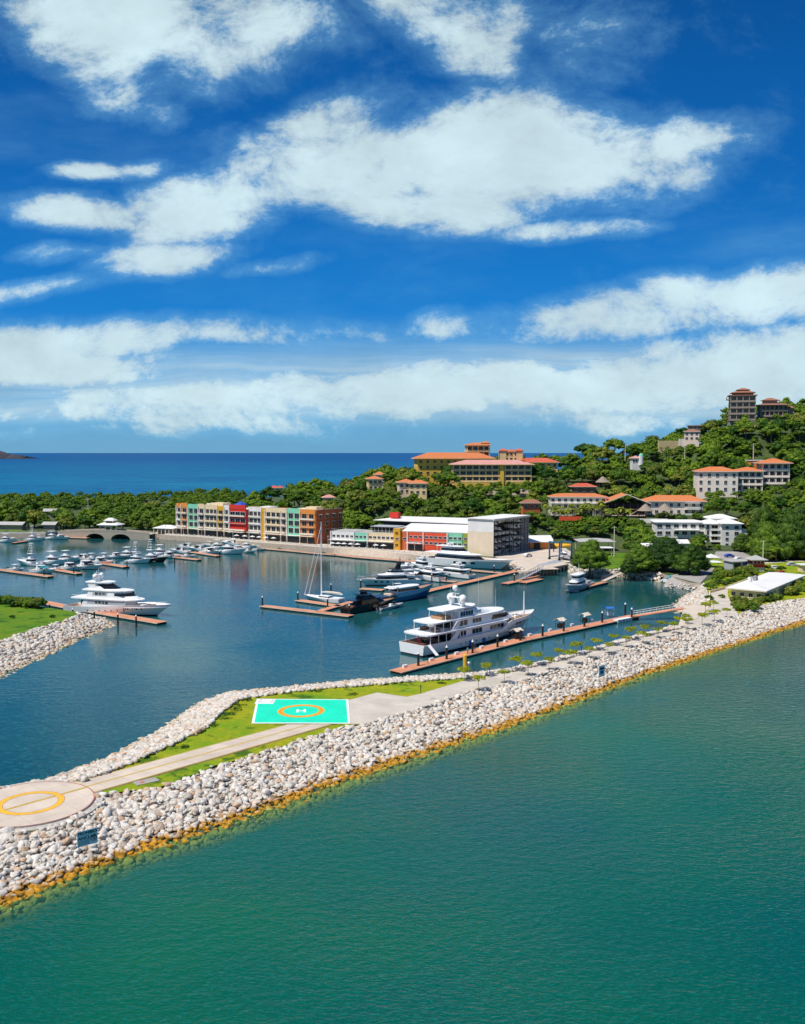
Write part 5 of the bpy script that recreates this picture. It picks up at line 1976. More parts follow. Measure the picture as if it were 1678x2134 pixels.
# dark square beds at their feet
mb = MB()
for row in (SEAROW, ):
    for (x, y_) in row:
        p = at(x, y_, 0 + TOPZ)
        mb.box((p.x, p.y, TOPZ + .04), (1.1, 1.1, .06), 'soil', R(45))
structure(mb, 'tree_bed_ground')
# ================================================================== mainland
BZ = 2.6
MAIN = [(-260, 1112), (0, 1112), (95, 1112), (150, 1108), (165, 1107), (305, 1110), (345, 1115), (421, 1119.5), (531, 1130), (657, 1139.5), (674, 1141), (769, 1146), (859, 1156), (900, 1160), (960, 1166), (1060, 1174),
        (1101, 1188), (1187, 1172), (1200, 1184), (1262, 1187), (1304, 1186), (1370, 1192), (1396, 1200), (1412, 1206), (1440, 1214), (1462, 1216)]
mp = [at(x, y_, BZ) for x, y_ in MAIN]
mb = MB()
poly = [(p.x, p.y) for p in mp] + [(112, 322), (200, 330), (420, 330), (420, 905), (0, 960), (-460, 960), (-460, 560)]
mb.prism(poly, -3, BZ, 'quay_stone', top='forest_floor', base=False)
structure(mb, 'mainland_ground')

# sloped stone revetment in front of the shops, and its foot
REV_T = [(657, 1139.5), (674, 1141), (769, 1146), (859, 1156), (900, 1160), (960, 1166), (1060, 1174)]
REV_B = [(657, 1150), (676, 1152), (769, 1160), (866, 1169), (910, 1174), (970, 1180), (1066, 1188)]
a = resample([at(x, y_, BZ) for x, y_ in REV_T], 60)
b = resample([at(x, y_, 0) for x, y_ in REV_B], 60)
mb = MB()
V = []
for p, q_ in zip(a, b):
    V += [(p.x, p.y, BZ + .02), tuple(q_ + (q_ - p) * .4)]
mb.add(V, [(2 * i, 2 * i + 1, 2 * i + 3, 2 * i + 2) for i in range(59)], 'quay_stone')
structure(mb, 'revetment_slope')


def pave(name, pix, mt, z=BZ, dz=.02):
    mb = MB()
    P = [at(x, y_, z) for x, y_ in pix]
    mb.add([(p.x, p.y, z + dz) for p in P], [tuple(range(len(P)))], mt)
    return structure(mb, name)


def poly_flip(o):
    return o


# paving: quay promenade, boatyard apron, parking and roads (each its own sheet)
qp = [at(x, y_, BZ) for x, y_ in MAIN[5:17]]
mb = MB()
V = []
for i, p in enumerate(qp):
    t_ = qp[min(i + 1, len(qp) - 1)] - qp[max(i - 1, 0)]
    n_ = Vector((-t_.y, t_.x, 0)).normalized()
    if n_.y < 0:
        n_ = -n_
    V += [(p.x, p.y, BZ + .03), (p.x + n_.x * 13, p.y + n_.y * 13, BZ + .03)]
mb.add(V, [(2 * i, 2 * i + 2, 2 * i + 3, 2 * i + 1) for i in range(len(qp) - 1)], 'concrete_pink')
structure(mb, 'quay_pavement')
pave('boatyard_pavement', [(1030, 1160), (1062, 1173.5), (1101, 1187.5), (1187, 1171.5), (1193, 1166), (1190, 1150), (1180, 1143), (1110, 1142), (1040, 1152)], 'concrete_pink', dz=.06)
pave('boat_ramp', [(1118, 1178), (1140, 1178), (1176, 1170), (1160, 1166)], 'hull_grey', dz=.09)
pave('lawn', [(1262, 1186), (1302, 1185), (1310, 1170), (1315, 1153), (1260, 1152)], 'grass_deep', dz=.05)
pave('parking_pavement', [(1486, 1163), (1556, 1173), (1566, 1160), (1545, 1150), (1504, 1146), (1492, 1150)], 'concrete_grey', dz=.10)
pave('verge_lawn', [(1475, 1185), (1512, 1180), (1520, 1170), (1488, 1164), (1475, 1170)], 'grass', dz=.14)
pave('far_parking_pavement', [(1600, 1180), (1640, 1196), (1760, 1196), (1760, 1168), (1590, 1170)], 'concrete_pink', dz=.12)
# slipway of grey stone into the bay
mb = MB()
q_ = [at(1380, 1224, -.5), at(1456, 1236, -.5), at(1460, 1215, BZ + .10), at(1398, 1200, BZ + .10)]
mb.add([tuple(p) for p in q_] + [(p.x, p.y, p.z - .5) for p in q_], [(0, 1, 2, 3), (0, 4, 5, 1), (1, 5, 6, 2), (3, 7, 4, 0)], 'concrete_grey')
structure(mb, 'slipway')
pave('slipway_pavement', [(1398, 1200.5), (1460, 1215.5), (1490, 1184), (1462, 1176), (1430, 1190)], 'concrete_grey', dz=.12)

# lawn terraces with low hedges between slipway and service building
pave('terrace_lawn', [(1467, 1214), (1478, 1236), (1517, 1224), (1575, 1204), (1583, 1194), (1545, 1190), (1500, 1200)], 'grass', z=TOPZ, dz=.08)

# rocky inner slope of the bay corner
r_ = random.Random(11)
TS = [at(x, y_, TOPZ) for x, y_ in [(1478, 1257), (1479, 1240), (1474, 1224), (1466, 1214)]]
BS = [at(x, y_, 0) for x, y_ in [(1412, 1278), (1411, 1258), (1425, 1245), (1452, 1232)]]
rows_ = [(p, q_, q_ + (q_ - p) * .5) for p, q_ in zip(resample(TS, 14), resample(BS, 14))]
mb = MB()
V = [x for r in rows_ for x in (r[0], r[2])]
mb.add([(p.x, p.y, p.z - .05) for p in V], [(2 * i, 2 * i + 1, 2 * i + 3, 2 * i + 2) for i in range(len(rows_) - 1)], 'gravel')
structure(mb, 'bay_bank')
rk = bank_rocks(rows_, .7, .75, r_, lo=-.25, hi=1.0)
rows2 = [(p, q_, q_ + (q_ - p) * .8) for p, q_ in zip(resample([at(x, y_, 2.4) for x, y_ in [(1390, 1216), (1420, 1213), (1452, 1218), (1470, 1214)]], 10), resample([at(x, y_, 0) for x, y_ in [(1384, 1226), (1420, 1230), (1450, 1232), (1466, 1226)]], 10))]
rk += bank_rocks(rows2, .7, .22, r_)
rows3 = [(p, q_, q_ + (q_ - p) * .8) for p, q_ in zip(resample([at(x, y_, BZ) for x, y_ in [(1187, 1176), (1200, 1184), (1262, 1187), (1304, 1187), (1380, 1196)]], 30), resample([at(x, y_, 0) for x, y_ in [(1186, 1194), (1200, 1200), (1262, 1203), (1304, 1202), (1380, 1214)]], 30))]
rk += bank_rocks(rows3, .9, 1.0, r_)
rows4 = [(p, q_, q_ + (q_ - p) * .8) for p, q_ in zip(resample([at(x, y_, BZ) for x, y_ in [(1060, 1175), (1101, 1188), (1130, 1182)]], 12), resample([at(x, y_, 0) for x, y_ in [(1062, 1186), (1098, 1200), (1128, 1196)]], 12))]
rk += bank_rocks(rows4, .8, 1.0, r_)
merged('riprap', ROCKS_LO, [(r_.randrange(8), p, (k, k, k * .8), euler_mats(1, r_)[0], rock_tint(r_)) for p, k in rk], 'limestone', 'pale rocks lining the shores of the inner bay', 'riprap')
# piled front of the boatyard quay
mb = MB()
P0_, P1_ = at(1101, 1192, BZ), at(1188, 1175, BZ)
d = P1_ - P0_
n_ = Vector((d.y, -d.x, 0)).normalized()
qd = thing('piled_quay', 'concrete quay on round piles along the boatyard edge', 'quay', P0_, 0)
dk = MB(); dk.loft([[Vector((0, 0, -.45)), Vector((0, 0, .08)), -n_ * 5 + Vector((0, 0, .08)), -n_ * 5 + Vector((0, 0, -.45))], [d + Vector((0, 0, -.45)), d + Vector((0, 0, .08)), d - n_ * 5 + Vector((0, 0, .08)), d - n_ * 5 + Vector((0, 0, -.45))]], 'concrete_pink')
dk.build('deck', qd)
for k in range(12):
    mb = MB(); p = d * ((k + .5) / 12) - n_ * .5; mb.tube((p.x, p.y, -4), (p.x, p.y, -.45), .33, 'concrete', n=8); mb.build('pile', qd)

# ------------------------------------------------------------------ left spit
SP_T = [(-160, 1395), (-60, 1362), (0, 1338), (60, 1314), (131, 1295), (166, 1281)]
SP_B = [(-160, 1480), (-60, 1434), (0, 1410), (110, 1358), (233, 1303), (216, 1289)]
sT = [at(x, y_, 2.6) for x, y_ in SP_T]
sB = [at(x, y_, 0) for x, y_ in SP_B]
rows_ = [(p, q_, q_ + (q_ - p) * .6) for p, q_ in zip(resample(sT, 50), resample(sB, 50))]
mb = MB()
V = [x for r in rows_ for x in (r[0], r[2])]
mb.add([(p.x, p.y, p.z - .2) for p in V], [(2 * i, 2 * i + 1, 2 * i + 3, 2 * i + 2) for i in range(len(rows_) - 1)], 'rubble_core')
BK = [(160, 1276), (150, 1274), (84, 1264), (60, 1256), (0, 1243), (-160, 1225)]
sK = [at(x, y_, 2.6) for x, y_ in BK]
mb.prism([(p.x, p.y) for p in sT + sK], -2, 2.6, 'rubble_core', top='grass_deep', base=False)
structure(mb, 'spit_lawn')
# mound of the lawn
rk = bank_rocks(rows_, .68, 1.2, random.Random(3), lo=-.3)
rk = [a for a in rk if in_frame(a[0])]
end_rows = [(p, q_, q_ + (q_ - p) * .6) for p, q_ in zip(resample([at(x, y_, 2.6) for x, y_ in [(166, 1281), (160, 1276)]], 5), resample([at(x, y_, 0) for x, y_ in [(216, 1289), (170, 1281)]], 5))]
rk += bank_rocks(end_rows, .68, 1.2, random.Random(4))
r_ = random.Random(6)
merged('riprap', ROCKS_LO, [(r_.randrange(8), p, (k, k * .9, k * .8), euler_mats(1, r_)[0], rock_tint(r_)) for p, k in rk], 'limestone', 'pale rubble bank of the grassy spit at the left', 'riprap')

# ------------------------------------------------------------------ hills as a height field
CP = []
def cp(px, Y, z):
    CP.append(((px - 839) / F * Y, Y, z))


for px in (-150, 0, 150, 300):
    for Y, z in ((480, 1), (540, 1.5), (620, 2.6), (720, 3), (820, 3), (890, 3), (960, -3), (1040, -6)):
        cp(px, Y, z)
for px, hh in ((380, 6), (450, 8), (510, 6)):
    for Y, z in ((520, 1), (590, 2), (680, 5), (780, hh), (870, hh), (970, -3), (1040, -6)):
        cp(px, Y, z)
cp(575, 600, 5); cp(575, 700, 5); cp(575, 800, 3); cp(575, 900, 2); cp(575, 1000, -5)
for px, hh in ((640, 12), (700, 13)):
    for Y, z in ((480, 1.5), (520, 2), (560, 5), (620, hh), (700, hh + 2), (780, 8), (900, -2), (1000, -5)):
        cp(px, Y, z)
for px, hh in ((770, 26), (850, 28)):
    for Y, z in ((430, 1), (465, 2), (490, 7), (520, hh - 5), (550, hh), (620, hh), (700, 12), (800, -4)):
        cp(px, Y, z)
for px, hh in ((930, 29), (1020, 29), (1090, 30)):
    for Y, z in ((410, 1), (450, 2), (470, 5), (500, 13), (530, 24), (548, hh), (620, hh + 2), (700, 15), (800, -4)):
        cp(px, Y, z)
for px in (1140, 1190):
    for Y, z in ((400, 1), (440, 2), (455, 4), (470, 11), (485, 16.5), (510, 22), (560, 31), (600, 37), (700, 20), (800, -4)):
        cp(px, Y, z)
for px in (1240, 1300, 1360, 1420):
    for Y, z in ((360, 1), (385, 1.8), (410, 2), (446, 2.3), (458, 7), (470, 13), (483, 16), (495, 17), (512, 21), (540, 32), (600, 43 + (px - 1240) * .025), (700, 35), (820, 0)):
        cp(px, Y, z)
for px in (1480, 1550, 1620):
    for Y, z in ((340, 1), (380, 1.5), (415, 2), (448, 2.5), (460, 7), (475, 16), (492, 24.5), (510, 27), (535, 38), (575, 60 if px > 1500 else 50), (600, 69 if px > 1500 else 54), (640, 70 if px > 1500 else 52), (760, 40)):
        cp(px, Y, z)
for px in (1700, 1800):
    for Y, z in ((330, 1), (410, 3), (450, 8), (492, 24), (540, 44), (600, 72), (660, 75), (760, 50)):
        cp(px, Y, z)
CPA = np.array(CP)


def hill(X, Y):
    X = np.asarray(X, dtype=float); Y = np.asarray(Y, dtype=float)
    d2 = (X[..., None] - CPA[:, 0]) ** 2 + (Y[..., None] - CPA[:, 1]) ** 2 + 60.0
    w = d2 ** -2.2
    return (w * CPA[:, 2]).sum(-1) / w.sum(-1)


gx = np.arange(-460, 421, 8.0)
gy = np.arange(360, 1041, 8.0)
GX, GY = np.meshgrid(gx, gy)
GZ = hill(GX, GY)
poly_land = poly + [] if False else [(p.x, p.y) for p in mp] + [(112, 322), (200, 330), (420, 330), (420, 905), (0, 960), (-460, 960), (-460, 560)]


def inside(poly, x, y_):
    c = False
    n = len(poly)
    for i in range(n):
        x0, y0 = poly[i]; x1, y1 = poly[(i + 1) % n]
        if (y0 > y_) != (y1 > y_) and x < (x1 - x0) * (y_ - y0) / (y1 - y0) + x0:
            c = not c
    return c


for i in range(GX.shape[0]):
    for j in range(GX.shape[1]):
        if not inside(poly_land, GX[i, j], GY[i, j]):
            GZ[i, j] = -4.0
V = np.stack([GX.ravel(), GY.ravel(), GZ.ravel()], 1)
ny_, nx_ = GX.shape
idx = np.arange(ny_ * nx_).reshape(ny_, nx_)
Q = np.stack([idx[:-1, :-1].ravel(), idx[:-1, 1:].ravel(), idx[1:, 1:].ravel(), idx[1:, :-1].ravel()], 1)
me = np_mesh('hills', V, Q)
me.materials.append(MATS['forest_floor'])
o = bpy.data.objects.new('hills', me); COL.objects.link(o); tag(o, None, None, kind='structure')


def ground(x, y_):
    return float(max(BZ, hill(np.array([x]), np.array([y_]))[0]))


def at_depth(px, Y):
    """ground point under photo column px at distance Y"""
    x = (px - 839) / F * Y
    return Vector((x, Y, ground(x, Y)))


# distant island on the horizon
mb = MB()
r_ = random.Random(9)
prof = [(-190, 0), (-150, 14), (-60, 26), (-20, 19), (0, 13.5), (14, 9), (22, 6.5), (35, 6.5), (48, 5.5), (56, 3.5), (61, 0)]
ring0, ring1, ring2 = [], [], []
Yi = 7200
pp = []
for (x0_, h0_), (x1_, h1_) in zip(prof, prof[1:]):
    for t_ in (0, .25, .5, .75):
        pp.append((x0_ + (x1_ - x0_) * t_, max(0, 1.35 * (h0_ + (h1_ - h0_) * t_) + r_.uniform(-.6, .6))))
pp.append(prof[-1])
for px, hh in pp:
    X = (px - 839) / F * Yi
    z = hh / F * Yi + 0
    ring0.append((X, Yi - 250 * (hh / 26 + .15), -2)); ring1.append((X, Yi - 90 * (hh / 26), z * .7)); ring2.append((X, Yi, z))
ring3 = [(p[0], Yi + 300, -2) for p in ring2]
mat('island_rock', (0.045, 0.045, 0.055), .9, .45, .004, detail=8)
mb.loft([ring0, ring1, ring2, ring3], 'island_rock', caps=False, closed=False)
structure(mb, 'island_hill')
# ================================================================== buildings
for nm, c in dict(w_orange=(0.75, 0.27, 0.05), w_green=(0.22, 0.62, 0.42), w_cream=(0.80, 0.62, 0.38), w_gold=(0.68, 0.36, 0.03), w_white=(0.78, 0.75, 0.70), w_red=(0.66, 0.035, 0.02), w_rust=(0.55, 0.13, 0.04),
                  w_scarlet=(0.72, 0.08, 0.025), w_olive=(0.32, 0.38, 0.03), w_beige=(0.74, 0.62, 0.46), w_yellow=(0.85, 0.52, 0.07), w_sand=(0.82, 0.60, 0.30), w_pink=(0.78, 0.62, 0.52), w_lilac=(0.84, 0.74, 0.64), bridge_stone=(0.42, 0.36, 0.28),
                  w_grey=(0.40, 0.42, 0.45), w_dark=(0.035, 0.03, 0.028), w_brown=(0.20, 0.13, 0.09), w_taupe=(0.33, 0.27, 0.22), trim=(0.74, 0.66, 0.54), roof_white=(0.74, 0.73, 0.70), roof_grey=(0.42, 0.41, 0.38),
                  awning_blue=(0.02, 0.08, 0.45), tarp_green=(0.02, 0.30, 0.14), tarp_yellow=(0.75, 0.38, 0.02), thatch=(0.30, 0.24, 0.18), car_white=(0.7, 0.7, 0.7)).items():
    mat(nm, c, .8, .09, .25, detail=6)


def tile_mat(name, a, b):
    m = bpy.data.materials.new(name)
    m.use_nodes = True
    T = NT(m.node_tree)
    bs = T.n['Principled BSDF']
    bs.inputs['Roughness'].default_value = .85
    co = T.node('ShaderNodeTexCoord').outputs['Object']
    n1 = T.maprange(T.noise(co, .35, 6, .7), .35, .65)
    c = T.mix(n1, a, b)
    wv = T.node('ShaderNodeTexWave', wave_type='BANDS', bands_direction='X')
    T.l.new(co, wv.inputs['Vector'])
    wv.inputs['Scale'].default_value = .9
    wv.inputs['Distortion'].default_value = 1.5
    c = T.mix(T.math('MULTIPLY', wv.outputs['Fac'], .25), c, tuple(x * .5 for x in a))
    T.l.new(c, bs.inputs['Base Color'])
    MATS[name] = m


tile_mat('tile_orange', (0.66, 0.16, 0.04), (0.56, 0.23, 0.09))
tile_mat('tile_red', (0.55, 0.07, 0.04), (0.62, 0.16, 0.08))
tile_mat('tile_pink', (0.62, 0.26, 0.22), (0.66, 0.36, 0.30))
tile_mat('tile_brown', (0.36, 0.13, 0.07), (0.30, 0.16, 0.10))

WMESH = {}


def win_mesh(w, h, frame='trim', glass='window_glass'):
    k = (round(w, 2), round(h, 2), frame, glass)
    if k not in WMESH:
        mb = MB()
        t = .10
        mb.box((0, -.02, 0), (w, .06, h), glass)
        mb.box((0, -.05, h / 2 + t / 2), (w + 2 * t, .14, t), frame)
        mb.box((0, -.09, -h / 2 - t / 2), (w + 2 * t, .22, t), frame)
        for s in (-1, 1):
            mb.box((s * (w / 2 + t / 2), -.05, 0), (t, .14, h), frame)
        mb.box((0, -.055, 0), (.05, .03, h), frame)
        WMESH[k] = mb.mesh('window')
    return WMESH[k]


def win(parent, x, z, w=1.5, h=1.4, y=0.0, rot=0.0, frame='trim', glass='window_glass', name='window'):
    o = bpy.data.objects.new(name, win_mesh(w, h, frame, glass))
    COL.objects.link(o)
    o.parent = parent
    o.location = (x, y, z)
    o.rotation_euler.z = rot
    return o


def slab_child(parent, name, c, s, mt, rot=0.0):
    mb = MB()
    mb.box((0, 0, 0), s, mt)
    return mb.build(name, parent, loc=c, rot=rot)


FOOT = []        # footprints kept clear of trees: (x, y, radius)


def keep(o, L, D, pad=2.0):
    """o: location, rotation of the facade; L, D its size"""
    a = o.rotation_euler.z
    u = Vector((math.cos(a), math.sin(a), 0)); v = Vector((-math.sin(a), math.cos(a), 0))
    FOOT.append((o.location.copy(), u, v, -pad, L + pad, -pad - 2, D + pad))


# ------------------------------------------------------------------ colourful apartments on the quay
A, B_ = Vector((-125.6, 519, 0)), Vector((-43, 462, 0))
u = (B_ - A).normalized()
La = (B_ - A).length
ap = thing('apartment_building', 'four storey apartment row on the quay with orange, green, cream and red bays', 'apartment building', (A.x, A.y, BZ), facing(A, B_))
keep(ap, La, 22)


def s_of(px, A=A, u=u):
    k = (px - 839) / F
    return (k * A.y - A.x) / (u.x - k * u.y)


def zx(v):
    return 340 + v / 4.195


FL = [4.4, 8.1, 11.8]
TOP = 17.2
BAYS = [(112, 160, 'w_orange', 'w_white', 1), (160, 213, 'w_orange', 'w_orange', 1), (213, 308, 'w_green', 'w_green', 2), (308, 362, 'w_cream', 'w_pink', 1), (362, 475, 'w_cream', 'w_cream', 3), (475, 530, 'w_gold', 'w_gold', 1), (530, 602, 'w_white', 'w_white', 2),
        (602, 745, 'w_red', 'w_red', 3), (745, 860, 'w_white', 'w_white', 3), (860, 890, 'w_gold', 'w_gold', 0), (890, 1030, 'w_cream', 'w_cream', 3), (1030, 1080, 'w_cream', 'w_pink', 1), (1080, 1198, 'w_green', 'w_green', 2), (1198, 1320, 'w_orange', 'w_orange', 2)]
for i, (a, b, col, col2, nc) in enumerate(BAYS):
    x0, x1 = s_of(zx(a)), s_of(zx(b))
    if i == 0:
        x0 = 0
    if i == len(BAYS) - 1:
        x1 = La
    fy = {7: -2.2}.get(i, -0.35 if i % 2 else 0.0)
    top = TOP + {1: .5, 0: 0, 5: -.4, 7: .8, 9: -.5, 3: .2}.get(i, 0) + (.15 if i % 3 == 0 else 0)
    mb = MB()
    z0 = 0 if i != 7 else 4.6
    mb.prism([(x0 + .002, fy), (x1 - .002, fy), (x1 - .002, 19), (x0 + .002, 19)], z0, top - 2.2, col2, top='roof_white')
    mb.prism([(x0 - .0, fy - .14), (x1 - .01, fy - .14), (x1 - .01, fy + .5), (x0, fy + .5)], top - 2.4, top, col)
    if i == 7:
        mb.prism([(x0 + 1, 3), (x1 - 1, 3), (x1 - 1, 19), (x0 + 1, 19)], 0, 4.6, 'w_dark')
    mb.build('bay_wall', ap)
    # pilasters between bays
    slab_child(ap, 'pilaster', (x0 + .12, fy - .22, (top - 1) / 2 + (1.5 if i == 7 else 0)), (.5, .5, top - 1 - (3 if i == 7 else 0)), 'trim' if i != 7 else 'w_white')
    if nc:
        w_ = (x1 - x0 - .8) / nc
        for f, z in enumerate(FL):
            for c_ in range(nc):
                cx = x0 + .65 + w_ * (c_ + .5)
                big = i in (7,)
                if i == 7:
                    if f == 0:
                        continue
                    win(ap, cx, z + 1.5, w_ * .92, 2.2, fy, frame='w_white', glass='dark_glass')
                else:
                    win(ap, cx, z + 1.75, min(3.0, w_ * .72), 2.5, fy, frame='trim')
            if i not in (2, 12, 9):
                slab_child(ap, 'balcony', ((x0 + x1) / 2, fy - .55, z + .12), (x1 - x0 - .7, .8, .16), 'trim')
                slab_child(ap, 'balcony_rail', ((x0 + x1) / 2, fy - .9, z + .55), (x1 - x0 - .9, .06, .75), col2 if f % 2 else 'trim')
        # shop front in the ground floor
        slab_child(ap, 'shop_front', ((x0 + x1) / 2, fy - .05, 1.7), (x1 - x0 - 1.0, .3, 2.8), 'window_glass')
        slab_child(ap, 'awning', ((x0 + x1) / 2, fy - 1.3, 3.75 + (i % 3) * .12), (x1 - x0 - .4, 2.4, .18), 'trim' if i % 4 else 'roof_white')
# round stone rotunda under the red bay
xr = (s_of(zx(620)) + s_of(zx(740))) / 2
mb = MB()
for k in range(10):
    a = PI + PI * k / 9
    mb.tube((xr + 5.5 * math.cos(a), 2 + 5.5 * math.sin(a) * .6, 0), (xr + 5.5 * math.cos(a), 2 + 5.5 * math.sin(a) * .6, 4.5), .3, 'w_taupe', n=6)
mb.build('rotunda_columns', ap)
# right-hand end wall in rust red with small awnings
mb = MB()
mb.prism([(La - .01, .2), (La + .35, .2), (La + .35, 21), (La - .01, 21)], 0, TOP - .2, 'w_rust', top='roof_white')
mb.build('end_wall', ap)
for f, z in enumerate(FL):
    for k in range(4):
        win(ap, La + .35, z + 1.7, 1.6, 1.7, 3.0 + k * 5.2, rot=R(90), frame='trim')
        slab_child(ap, 'window_canopy', (La + .9, 3.0 + k * 5.2, z + 2.85), (1.1, 2.0, .1), 'roof_white')
# things on the roof
for (a, w_, d_, h_, mt_, y0_) in ((410, 9, 6, 3.0, 'w_cream', 8), (340, 3, 3, 2.6, 'trim', 6), (830, 7, 6, 2.2, 'roof_white', 8), (960, 6, 5, 1.6, 'tile_red', 9), (1230, 7, 5, 3.0, 'w_cream', 8), (1140, 6, 4, 2.0, 'roof_white', 9), (700, 6, 4, 1.6, 'tile_red', 9)):
    x = s_of(zx(a))
    mb = MB(); mb.box((x, y0_, TOP - 2.2 + h_ / 2), (w_, d_, h_), mt_); mb.build('roof_structure', ap)
x = s_of(zx(590))
mb = MB(); mb.hip(x - 2.5, x + 2.5, 5, 10, TOP + .1, 1.8, 'awning_blue'); mb.build('roof_tent', ap)
# white pavilion to the left of it
c = at(352, 1112, BZ)
pv = thing('quay_pavilion', 'low white roofed pavilion at the left end of the apartment row', 'pavilion', at(318, 1113, BZ), facing(A, B_) + R(12))
mb = MB(); mb.hip(0, 14, 0, 9, 3.2, 1.6, 'roof_white'); mb.build('roof', pv)
mb = MB()
for k in range(6):
    mb.box((.6 + k * 2.55, .5, 1.6), (.3, .3, 3.2), 'trim')
mb.box((7, 6, 1.6), (13, 4, 3.2), 'w_taupe')
mb.build('body', pv)
keep(pv, 14, 9)

# quay parapet wall with posts
for nm, seq, lb in (('parapet_wall', MAIN[6:11], 'long pale parapet wall with posts along the apartment quay'), ('parapet_wall', MAIN[10:15], 'pale parapet wall curving along the shop quay'), ('parapet_wall', MAIN[0:4], 'pale parapet wall along the far left quay')):
    P = [at(x, y_, BZ) for x, y_ in seq]
    pw = thing(nm, lb, 'wall', (P[0].x, P[0].y, BZ))
    mb = MB(); pm = MB()
    for a, b in zip(P, P[1:]):
        d = b - a
        c_ = (a + b) / 2 - P[0]
        off = Vector((-d.y, d.x, 0)).normalized() * .4
        mb.box((c_.x + off.x, c_.y + off.y, .45), (d.length, .22, .9), 'trim', math.atan2(d.y, d.x))
        k = int(d.length / 3.5)
        for i in range(k):
            q_ = a + d * ((i + .5) / k) - P[0] + off
            pm.box((q_.x, q_.y, .65), (.4, .4, 1.3), 'roof_white', math.atan2(d.y, d.x))
    mb.build('wall', pw); pm.build('posts_row', pw)

# ------------------------------------------------------------------ shops and offices
A, B_ = Vector((-35, 450, 0)), Vector((29, 421, 0))
u2 = (B_ - A).normalized(); Ls = (B_ - A).length
sh = thing('shopping_arcade', 'low colourful shop row of white, green, yellow, red bays beside the boat storage', 'commercial building', (A.x, A.y, BZ), facing(A, B_))
keep(sh, Ls, 26)
s2 = lambda v: s_of(680 + v / 3.356, A, u2)
SEG = [(30, 195, 'w_white', 7.6, 5), (195, 287, 'w_green', 7.4, 3), (287, 478, 'w_cream', 7.6, 6), (478, 523, 'w_gold', 10.2, 1), (523, 570, 'w_rust', 8.8, 1), (570, 680, 'w_scarlet', 8.6, 3), (680, 850, 'w_scarlet', 8.6, 5), (850, 955, 'w_green', 8.8, 3), (955, 992, 'w_olive', 9.0, 1)]
for i, (a, b, col, hh, nc) in enumerate(SEG):
    x0, x1 = s2(a), s2(b)
    fy = -.3 if i % 2 else 0
    if col == 'w_gold':
        fy = -1.2
    mb = MB(); mb.prism([(x0 + .002, fy), (x1 - .002, fy), (x1 - .002, 15), (x0 + .002, 15)], 0, hh, col, top='roof_grey'); mb.build('bay_wall', sh)
    w_ = (x1 - x0 - .6) / nc
    for f, z in enumerate((5.6, 2.9) if i > 4 else (5.2,)):
        for c_ in range(nc):
            win(sh, x0 + .5 + w_ * (c_ + .5), z + (.9 if i > 4 else .2), min(1.5, w_ * .66), 1.1, fy, frame='roof_white')
    if i < 3 or i in (5,):
        slab_child(sh, 'awning', ((x0 + x1) / 2, fy - 1.3, 3.7), (x1 - x0 - .3, 2.4, .16), 'roof_white')
        slab_child(sh, 'shop_front', ((x0 + x1) / 2, fy - .06, 1.6), (x1 - x0 - 1.0, .25, 2.6), 'window_glass')
    if i in (0, 1, 2, 5, 6, 7):
        slab_child(sh, 'pilaster', (x0 + .1, fy - .3, hh / 2), (.45, .5, hh + .25), 'roof_white')
    if i == 3:
        for z in (2.4, 5.2, 8.0):
            win(sh, (x0 + x1) / 2, z, 1.3, .9, fy, frame='w_gold')
xa, xb = s2(500), s2(992)
mb = MB()
mb.loft([[(xa, .4, 8.75), (xb, .4, 8.95), (xb, .4, 9.2), (xa, .4, 9.0)], [(xa + .5, 14.5, 11.3), (xb, 14.5, 11.4), (xb, 14.5, 11.65), (xa + .5, 14.5, 11.55)]], 'roof_white')
mb.build('front_roof', sh)
xa = s2(255)
mb = MB()
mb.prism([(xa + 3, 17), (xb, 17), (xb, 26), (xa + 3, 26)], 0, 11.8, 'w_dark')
mb.loft([[(xa - 2, 15.5, 12.2), (xb, 15.5, 11.8), (xb, 15.5, 12.1), (xa - 2, 15.5, 12.5)], [(xa + 8, 29, 13.4), (xb, 29, 13.5), (xb, 29, 13.8), (xa + 8, 29, 13.7)]], 'roof_white')
mb.build('rear_roof', sh)
mb = MB()
mb.prism([(s2(290), 5), (s2(475), 5), (s2(475), 14), (s2(290), 14)], 7.6, 10.2, 'w_dark', top='roof_grey')
for k in range(8):
    x = s2(292) + (s2(474) - s2(292)) * k / 7
    mb.tube((x, 3.2, 7.6), (x, 3.2, 10.2), .1, 'trim', n=5)
mb.box(((s2(290) + s2(475)) / 2, 7.5, 10.35), (s2(475) - s2(290), 10, .25), 'w_grey')
mb.build('terrace_bar', sh)
mb = MB(); mb.box((s2(345), 22, 14.6), (4.5, 3, 2.6), 'w_red'); mb.build('roof_turret', sh)
mb = MB()
for k in range(26):
    x = s2(35) + (s2(470) - s2(35)) * k / 25
    mb.tube((x, .3, 7.5), (x, .3, 8.6), .05, 'roof_white', n=4)
mb.box(((s2(35) + s2(470)) / 2, .3, 8.6), (s2(470) - s2(35), .08, .08), 'roof_white')
mb.build('terrace_rail', sh)

# ------------------------------------------------------------------ dry boat storage
C = Vector((39.6, 406, 0))
du = Vector((18.9, 26, 0)).normalized()
ds = thing('boat_storage', 'tall beige and grey boat storage hall with an open rack side full of boats', 'boat storage', (C.x, C.y, BZ), math.atan2(du.y, du.x))
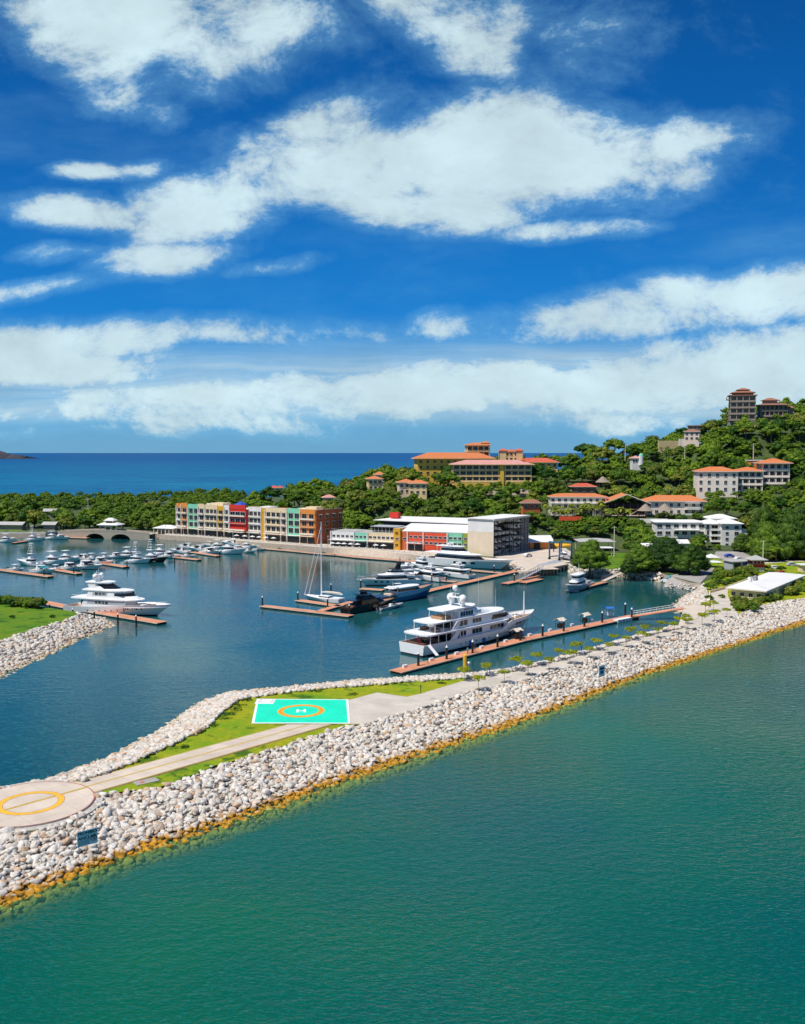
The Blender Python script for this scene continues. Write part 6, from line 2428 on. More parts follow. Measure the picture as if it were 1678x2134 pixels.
# local x along the open side, local +y to the left (the beige wall is x = 0)
HT = 16.2
mb = MB(); mb.box((.15, 6.6, 5.3), (.3, 13.2, 10.6), 'w_beige'); mb.build('lower_wall', ds)
mb = MB(); mb.box((.15, 6.6, 13.3), (.26, 13.2, 5.4), 'roof_white'); mb.box((.13, 6.6, 10.6), (.34, 13.3, .15), 'trim'); mb.build('upper_wall', ds)
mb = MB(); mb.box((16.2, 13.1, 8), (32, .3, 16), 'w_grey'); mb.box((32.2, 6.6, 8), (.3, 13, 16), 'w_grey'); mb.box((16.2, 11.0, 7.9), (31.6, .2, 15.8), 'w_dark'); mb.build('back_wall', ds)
mb = MB(); mb.box((16, 6.6, HT + .15), (33.2, 14.4, .3), 'roof_white'); mb.box((16, -.35, HT - .2), (33, .5, .5), 'trim'); mb.build('roof', ds)
mb = MB()
for k in range(10):
    x = .6 + 31 * k / 9
    for yy in (.1, 5.0, 10.4):
        mb.box((x, yy, HT / 2), (.18, .18, HT), 'w_dark')
mb.build('rack_column', ds)
for f in range(1, 6):
    mb = MB(); mb.box((16.1, .35, f * 2.7), (31.4, .12, .14), 'w_dark'); mb.box((16.1, 5, f * 2.7), (31.4, .12, .14), 'w_dark'); mb.build('rack_beam', ds)
mb = MB(); mb.box((.0, 8.5, 1.5), (.12, 1.4, 2.4), 'w_sand', 0); mb.build('door', ds)
keep(ds, 33, 15)
sbt = thing('stored_boat', 'white motor boat in the storage racks', 'boat')
h = Hull(8.2, 2.5, [(0, .9), (1, 1.3)], .15, .5, .93, draft=.35)
h.add(MB(), 'white_hull', bul=.4, wl=.1, low='white_paint', ns=10).build('hull', sbt)
mb = MB(); mb.box((3.6, 0, 1.1), (1.2, 1.1, .9), 'white_paint'); mb.build('console', sbt)
mb = MB(); mb.box((-.25, 0, .7), (.5, .5, 1.0), 'hull_black'); mb.build('outboard', sbt)
rr = random.Random(8)
first = True
a_s = math.atan2(du.y, du.x)
Mr = Matrix.Rotation(a_s, 3, 'Z')
for f in range(6):
    for k in range(9):
        if rr.random() < .2:
            continue
        x = .6 + 31 * (k + .5) / 9
        flip = rr.random() < .5
        yy = 9.6 if flip else 1.7
        loc = Vector((C.x, C.y, 0)) + Mr @ Vector((x, yy, 0))
        loc.z = BZ + (f * 2.7 + .55 if f else .5)
        rot = a_s + (R(-90) if flip else R(90))
        lb = f'white motor boat stored on level {f + 1} of the open racks, {"bow" if flip else "stern"} outwards'
        sc = rr.uniform(.72, .92)
        if first:
            first = False
            sbt.location = loc; sbt.rotation_euler.z = rot; sbt['label'] = lb; sbt['group'] = 'boats stored in the open racks'
        else:
            dup(sbt, loc, rot, lb, 'boats stored in the open racks', sc)

# small orange workshop behind with a pale roof, green and yellow containers
p = at(1104, 1145, BZ)
ws = thing('workshop', 'orange walled workshop with pale pitched roof right of the boat storage', 'workshop', p, R(8))
mb = MB(); mb.prism([(0, 0), (10, 0), (10, 9), (0, 9)], 0, 3.6, 'w_orange'); mb.box((3.5, -.05, 1.5), (3, .2, 3), 'w_dark'); mb.build('walls', ws)
mb = MB(); mb.gable(-2, 11.5, -1.5, 10.5, 3.6, 2.6, 'roof_white', 'x'); mb.build('roof', ws)
keep(ws, 11, 10)
p = at(1128, 1137, BZ)
for px, py, mt_, L_, hh, lb in ((1127, 1141, 'tarp_yellow', 15, 2.0, 'long yellow tarpaulin covered boat behind the boatyard'), (1132, 1134, 'tarp_green', 17, 3.6, 'long green tarpaulin wall behind the yellow cover')):
    p = at(px, py, BZ)
    t = thing('covered_boat' if mt_ == 'tarp_yellow' else 'green_screen', lb, 'boat' if mt_ == 'tarp_yellow' else 'screen', p, R(-4))
    mb = MB()
    if mt_ == 'tarp_yellow':
        mb.loft([[(x, -w, 0), (x, -w, hh * .5), (x, 0, hh * e), (x, w, hh * .5), (x, w, 0)] for x, w, e in ((0, .8, .8), (L_ * .2, 1.7, 1), (L_ * .7, 1.7, 1), (L_, .3, .9))], mt_)
        mb.build('cover', t)
    else:
        mb.box((L_ / 2, 0, hh / 2 + .2), (L_, .3, hh), mt_)
        mb.build('panel', t)
        mb = MB()
        for k in range(6):
            mb.box((L_ * k / 5, .25, hh / 2), (.2, .2, hh + .5), 'grey_metal')
        mb.build('post_frame', t)
# boat hoist with boat
p = at(1168, 1166, BZ)
hb2 = thing('boat_hoist', 'dark blue travelling boat hoist standing in the boatyard', 'boat hoist', p, R(35))
mb = MB()
for sx in (-3.5, 3.5):
    for sy in (-3, 3):
        mb.box((sx, sy, 4), (.5, .5, 7.2), 'hull_navy')
    mb.box((sx, 0, 7.6), (.5, 6.5, .5), 'hull_navy')
for sy in (-3, 3):
    mb.box((0, sy, 1.2), (7.5, .4, .4), 'hull_navy')
mb.build('frame', hb2)
for sx in (-3.5, 3.5):
    for sy in (-3, 3):
        mb = MB(); mb.tube((sx, sy - .3, .5), (sx, sy + .3, .5), .55, 'hull_black', n=10); mb.build('wheel', hb2)
dup(SFN, at(1180, 1163, BZ) + Vector((-3, -3, .9)), R(-75), 'white flybridge boat standing ashore under the blue hoist', 'boats in the inner bay', .7)
# slender dark dockside crane frame
p = at(1154, 1150, BZ)
cr = thing('jib_crane', 'slim dark jib crane in the boatyard behind the hoist', 'crane', p)
mb = MB(); mb.tube((0, 0, 0), (0, 0, 9), .25, 'w_dark', n=6); mb.build('post', cr)
mb = MB(); mb.tube((0, 0, 8.6), (4.5, 0, 10.4), .15, 'w_dark', n=6); mb.build('arm', cr)


# ------------------------------------------------------------------ generic tile-roofed blocks
def block(name, label, cat, loc, rot, L, D, floors, fh, wall, roof=None, roofh=3.0, over=1.2, loggia=False, cols=6, group=None, winw=1.5, side=True, glass='window_glass', slabc='trim', arch=False, parent=None, flat=False):
    """a block of flats; loggia = open galleries with columns instead of plain windows"""
    t = parent or thing(name, label, cat, loc, rot, group)
    Hh = floors * fh
    if loggia:
        mb = MB(); mb.prism([(.3, 2.0), (L - .3, 2.0), (L - .3, D), (.3, D)], -4, Hh, wall); mb.build('wall', t)
        mb = MB()
        for f in range(floors + 1):
            mb.box((L / 2, D / 2 - .3, f * fh - .15 + (0 if f else 0)), (L, D + 1.0, .34), slabc)
        mb.build('floor_slab', t)
        mb = MB()
        for k in range(cols + 1):
            x = .3 + (L - .6) * k / cols
            mb.box((x, -.25, Hh / 2), (.5, .5, Hh - .3), slabc)
        mb.build('column', t)
        for f in range(floors):
            w_ = (L - .6) / cols
            for k in range(cols):
                win(t, .3 + w_ * (k + .5), f * fh + fh * .46, w_ * .72, fh * .68, 1.99, frame=wall, glass='dark_glass')
            slab_child(t, 'balcony_rail', (L / 2, -.45, f * fh + .5), (L - .8, .08, .8), slabc)
    else:
        mb = MB(); mb.prism([(0, 0), (L, 0), (L, D), (0, D)], -4, Hh, wall); mb.build('wall', t)
        w_ = L / cols
        for f in range(floors):
            for k in range(cols):
                win(t, w_ * (k + .5), f * fh + fh * .52, min(winw, w_ * .6), fh * .48, 0, frame=slabc, glass=glass)
    if side:
        n = max(1, int(D / 5))
        for f in range(floors):
            for k in range(n):
                yy = D * (k + .5) / n
                win(t, 0, f * fh + fh * .52, 1.3, fh * .42, yy, rot=R(-90), frame=slabc, glass=glass)
                win(t, L, f * fh + fh * .52, 1.3, fh * .42, yy, rot=R(90), frame=slabc, glass=glass)
    if roof:
        mb = MB()
        if flat:
            mb.prism([(-over, -over), (L + over, -over), (L + over, D + over), (-over, D + over)], Hh, Hh + .5, roof)
        else:
            mb.hip(-over, L + over, -over - (.8 if loggia else 0), D + over, Hh + .03, roofh, roof, mt2=slabc)
        mb.build('roof', t)
    if not parent:
        keep(t, L, D)
    return t


def gpt(px, py, Y):
    """point on photo ray at distance Y"""
    return atY(px, py, Y)


# big yellow hotel
p = gpt(870, 1004, 572)
ht = block('hotel', 'large yellow hotel wing with orange tiled roof at the left of the hotel group', 'hotel', p, R(7), 47, 15, 4, 3.5, 'w_yellow', 'tile_orange', 3.6, 1.8, cols=11, winw=1.6, slabc='w_sand')
p = gpt(944, 1016, 545)
hb3 = block('hotel', 'yellow hotel wing with arcades and pinkish roof in front of the hotel group', 'hotel', p, R(1), 46, 15, 4, 3.3, 'w_sand', 'tile_pink', 2.6, 1.6, loggia=True, cols=12, slabc='w_sand')
mb = MB(); mb.box((28.5, -.7, 6.5), (2.2, 1.2, 13.2), 'w_yellow'); mb.build('stair_tower', hb3)
mb = MB(); mb.box((11, -.58, 1.2), (21, .4, 3.2), 'w_yellow'); mb.box((37.5, -.58, 1.2), (15, .4, 3.2), 'w_yellow'); mb.build('base_wall', hb3)
p = gpt(1078, 1000, 585)
block('hotel', 'right hotel wing under a long orange red roof beside the palms', 'hotel', p, R(-3), 25, 12, 3, 3.6, 'w_sand', 'tile_red', 2.6, 1.4, cols=7, slabc='w_sand')
p = gpt(973, 953, 600)
tw = block('hotel_tower', 'cream belvedere tower with tiled roofs rising behind the hotel', 'tower', p, R(6), 15, 9, 2, 3.8, 'w_sand', 'tile_orange', 1.6, .8, loggia=True, cols=4, slabc='w_sand')
mb = MB(); mb.prism([(10, 1), (15, 1), (15, 7), (10, 7)], 7, 9.0, 'w_sand'); mb.hip(9.5, 15.5, .5, 7.5, 9.0, 1.2, 'tile_orange'); mb.build('turret', tw)
p = gpt(1042, 962, 600)
tw = block('hotel_tower', 'cream double turret with dark red roofs between the hotel wings', 'tower', p, R(0), 14.5, 8, 2, 3.2, 'w_sand', 'tile_red', 1.0, .5, cols=5, slabc='w_sand')
for x in (0, 10.5):
    mb = MB(); mb.prism([(x, -.4), (x + 4, -.4), (x + 4, 4), (x, 4)], 0, 6.8, 'w_sand'); mb.hip(x - .5, x + 4.5, -.9, 4.5, 6.8, 1.6, 'tile_red'); mb.build('turret', tw)

# villas left of the hotel
for (px, py, Y, L_, D_, fl, mt_, rf, lb, rot) in [
    (832, 1030, 525, 9, 8, 2, 'w_pink', 'tile_orange', 'pinkish villa with stacked orange roofs below the yellow hotel', 8),
    (852, 1032, 520, 10, 7, 2, 'w_sand', 'tile_orange', 'villa with arched porch and orange roof right of the stacked one', -6),
    (768, 1022, 540, 8, 8, 2, 'w_sand', 'tile_orange', 'small orange roofed villa at the left shoulder of the hill', 10),
    (780, 1012, 560, 6, 6, 2, 'w_white', 'tile_orange', 'small white villa peeping over the left shoulder of the hill', 0),
    (560, 1024, 870, 9, 8, 1, 'w_white', 'tile_red', 'distant house with red roof low on the coast behind the apartments', 0),
    (576, 1024, 860, 6, 6, 1, 'w_white', 'tile_red', 'distant house with pointed red roof beside the low coast house', 0),
    (722, 1020, 650, 6, 6, 1, 'w_sand', 'tile_red', 'tiny red roof in the trees above the right end of the apartments', 0),
    (676, 1048, 600, 7, 6, 1, 'w_white', 'tile_pink', 'small pale gabled house just behind the rust red end wall', 15),
    (1193, 1027, 520, 13, 8, 1, 'w_brown', 'tile_red', 'low brown house with red roof above the white resort wing', 0),
    (1090, 1062, 480, 9, 5, 1, 'w_rust', 'tile_brown', 'small rust red hut among the trees above the storage hall', 5),
]:
    block('villa', lb, 'house', gpt(px, py, Y), R(rot), L_, D_, fl, 3.2, mt_, rf, 1.8, .9, cols=3)
# front plaza wall of hotel: pale retaining walls
p = gpt(1025, 1024, 530)
t = thing('retaining_wall', 'pale terrace wall and steps below the arcaded hotel wing', 'wall', p, R(-4))
mb = MB(); mb.box((10, 0, -.5), (26, 1.0, 4.5), 'w_pink'); mb.box((20, -3, -3), (12, 1, 4), 'w_pink'); mb.build('wall', t)

# resort below the hill
p = gpt(1146, 1074, 485)
rs = block('resort_wing', 'white three storey resort wing half hidden by palms', 'hotel', p, R(-5), 29, 11, 3, 3.15, 'w_lilac', 'tile_orange', 1.6, .8, cols=9, slabc='w_white')
for f in range(3):
    slab_child(rs, 'balcony', (14.5, -.8, f * 3.15 + .1), (28, 1.4, .2), 'w_white')
p = gpt(1262, 1075, 479)
lb_ = thing('resort_lobby', 'open resort lobby under a broad orange gable roof with dark interior', 'lobby', p, R(-4))
mb = MB()
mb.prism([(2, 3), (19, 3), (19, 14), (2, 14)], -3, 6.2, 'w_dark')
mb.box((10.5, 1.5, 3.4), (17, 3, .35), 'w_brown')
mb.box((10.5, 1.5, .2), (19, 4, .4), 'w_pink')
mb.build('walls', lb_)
mb = MB()
for k in range(6):
    mb.tube((1.5 + 3.7 * k, .6, 0), (1.5 + 3.7 * k, .6, 6.4), .22, 'w_brown', n=6)
mb.build('column', lb_)
mb = MB(); mb.gable(-1.5, 22.5, -1.8, 17, 6.6, 4.6, 'tile_orange', 'y', .35); mb.build('roof', lb_)
mb = MB()
mb.loft([[(-1.5, -1.95, 6.25), (10.5, -1.95, 10.85), (10.5, -1.95, 11.3), (-1.5, -1.95, 6.7)], [(-1.5, -1.8, 6.25), (10.5, -1.8, 10.85), (10.5, -1.8, 11.3), (-1.5, -1.8, 6.7)]], 'trim')
mb.loft([[(22.5, -1.95, 6.25), (10.5, -1.95, 10.85), (10.5, -1.95, 11.3), (22.5, -1.95, 6.7)], [(22.5, -1.8, 6.25), (10.5, -1.8, 10.85), (10.5, -1.8, 11.3), (22.5, -1.8, 6.7)]], 'trim')
mb.build('gable_trim', lb_)
mb = MB(); mb.loft([[(12, 0, .3), (12.3, 0, .3), (12.3, 2.2, .3), (12, 2.2, .3)], [(17, 0, 3.4), (17.3, 0, 3.4), (17.3, 2.2, 3.4), (17, 2.2, 3.4)]], 'w_pink'); mb.build('stair', lb_)
keep(lb_, 22, 16)
p = gpt(1345, 1073, 485)
rw = block('resort_wing', 'white resort wing with long orange tiled roof and balconies at its right end', 'hotel', p, R(-6), 30, 12, 2, 3.5, 'w_lilac', 'tile_orange', 2.8, 1.2, cols=8, slabc='w_white')
mb = MB()
for f in (0, 3.3):
    mb.box((23.5, -1.4, f + 3.1), (7.5, 2.6, .25), 'w_white'); mb.box((23.5, -2.6, f + .6), (7.5, .1, .9), 'w_white')
mb.build('balcony', rw)
for (px, py, Y, r0, hh, lb) in ((1345, 1072, 472, 4.1, 3.4, 'left of two thatched palapa roofs before the resort'), (1385, 1071, 472, 4.4, 3.4, 'right of two thatched palapa roofs before the resort'), (1256, 1012, 520, 4.2, 3.2, 'steep thatched hut roof up the slope behind the resort')):
    p = gpt(px, py, Y)
    t = thing('palapa', lb, 'palapa', p, 0, 'thatched palapas')
    mb = MB()
    for k in range(8):
        a = 2 * PI * k / 8
        mb.tube((r0 * .8 * math.cos(a), r0 * .8 * math.sin(a), -1), (r0 * .8 * math.cos(a), r0 * .8 * math.sin(a), 2.3), .12, 'bark', n=5)
    mb.build('post_ring', t)
    mb = MB(); mb.tube((0, 0, 1.9), (0, 0, 1.9 + hh), r0, 'thatch', .35, n=14); mb.build('roof', t)
    FOOT.append((p, Vector((1, 0, 0)), Vector((0, 1, 0)), -4, 4, -6, 4))
p = gpt(1168, 1083, 468)
t = thing('terrace_wall', 'rust orange garden wall below the white resort wing', 'wall', p, R(-4))
mb = MB(); mb.box((5, 0, .6), (11, .5, 2.0), 'w_scarlet'); mb.build('wall', t)
p = gpt(1338, 1084, 466)
t = thing('terrace_wall', 'curved cream pool terrace wall below the thatched roofs', 'wall', p, R(-2))
mb = MB()
for k in range(8):
    mb.box((k * 1.7, .06 * (k - 3.5) ** 2, -.4), (1.8, .6, 2.2), 'w_white', R((k - 3.5) * 4))
mb.build('wall', t)

# condominium on the right slope: three stepped blocks
p = gpt(1452, 1027, 500)
c1 = block('condominium', 'pale pink three storey condominium with orange roof, left of the stepped group', 'apartment building', p, R(-10), 21, 14, 3, 3.75, 'w_lilac', 'tile_orange', 2.4, 1.0, cols=5, slabc='w_white', group='condominium blocks')
p = gpt(1533, 1024, 507)
c2 = block('condominium', 'pink condominium block with balconies, middle of the stepped group', 'apartment building', p, R(-8), 14, 13, 3, 3.6, 'w_pink', 'tile_orange', 2.2, 1.0, loggia=True, cols=4, slabc='w_lilac', group='condominium blocks')
p = gpt(1588, 1008, 514)
c3 = block('condominium', 'pink condominium block with balconies and big roof, right of the stepped group', 'apartment building', p, R(-6), 14.5, 13, 3, 3.7, 'w_pink', 'tile_orange', 2.6, 1.4, loggia=True, cols=4, slabc='w_lilac', group='condominium blocks')
p = gpt(1562, 975, 535)
block('condominium', 'orange walled block with pale roof rising behind the stepped group', 'apartment building', p, R(-5), 16, 8, 1, 4.0, 'w_orange', 'roof_white', .6, .3, cols=5, group='condominium blocks', flat=True)

# villa tower on top of the hill
p = gpt(1521, 876, 600)
tv = block('hilltop_tower', 'grey brown five level tower house with tiled cap on the hilltop', 'tower house', p, R(-14), 15.5, 13, 4, 3.9, 'w_taupe', 'tile_brown', .4, .9, loggia=True, cols=4, slabc='w_taupe', flat=True)
mb = MB(); mb.prism([(2, 1.5), (14, 1.5), (14, 11), (2, 11)], 16.1, 17.8, 'w_brown'); mb.hip(.6, 15.4, .2, 12.2, 17.4, 2.0, 'tile_brown'); mb.prism([(5, 4), (11.5, 4), (11.5, 9), (5, 9)], 18.4, 19.4, 'w_brown'); mb.hip(4, 12.5, 3, 10, 19.3, 1.3, 'tile_brown'); mb.build('cap', tv)
mb = MB(); mb.box((-.9, 4, 13.2), (2.0, 8, .3), 'w_taupe'); mb.box((-1.8, 4, 14.0), (.1, 8, 1.4), 'w_taupe'); mb.build('terrace', tv)
p = gpt(1584, 868, 606)
t = block('hilltop_villa', 'brown roofed sprawling villa right of the hilltop tower', 'villa', p, R(-8), 17, 10, 2, 3.6, 'w_taupe', 'tile_brown', 1.8, 1.3, loggia=True, cols=6, slabc='w_taupe')
mb = MB(); mb.prism([(3, 2), (11, 2), (11, 8), (3, 8)], 8.0, 10.4, 'w_taupe'); mb.hip(1.8, 12.5, .8, 9.2, 10.3, 1.6, 'tile_brown'); mb.build('upper_floor', t)
mb = MB(); mb.hip(17, 22, 0, 7, 5.2, 1.6, 'tile_brown'); mb.prism([(17.6, .8), (21.2, .8), (21.2, 6), (17.6, 6)], -4, 5.2, 'w_taupe'); mb.build('side_wing', t)
for (px, py, Y, L_, D_, fl, mt_, rf, lb, rot, fh) in [
    (1426, 918, 590, 9, 7, 2, 'w_pink', 'tile_brown', 'weathered pinkish house on the left shoulder of the hill below the tower', -20, 2.7),
    (1436, 905, 600, 7, 7, 2, 'w_taupe', 'tile_brown', 'tan flat topped house highest on the left shoulder of the hill', -10, 2.6),
    (1572, 897, 585, 8, 5, 1, 'w_brown', 'tile_pink', 'small pink roof alone in the trees below the hilltop tower', 0, 2.0),
    (1318, 966, 560, 5, 6, 1, 'w_white', 'tile_pink', 'pink roofed cottage with white turret on the ridge', 0, 3.0),
]:
    block('hillside_house', lb, 'house', gpt(px, py, Y), R(rot), L_, D_, fl, fh, mt_, rf, 1.4, .7, cols=3, flat=(mt_ == 'w_taupe' and fl == 2))
p = gpt(1375, 923, 590)
t = thing('terrace_wall', 'long pale stone wall stepping up the ridge below the weathered house', 'wall', p, R(12))
mb = MB(); mb.box((9, 0, -2.3), (20, .6, 7.4), 'w_sand'); mb.box((17, -.4, -1.4), (8, .6, 8.0), 'w_white'); mb.build('wall', t)
p = gpt(1336, 966, 560)
t = thing('water_turret', 'small white turret with green dome on the ridge', 'turret', p)
mb = MB(); mb.tube((0, 0, -1), (0, 0, 4.5), 1.5, 'w_white', n=12); mb.build('shaft', t)
mb = MB(); mb.ball((0, 0, 4.5), (1.4, 1.4, 1.6), 'w_green'); mb.build('dome', t)

# white four storey building and its low wing
p = gpt(1474, 1141, 448)
wb = thing('white_apartments', 'white four storey building with white hipped roofs behind the parking', 'apartment building', p, R(-4))
mb = MB()
mb.prism([(0, 4), (8, 4), (8, 16), (0, 16)], -2, 11.0, 'w_white'); mb.prism([(6.6, 0), (16, 0), (16, 13), (6.6, 13)], -2, 11.4, 'w_white'); mb.box((17.3, 4, 4.5), (2.6, 7, 8), 'w_white')
mb.build('wall', wb)
mb = MB(); mb.hip(-1, 9, 3, 17, 11.0, 1.8, 'roof_white'); mb.build('roof', wb)
mb = MB(); mb.hip(5.8, 17, -1, 14, 11.4, 1.9, 'roof_white'); mb.build('roof', wb)
mb = MB(); mb.hip(3, 17.5, 12, 24, 13.0, 1.8, 'roof_white'); mb.prism([(4, 13), (16, 13), (16, 23), (4, 23)], 0, 13.0, 'w_white'); mb.build('rear_block', wb)
for f in range(4):
    win(wb, 9.2, 1.4 + f * 2.75, 1.3, 1.2, 0, frame='w_grey'); win(wb, 13.6, 1.4 + f * 2.75, 1.8, 1.5, 0, frame='w_grey')
    if f:
        slab_child(wb, 'balcony', (4.4, 2.6, f * 2.75 - .1), (4.2, 2.8, .2), 'w_white')
        slab_child(wb, 'balcony_rail', (4.4, 1.3, f * 2.75 + .4), (4.2, .08, .8), 'w_white')
    win(wb, 4.4, 1.3 + f * 2.75, 3.0, 1.8, 4, frame='w_white', glass='dark_glass')
    win(wb, 1.2, 1.4 + f * 2.75, 1.0, 2.2, 4, frame='w_grey', glass='window_glass')
keep(wb, 19, 20)
p = gpt(1366, 1118, 456)
t = block('low_white_house', 'low white two storey house left of the white four storey building', 'house', p, R(-4), 24, 9, 2, 3.4, 'w_white', 'roof_white', 1.0, .6, cols=6, winw=2.4, slabc='w_white')
mb = MB(); mb.box((15, -1.4, 3.4), (12, 3, .2), 'roof_white'); mb.build('porch_roof', t)

# sheds of the boatyard behind the dark trees
for (px, py, L_, D_, hh, lb, rot, mt_) in ((1207, 1150, 17, 14, 4.4, 'wide grey metal roof shed behind the round dark tree', 0, 'roof_grey'), (1232, 1158, 10, 6, 3.2, 'small white flat canopy in front of the wide grey shed', 0, 'roof_white')):
    p = at(px, py, BZ)
    t = thing('shed', lb, 'shed', p, R(rot))
    mb = MB(); mb.hip(0, L_, 0, D_, hh, 1.1 if D_ > 8 else .3, mt_); mb.build('roof', t)
    mb = MB()
    for sx in (.8, L_ / 2, L_ - .8):
        for sy in (.8, D_ - .8):
            mb.box((sx, sy, hh / 2), (.25, .25, hh), 'trim')
    mb.build('post_frame', t)
    mb = MB(); mb.box((L_ * .4, D_ * .7, 1.3), (L_ * .5, .3, 2.6), 'awning_blue' if D_ > 8 else 'w_grey'); mb.build('back_wall', t)
    keep(t, L_, D_)
for (px, py, L_, D_, hh, lb, rot, mt_) in ((1338, 1160, 14, 8, 4.0, 'white boat shed roof glimpsed through the big dark tree', -5, 'roof_white'), (1398, 1152, 9, 6, 4.2, 'small white roof right of the glimpsed boat shed', 5, 'roof_white')):
    p = at(px, py, BZ)
    t = thing('shed', lb, 'shed', p, R(rot))
    mb = MB(); mb.gable(0, L_, 0, D_, hh, 1.6, mt_, 'x'); mb.build('roof', t)
    mb = MB(); mb.prism([(.5, .5), (L_ - .5, .5), (L_ - .5, D_ - .5), (.5, D_ - .5)], 0, hh - .25, 'w_grey'); mb.build('walls', t)
    keep(t, L_, D_)
# white shade tents by the slipway
for (px, py, w_, lb, rot) in ((1482, 1172, 5.0, 'pointed white tent by the parking', 20), (1487, 1182, 6.0, 'low white shade sail below the pointed tent', 0)):
    p = at(px, py, BZ)
    t = thing('tent', lb, 'tent', p, R(rot))
    mb = MB(); mb.add([(-w_ / 2, -w_ / 2, 2.2), (w_ / 2, -w_ / 2, 2.2), (w_ / 2, w_ / 2, 2.2), (-w_ / 2, w_ / 2, 2.2), (0, 0, 3.6 if w_ < 5.5 else 2.7)], [(0, 1, 4), (1, 2, 4), (2, 3, 4), (3, 0, 4)], 'roof_white'); mb.build('canopy', t)
    mb = MB()
    for sx in (-1, 1):
        for sy in (-1, 1):
            mb.tube((sx * w_ / 2, sy * w_ / 2, 0), (sx * w_ / 2, sy * w_ / 2, 2.2), .05, 'chrome', n=4)
    mb.build('post_frame', t)
# blue grey shed and red kiosk
p = at(1527, 1190, BZ)
t = thing('shed', 'blue grey flat roofed shed left of the red kiosk', 'shed', p, R(14))
mb = MB(); mb.prism([(0, 0), (8, 0), (8, 6), (0, 6)], 0, 3.4, 'w_grey'); mb.box((2, -.05, 1.6), (2.8, .15, 2.8), 'w_dark'); mb.box((6, -.05, 2.6), (3.4, .12, 1.2), 'awning_blue'); mb.build('walls', t)
mb = MB(); mb.box((4, 3, 3.55), (9, 7, .25), 'roof_grey'); mb.build('roof', t)
keep(t, 8, 6)
p = at(1569, 1193, BZ)
t = thing('kiosk', 'red kiosk with grey pyramid roof near the parking', 'kiosk', p, R(6))
mb = MB(); mb.prism([(0, 0), (4.6, 0), (4.6, 4.4), (0, 4.4)], 0, 4.6, 'w_pink'); mb.box((2.3, -.03, 2.5), (4.7, .12, 1.2), 'w_red'); mb.build('walls', t)
for k in (.9, 2.3, 3.7):
    win(t, k, 3.8, .9, .9, 0, frame='w_red')
    win(t, 0, 3.8, .9, .9, k, rot=R(-90), frame='w_red')
mb = MB(); mb.hip(-1, 5.6, -1, 5.4, 4.6, 1.5, 'roof_grey'); mb.build('roof', t)
keep(t, 5, 5)
p = at(1672, 1195, BZ)
t = thing('kiosk', 'cream flat roofed booth at the right edge', 'kiosk', p, R(0))
mb = MB(); mb.prism([(0, 0), (6, 0), (6, 4), (0, 4)], 0, 3.0, 'w_cream'); mb.box((2, -.05, 1.4), (2, .15, 2.2), 'w_dark'); mb.build('walls', t)
mb = MB(); mb.box((3, 2, 3.15), (7.2, 5.2, .3), 'roof_white'); mb.build('roof', t)

# service building in front right
C0 = Vector((109.6, 279.5, 0))
eb = Vector((21, 28, 0)).normalized(); ea = Vector((-eb.y, eb.x, 0))
sv = thing('service_building', 'low cream service building with broad pale flat roof above the rocks', 'building', (C0.x, C0.y, TOPZ), math.atan2(eb.y, eb.x))
mb = MB(); mb.prism([(1.2, .9), (46, .9), (46, 11.0), (1.2, 11.0)], -.5, 3.0, 'w_cream'); mb.build('walls', sv)
mb = MB()
rf = [(0, 0), (47, 0), (47, 12.4), (0, 12.4)]
mb.prism(rf, 3.0, 3.38, 'trim', top='roof_white')
mb.hip(.25, 46.8, .25, 12.2, 3.38, .9, 'roof_white', eave=.02)
mb.build('roof', sv)
for k in (2.6, 5.0, 7.6, 10.2):
    win(sv, 1.2, 1.5, 1.2, 1.2, k, rot=R(-90), frame='w_white')
for k in (4, 8, 12, 17, 23, 30, 37):
    win(sv, k, 1.5, 1.3, 1.3, .9, frame='w_white')
for i, (x, yy) in enumerate(((17, 8.5), (18.5, 8.6), (14.5, 9.3))):
    mb = MB(); mb.box((x, yy, 4.7), (1.2, 1.0, 1.2), 'roof_white' if i == 2 else 'grey_metal'); mb.build('roof_unit', sv)
keep(sv, 47, 12)
# low cream wall and step along the path
for seq, lb in (([(1479, 1236), (1517, 1226), (1575, 1204)], 'low cream wall between path and terrace lawn'), ([(1478, 1266), (1479, 1238)], 'short cream wall at the top of the gangway landing')):
    P = [at(x, y_, TOPZ) for x, y_ in seq]
    t = thing('low_wall', lb, 'wall', P[0])
    mb = MB()
    for a, b in zip(P, P[1:]):
        d = b - a; c_ = (a + b) / 2 - P[0]
        mb.box((c_.x, c_.y, .4), (d.length + .2, .3, .9), 'w_cream', math.atan2(d.y, d.x))
    mb.build('wall', t)

# ------------------------------------------------------------------ arched bridge with pavilion
BA, BB = at(128, 1109, 3.0), at(318, 1113, 3.0)
d = BB - BA; Lb = Vector((d.x, d.y, 0)).length
br = thing('arched_bridge', 'pale stone bridge with two low arches over the lagoon mouth', 'bridge', (BA.x, BA.y, 0), math.atan2(d.y, d.x))


def bx(px):
    A_ = Vector((BA.x, BA.y, 0)); uu_ = Vector((d.x, d.y, 0)).normalized()
    return s_of(px, A_, uu_)


arches = [(bx(183), bx(222)), (bx(236), bx(276))]


def deckz(x):
    t = x / Lb
    return 3.0 + 1.3 * math.sin(PI * min(1, max(0, t)))


def archz(x):
    for a, b in arches:
        if a < x < b:
            k = (x - (a + b) / 2) / ((b - a) / 2)
            return 3.0 * math.sqrt(max(0, 1 - k * k)) - .1
    return -1.0


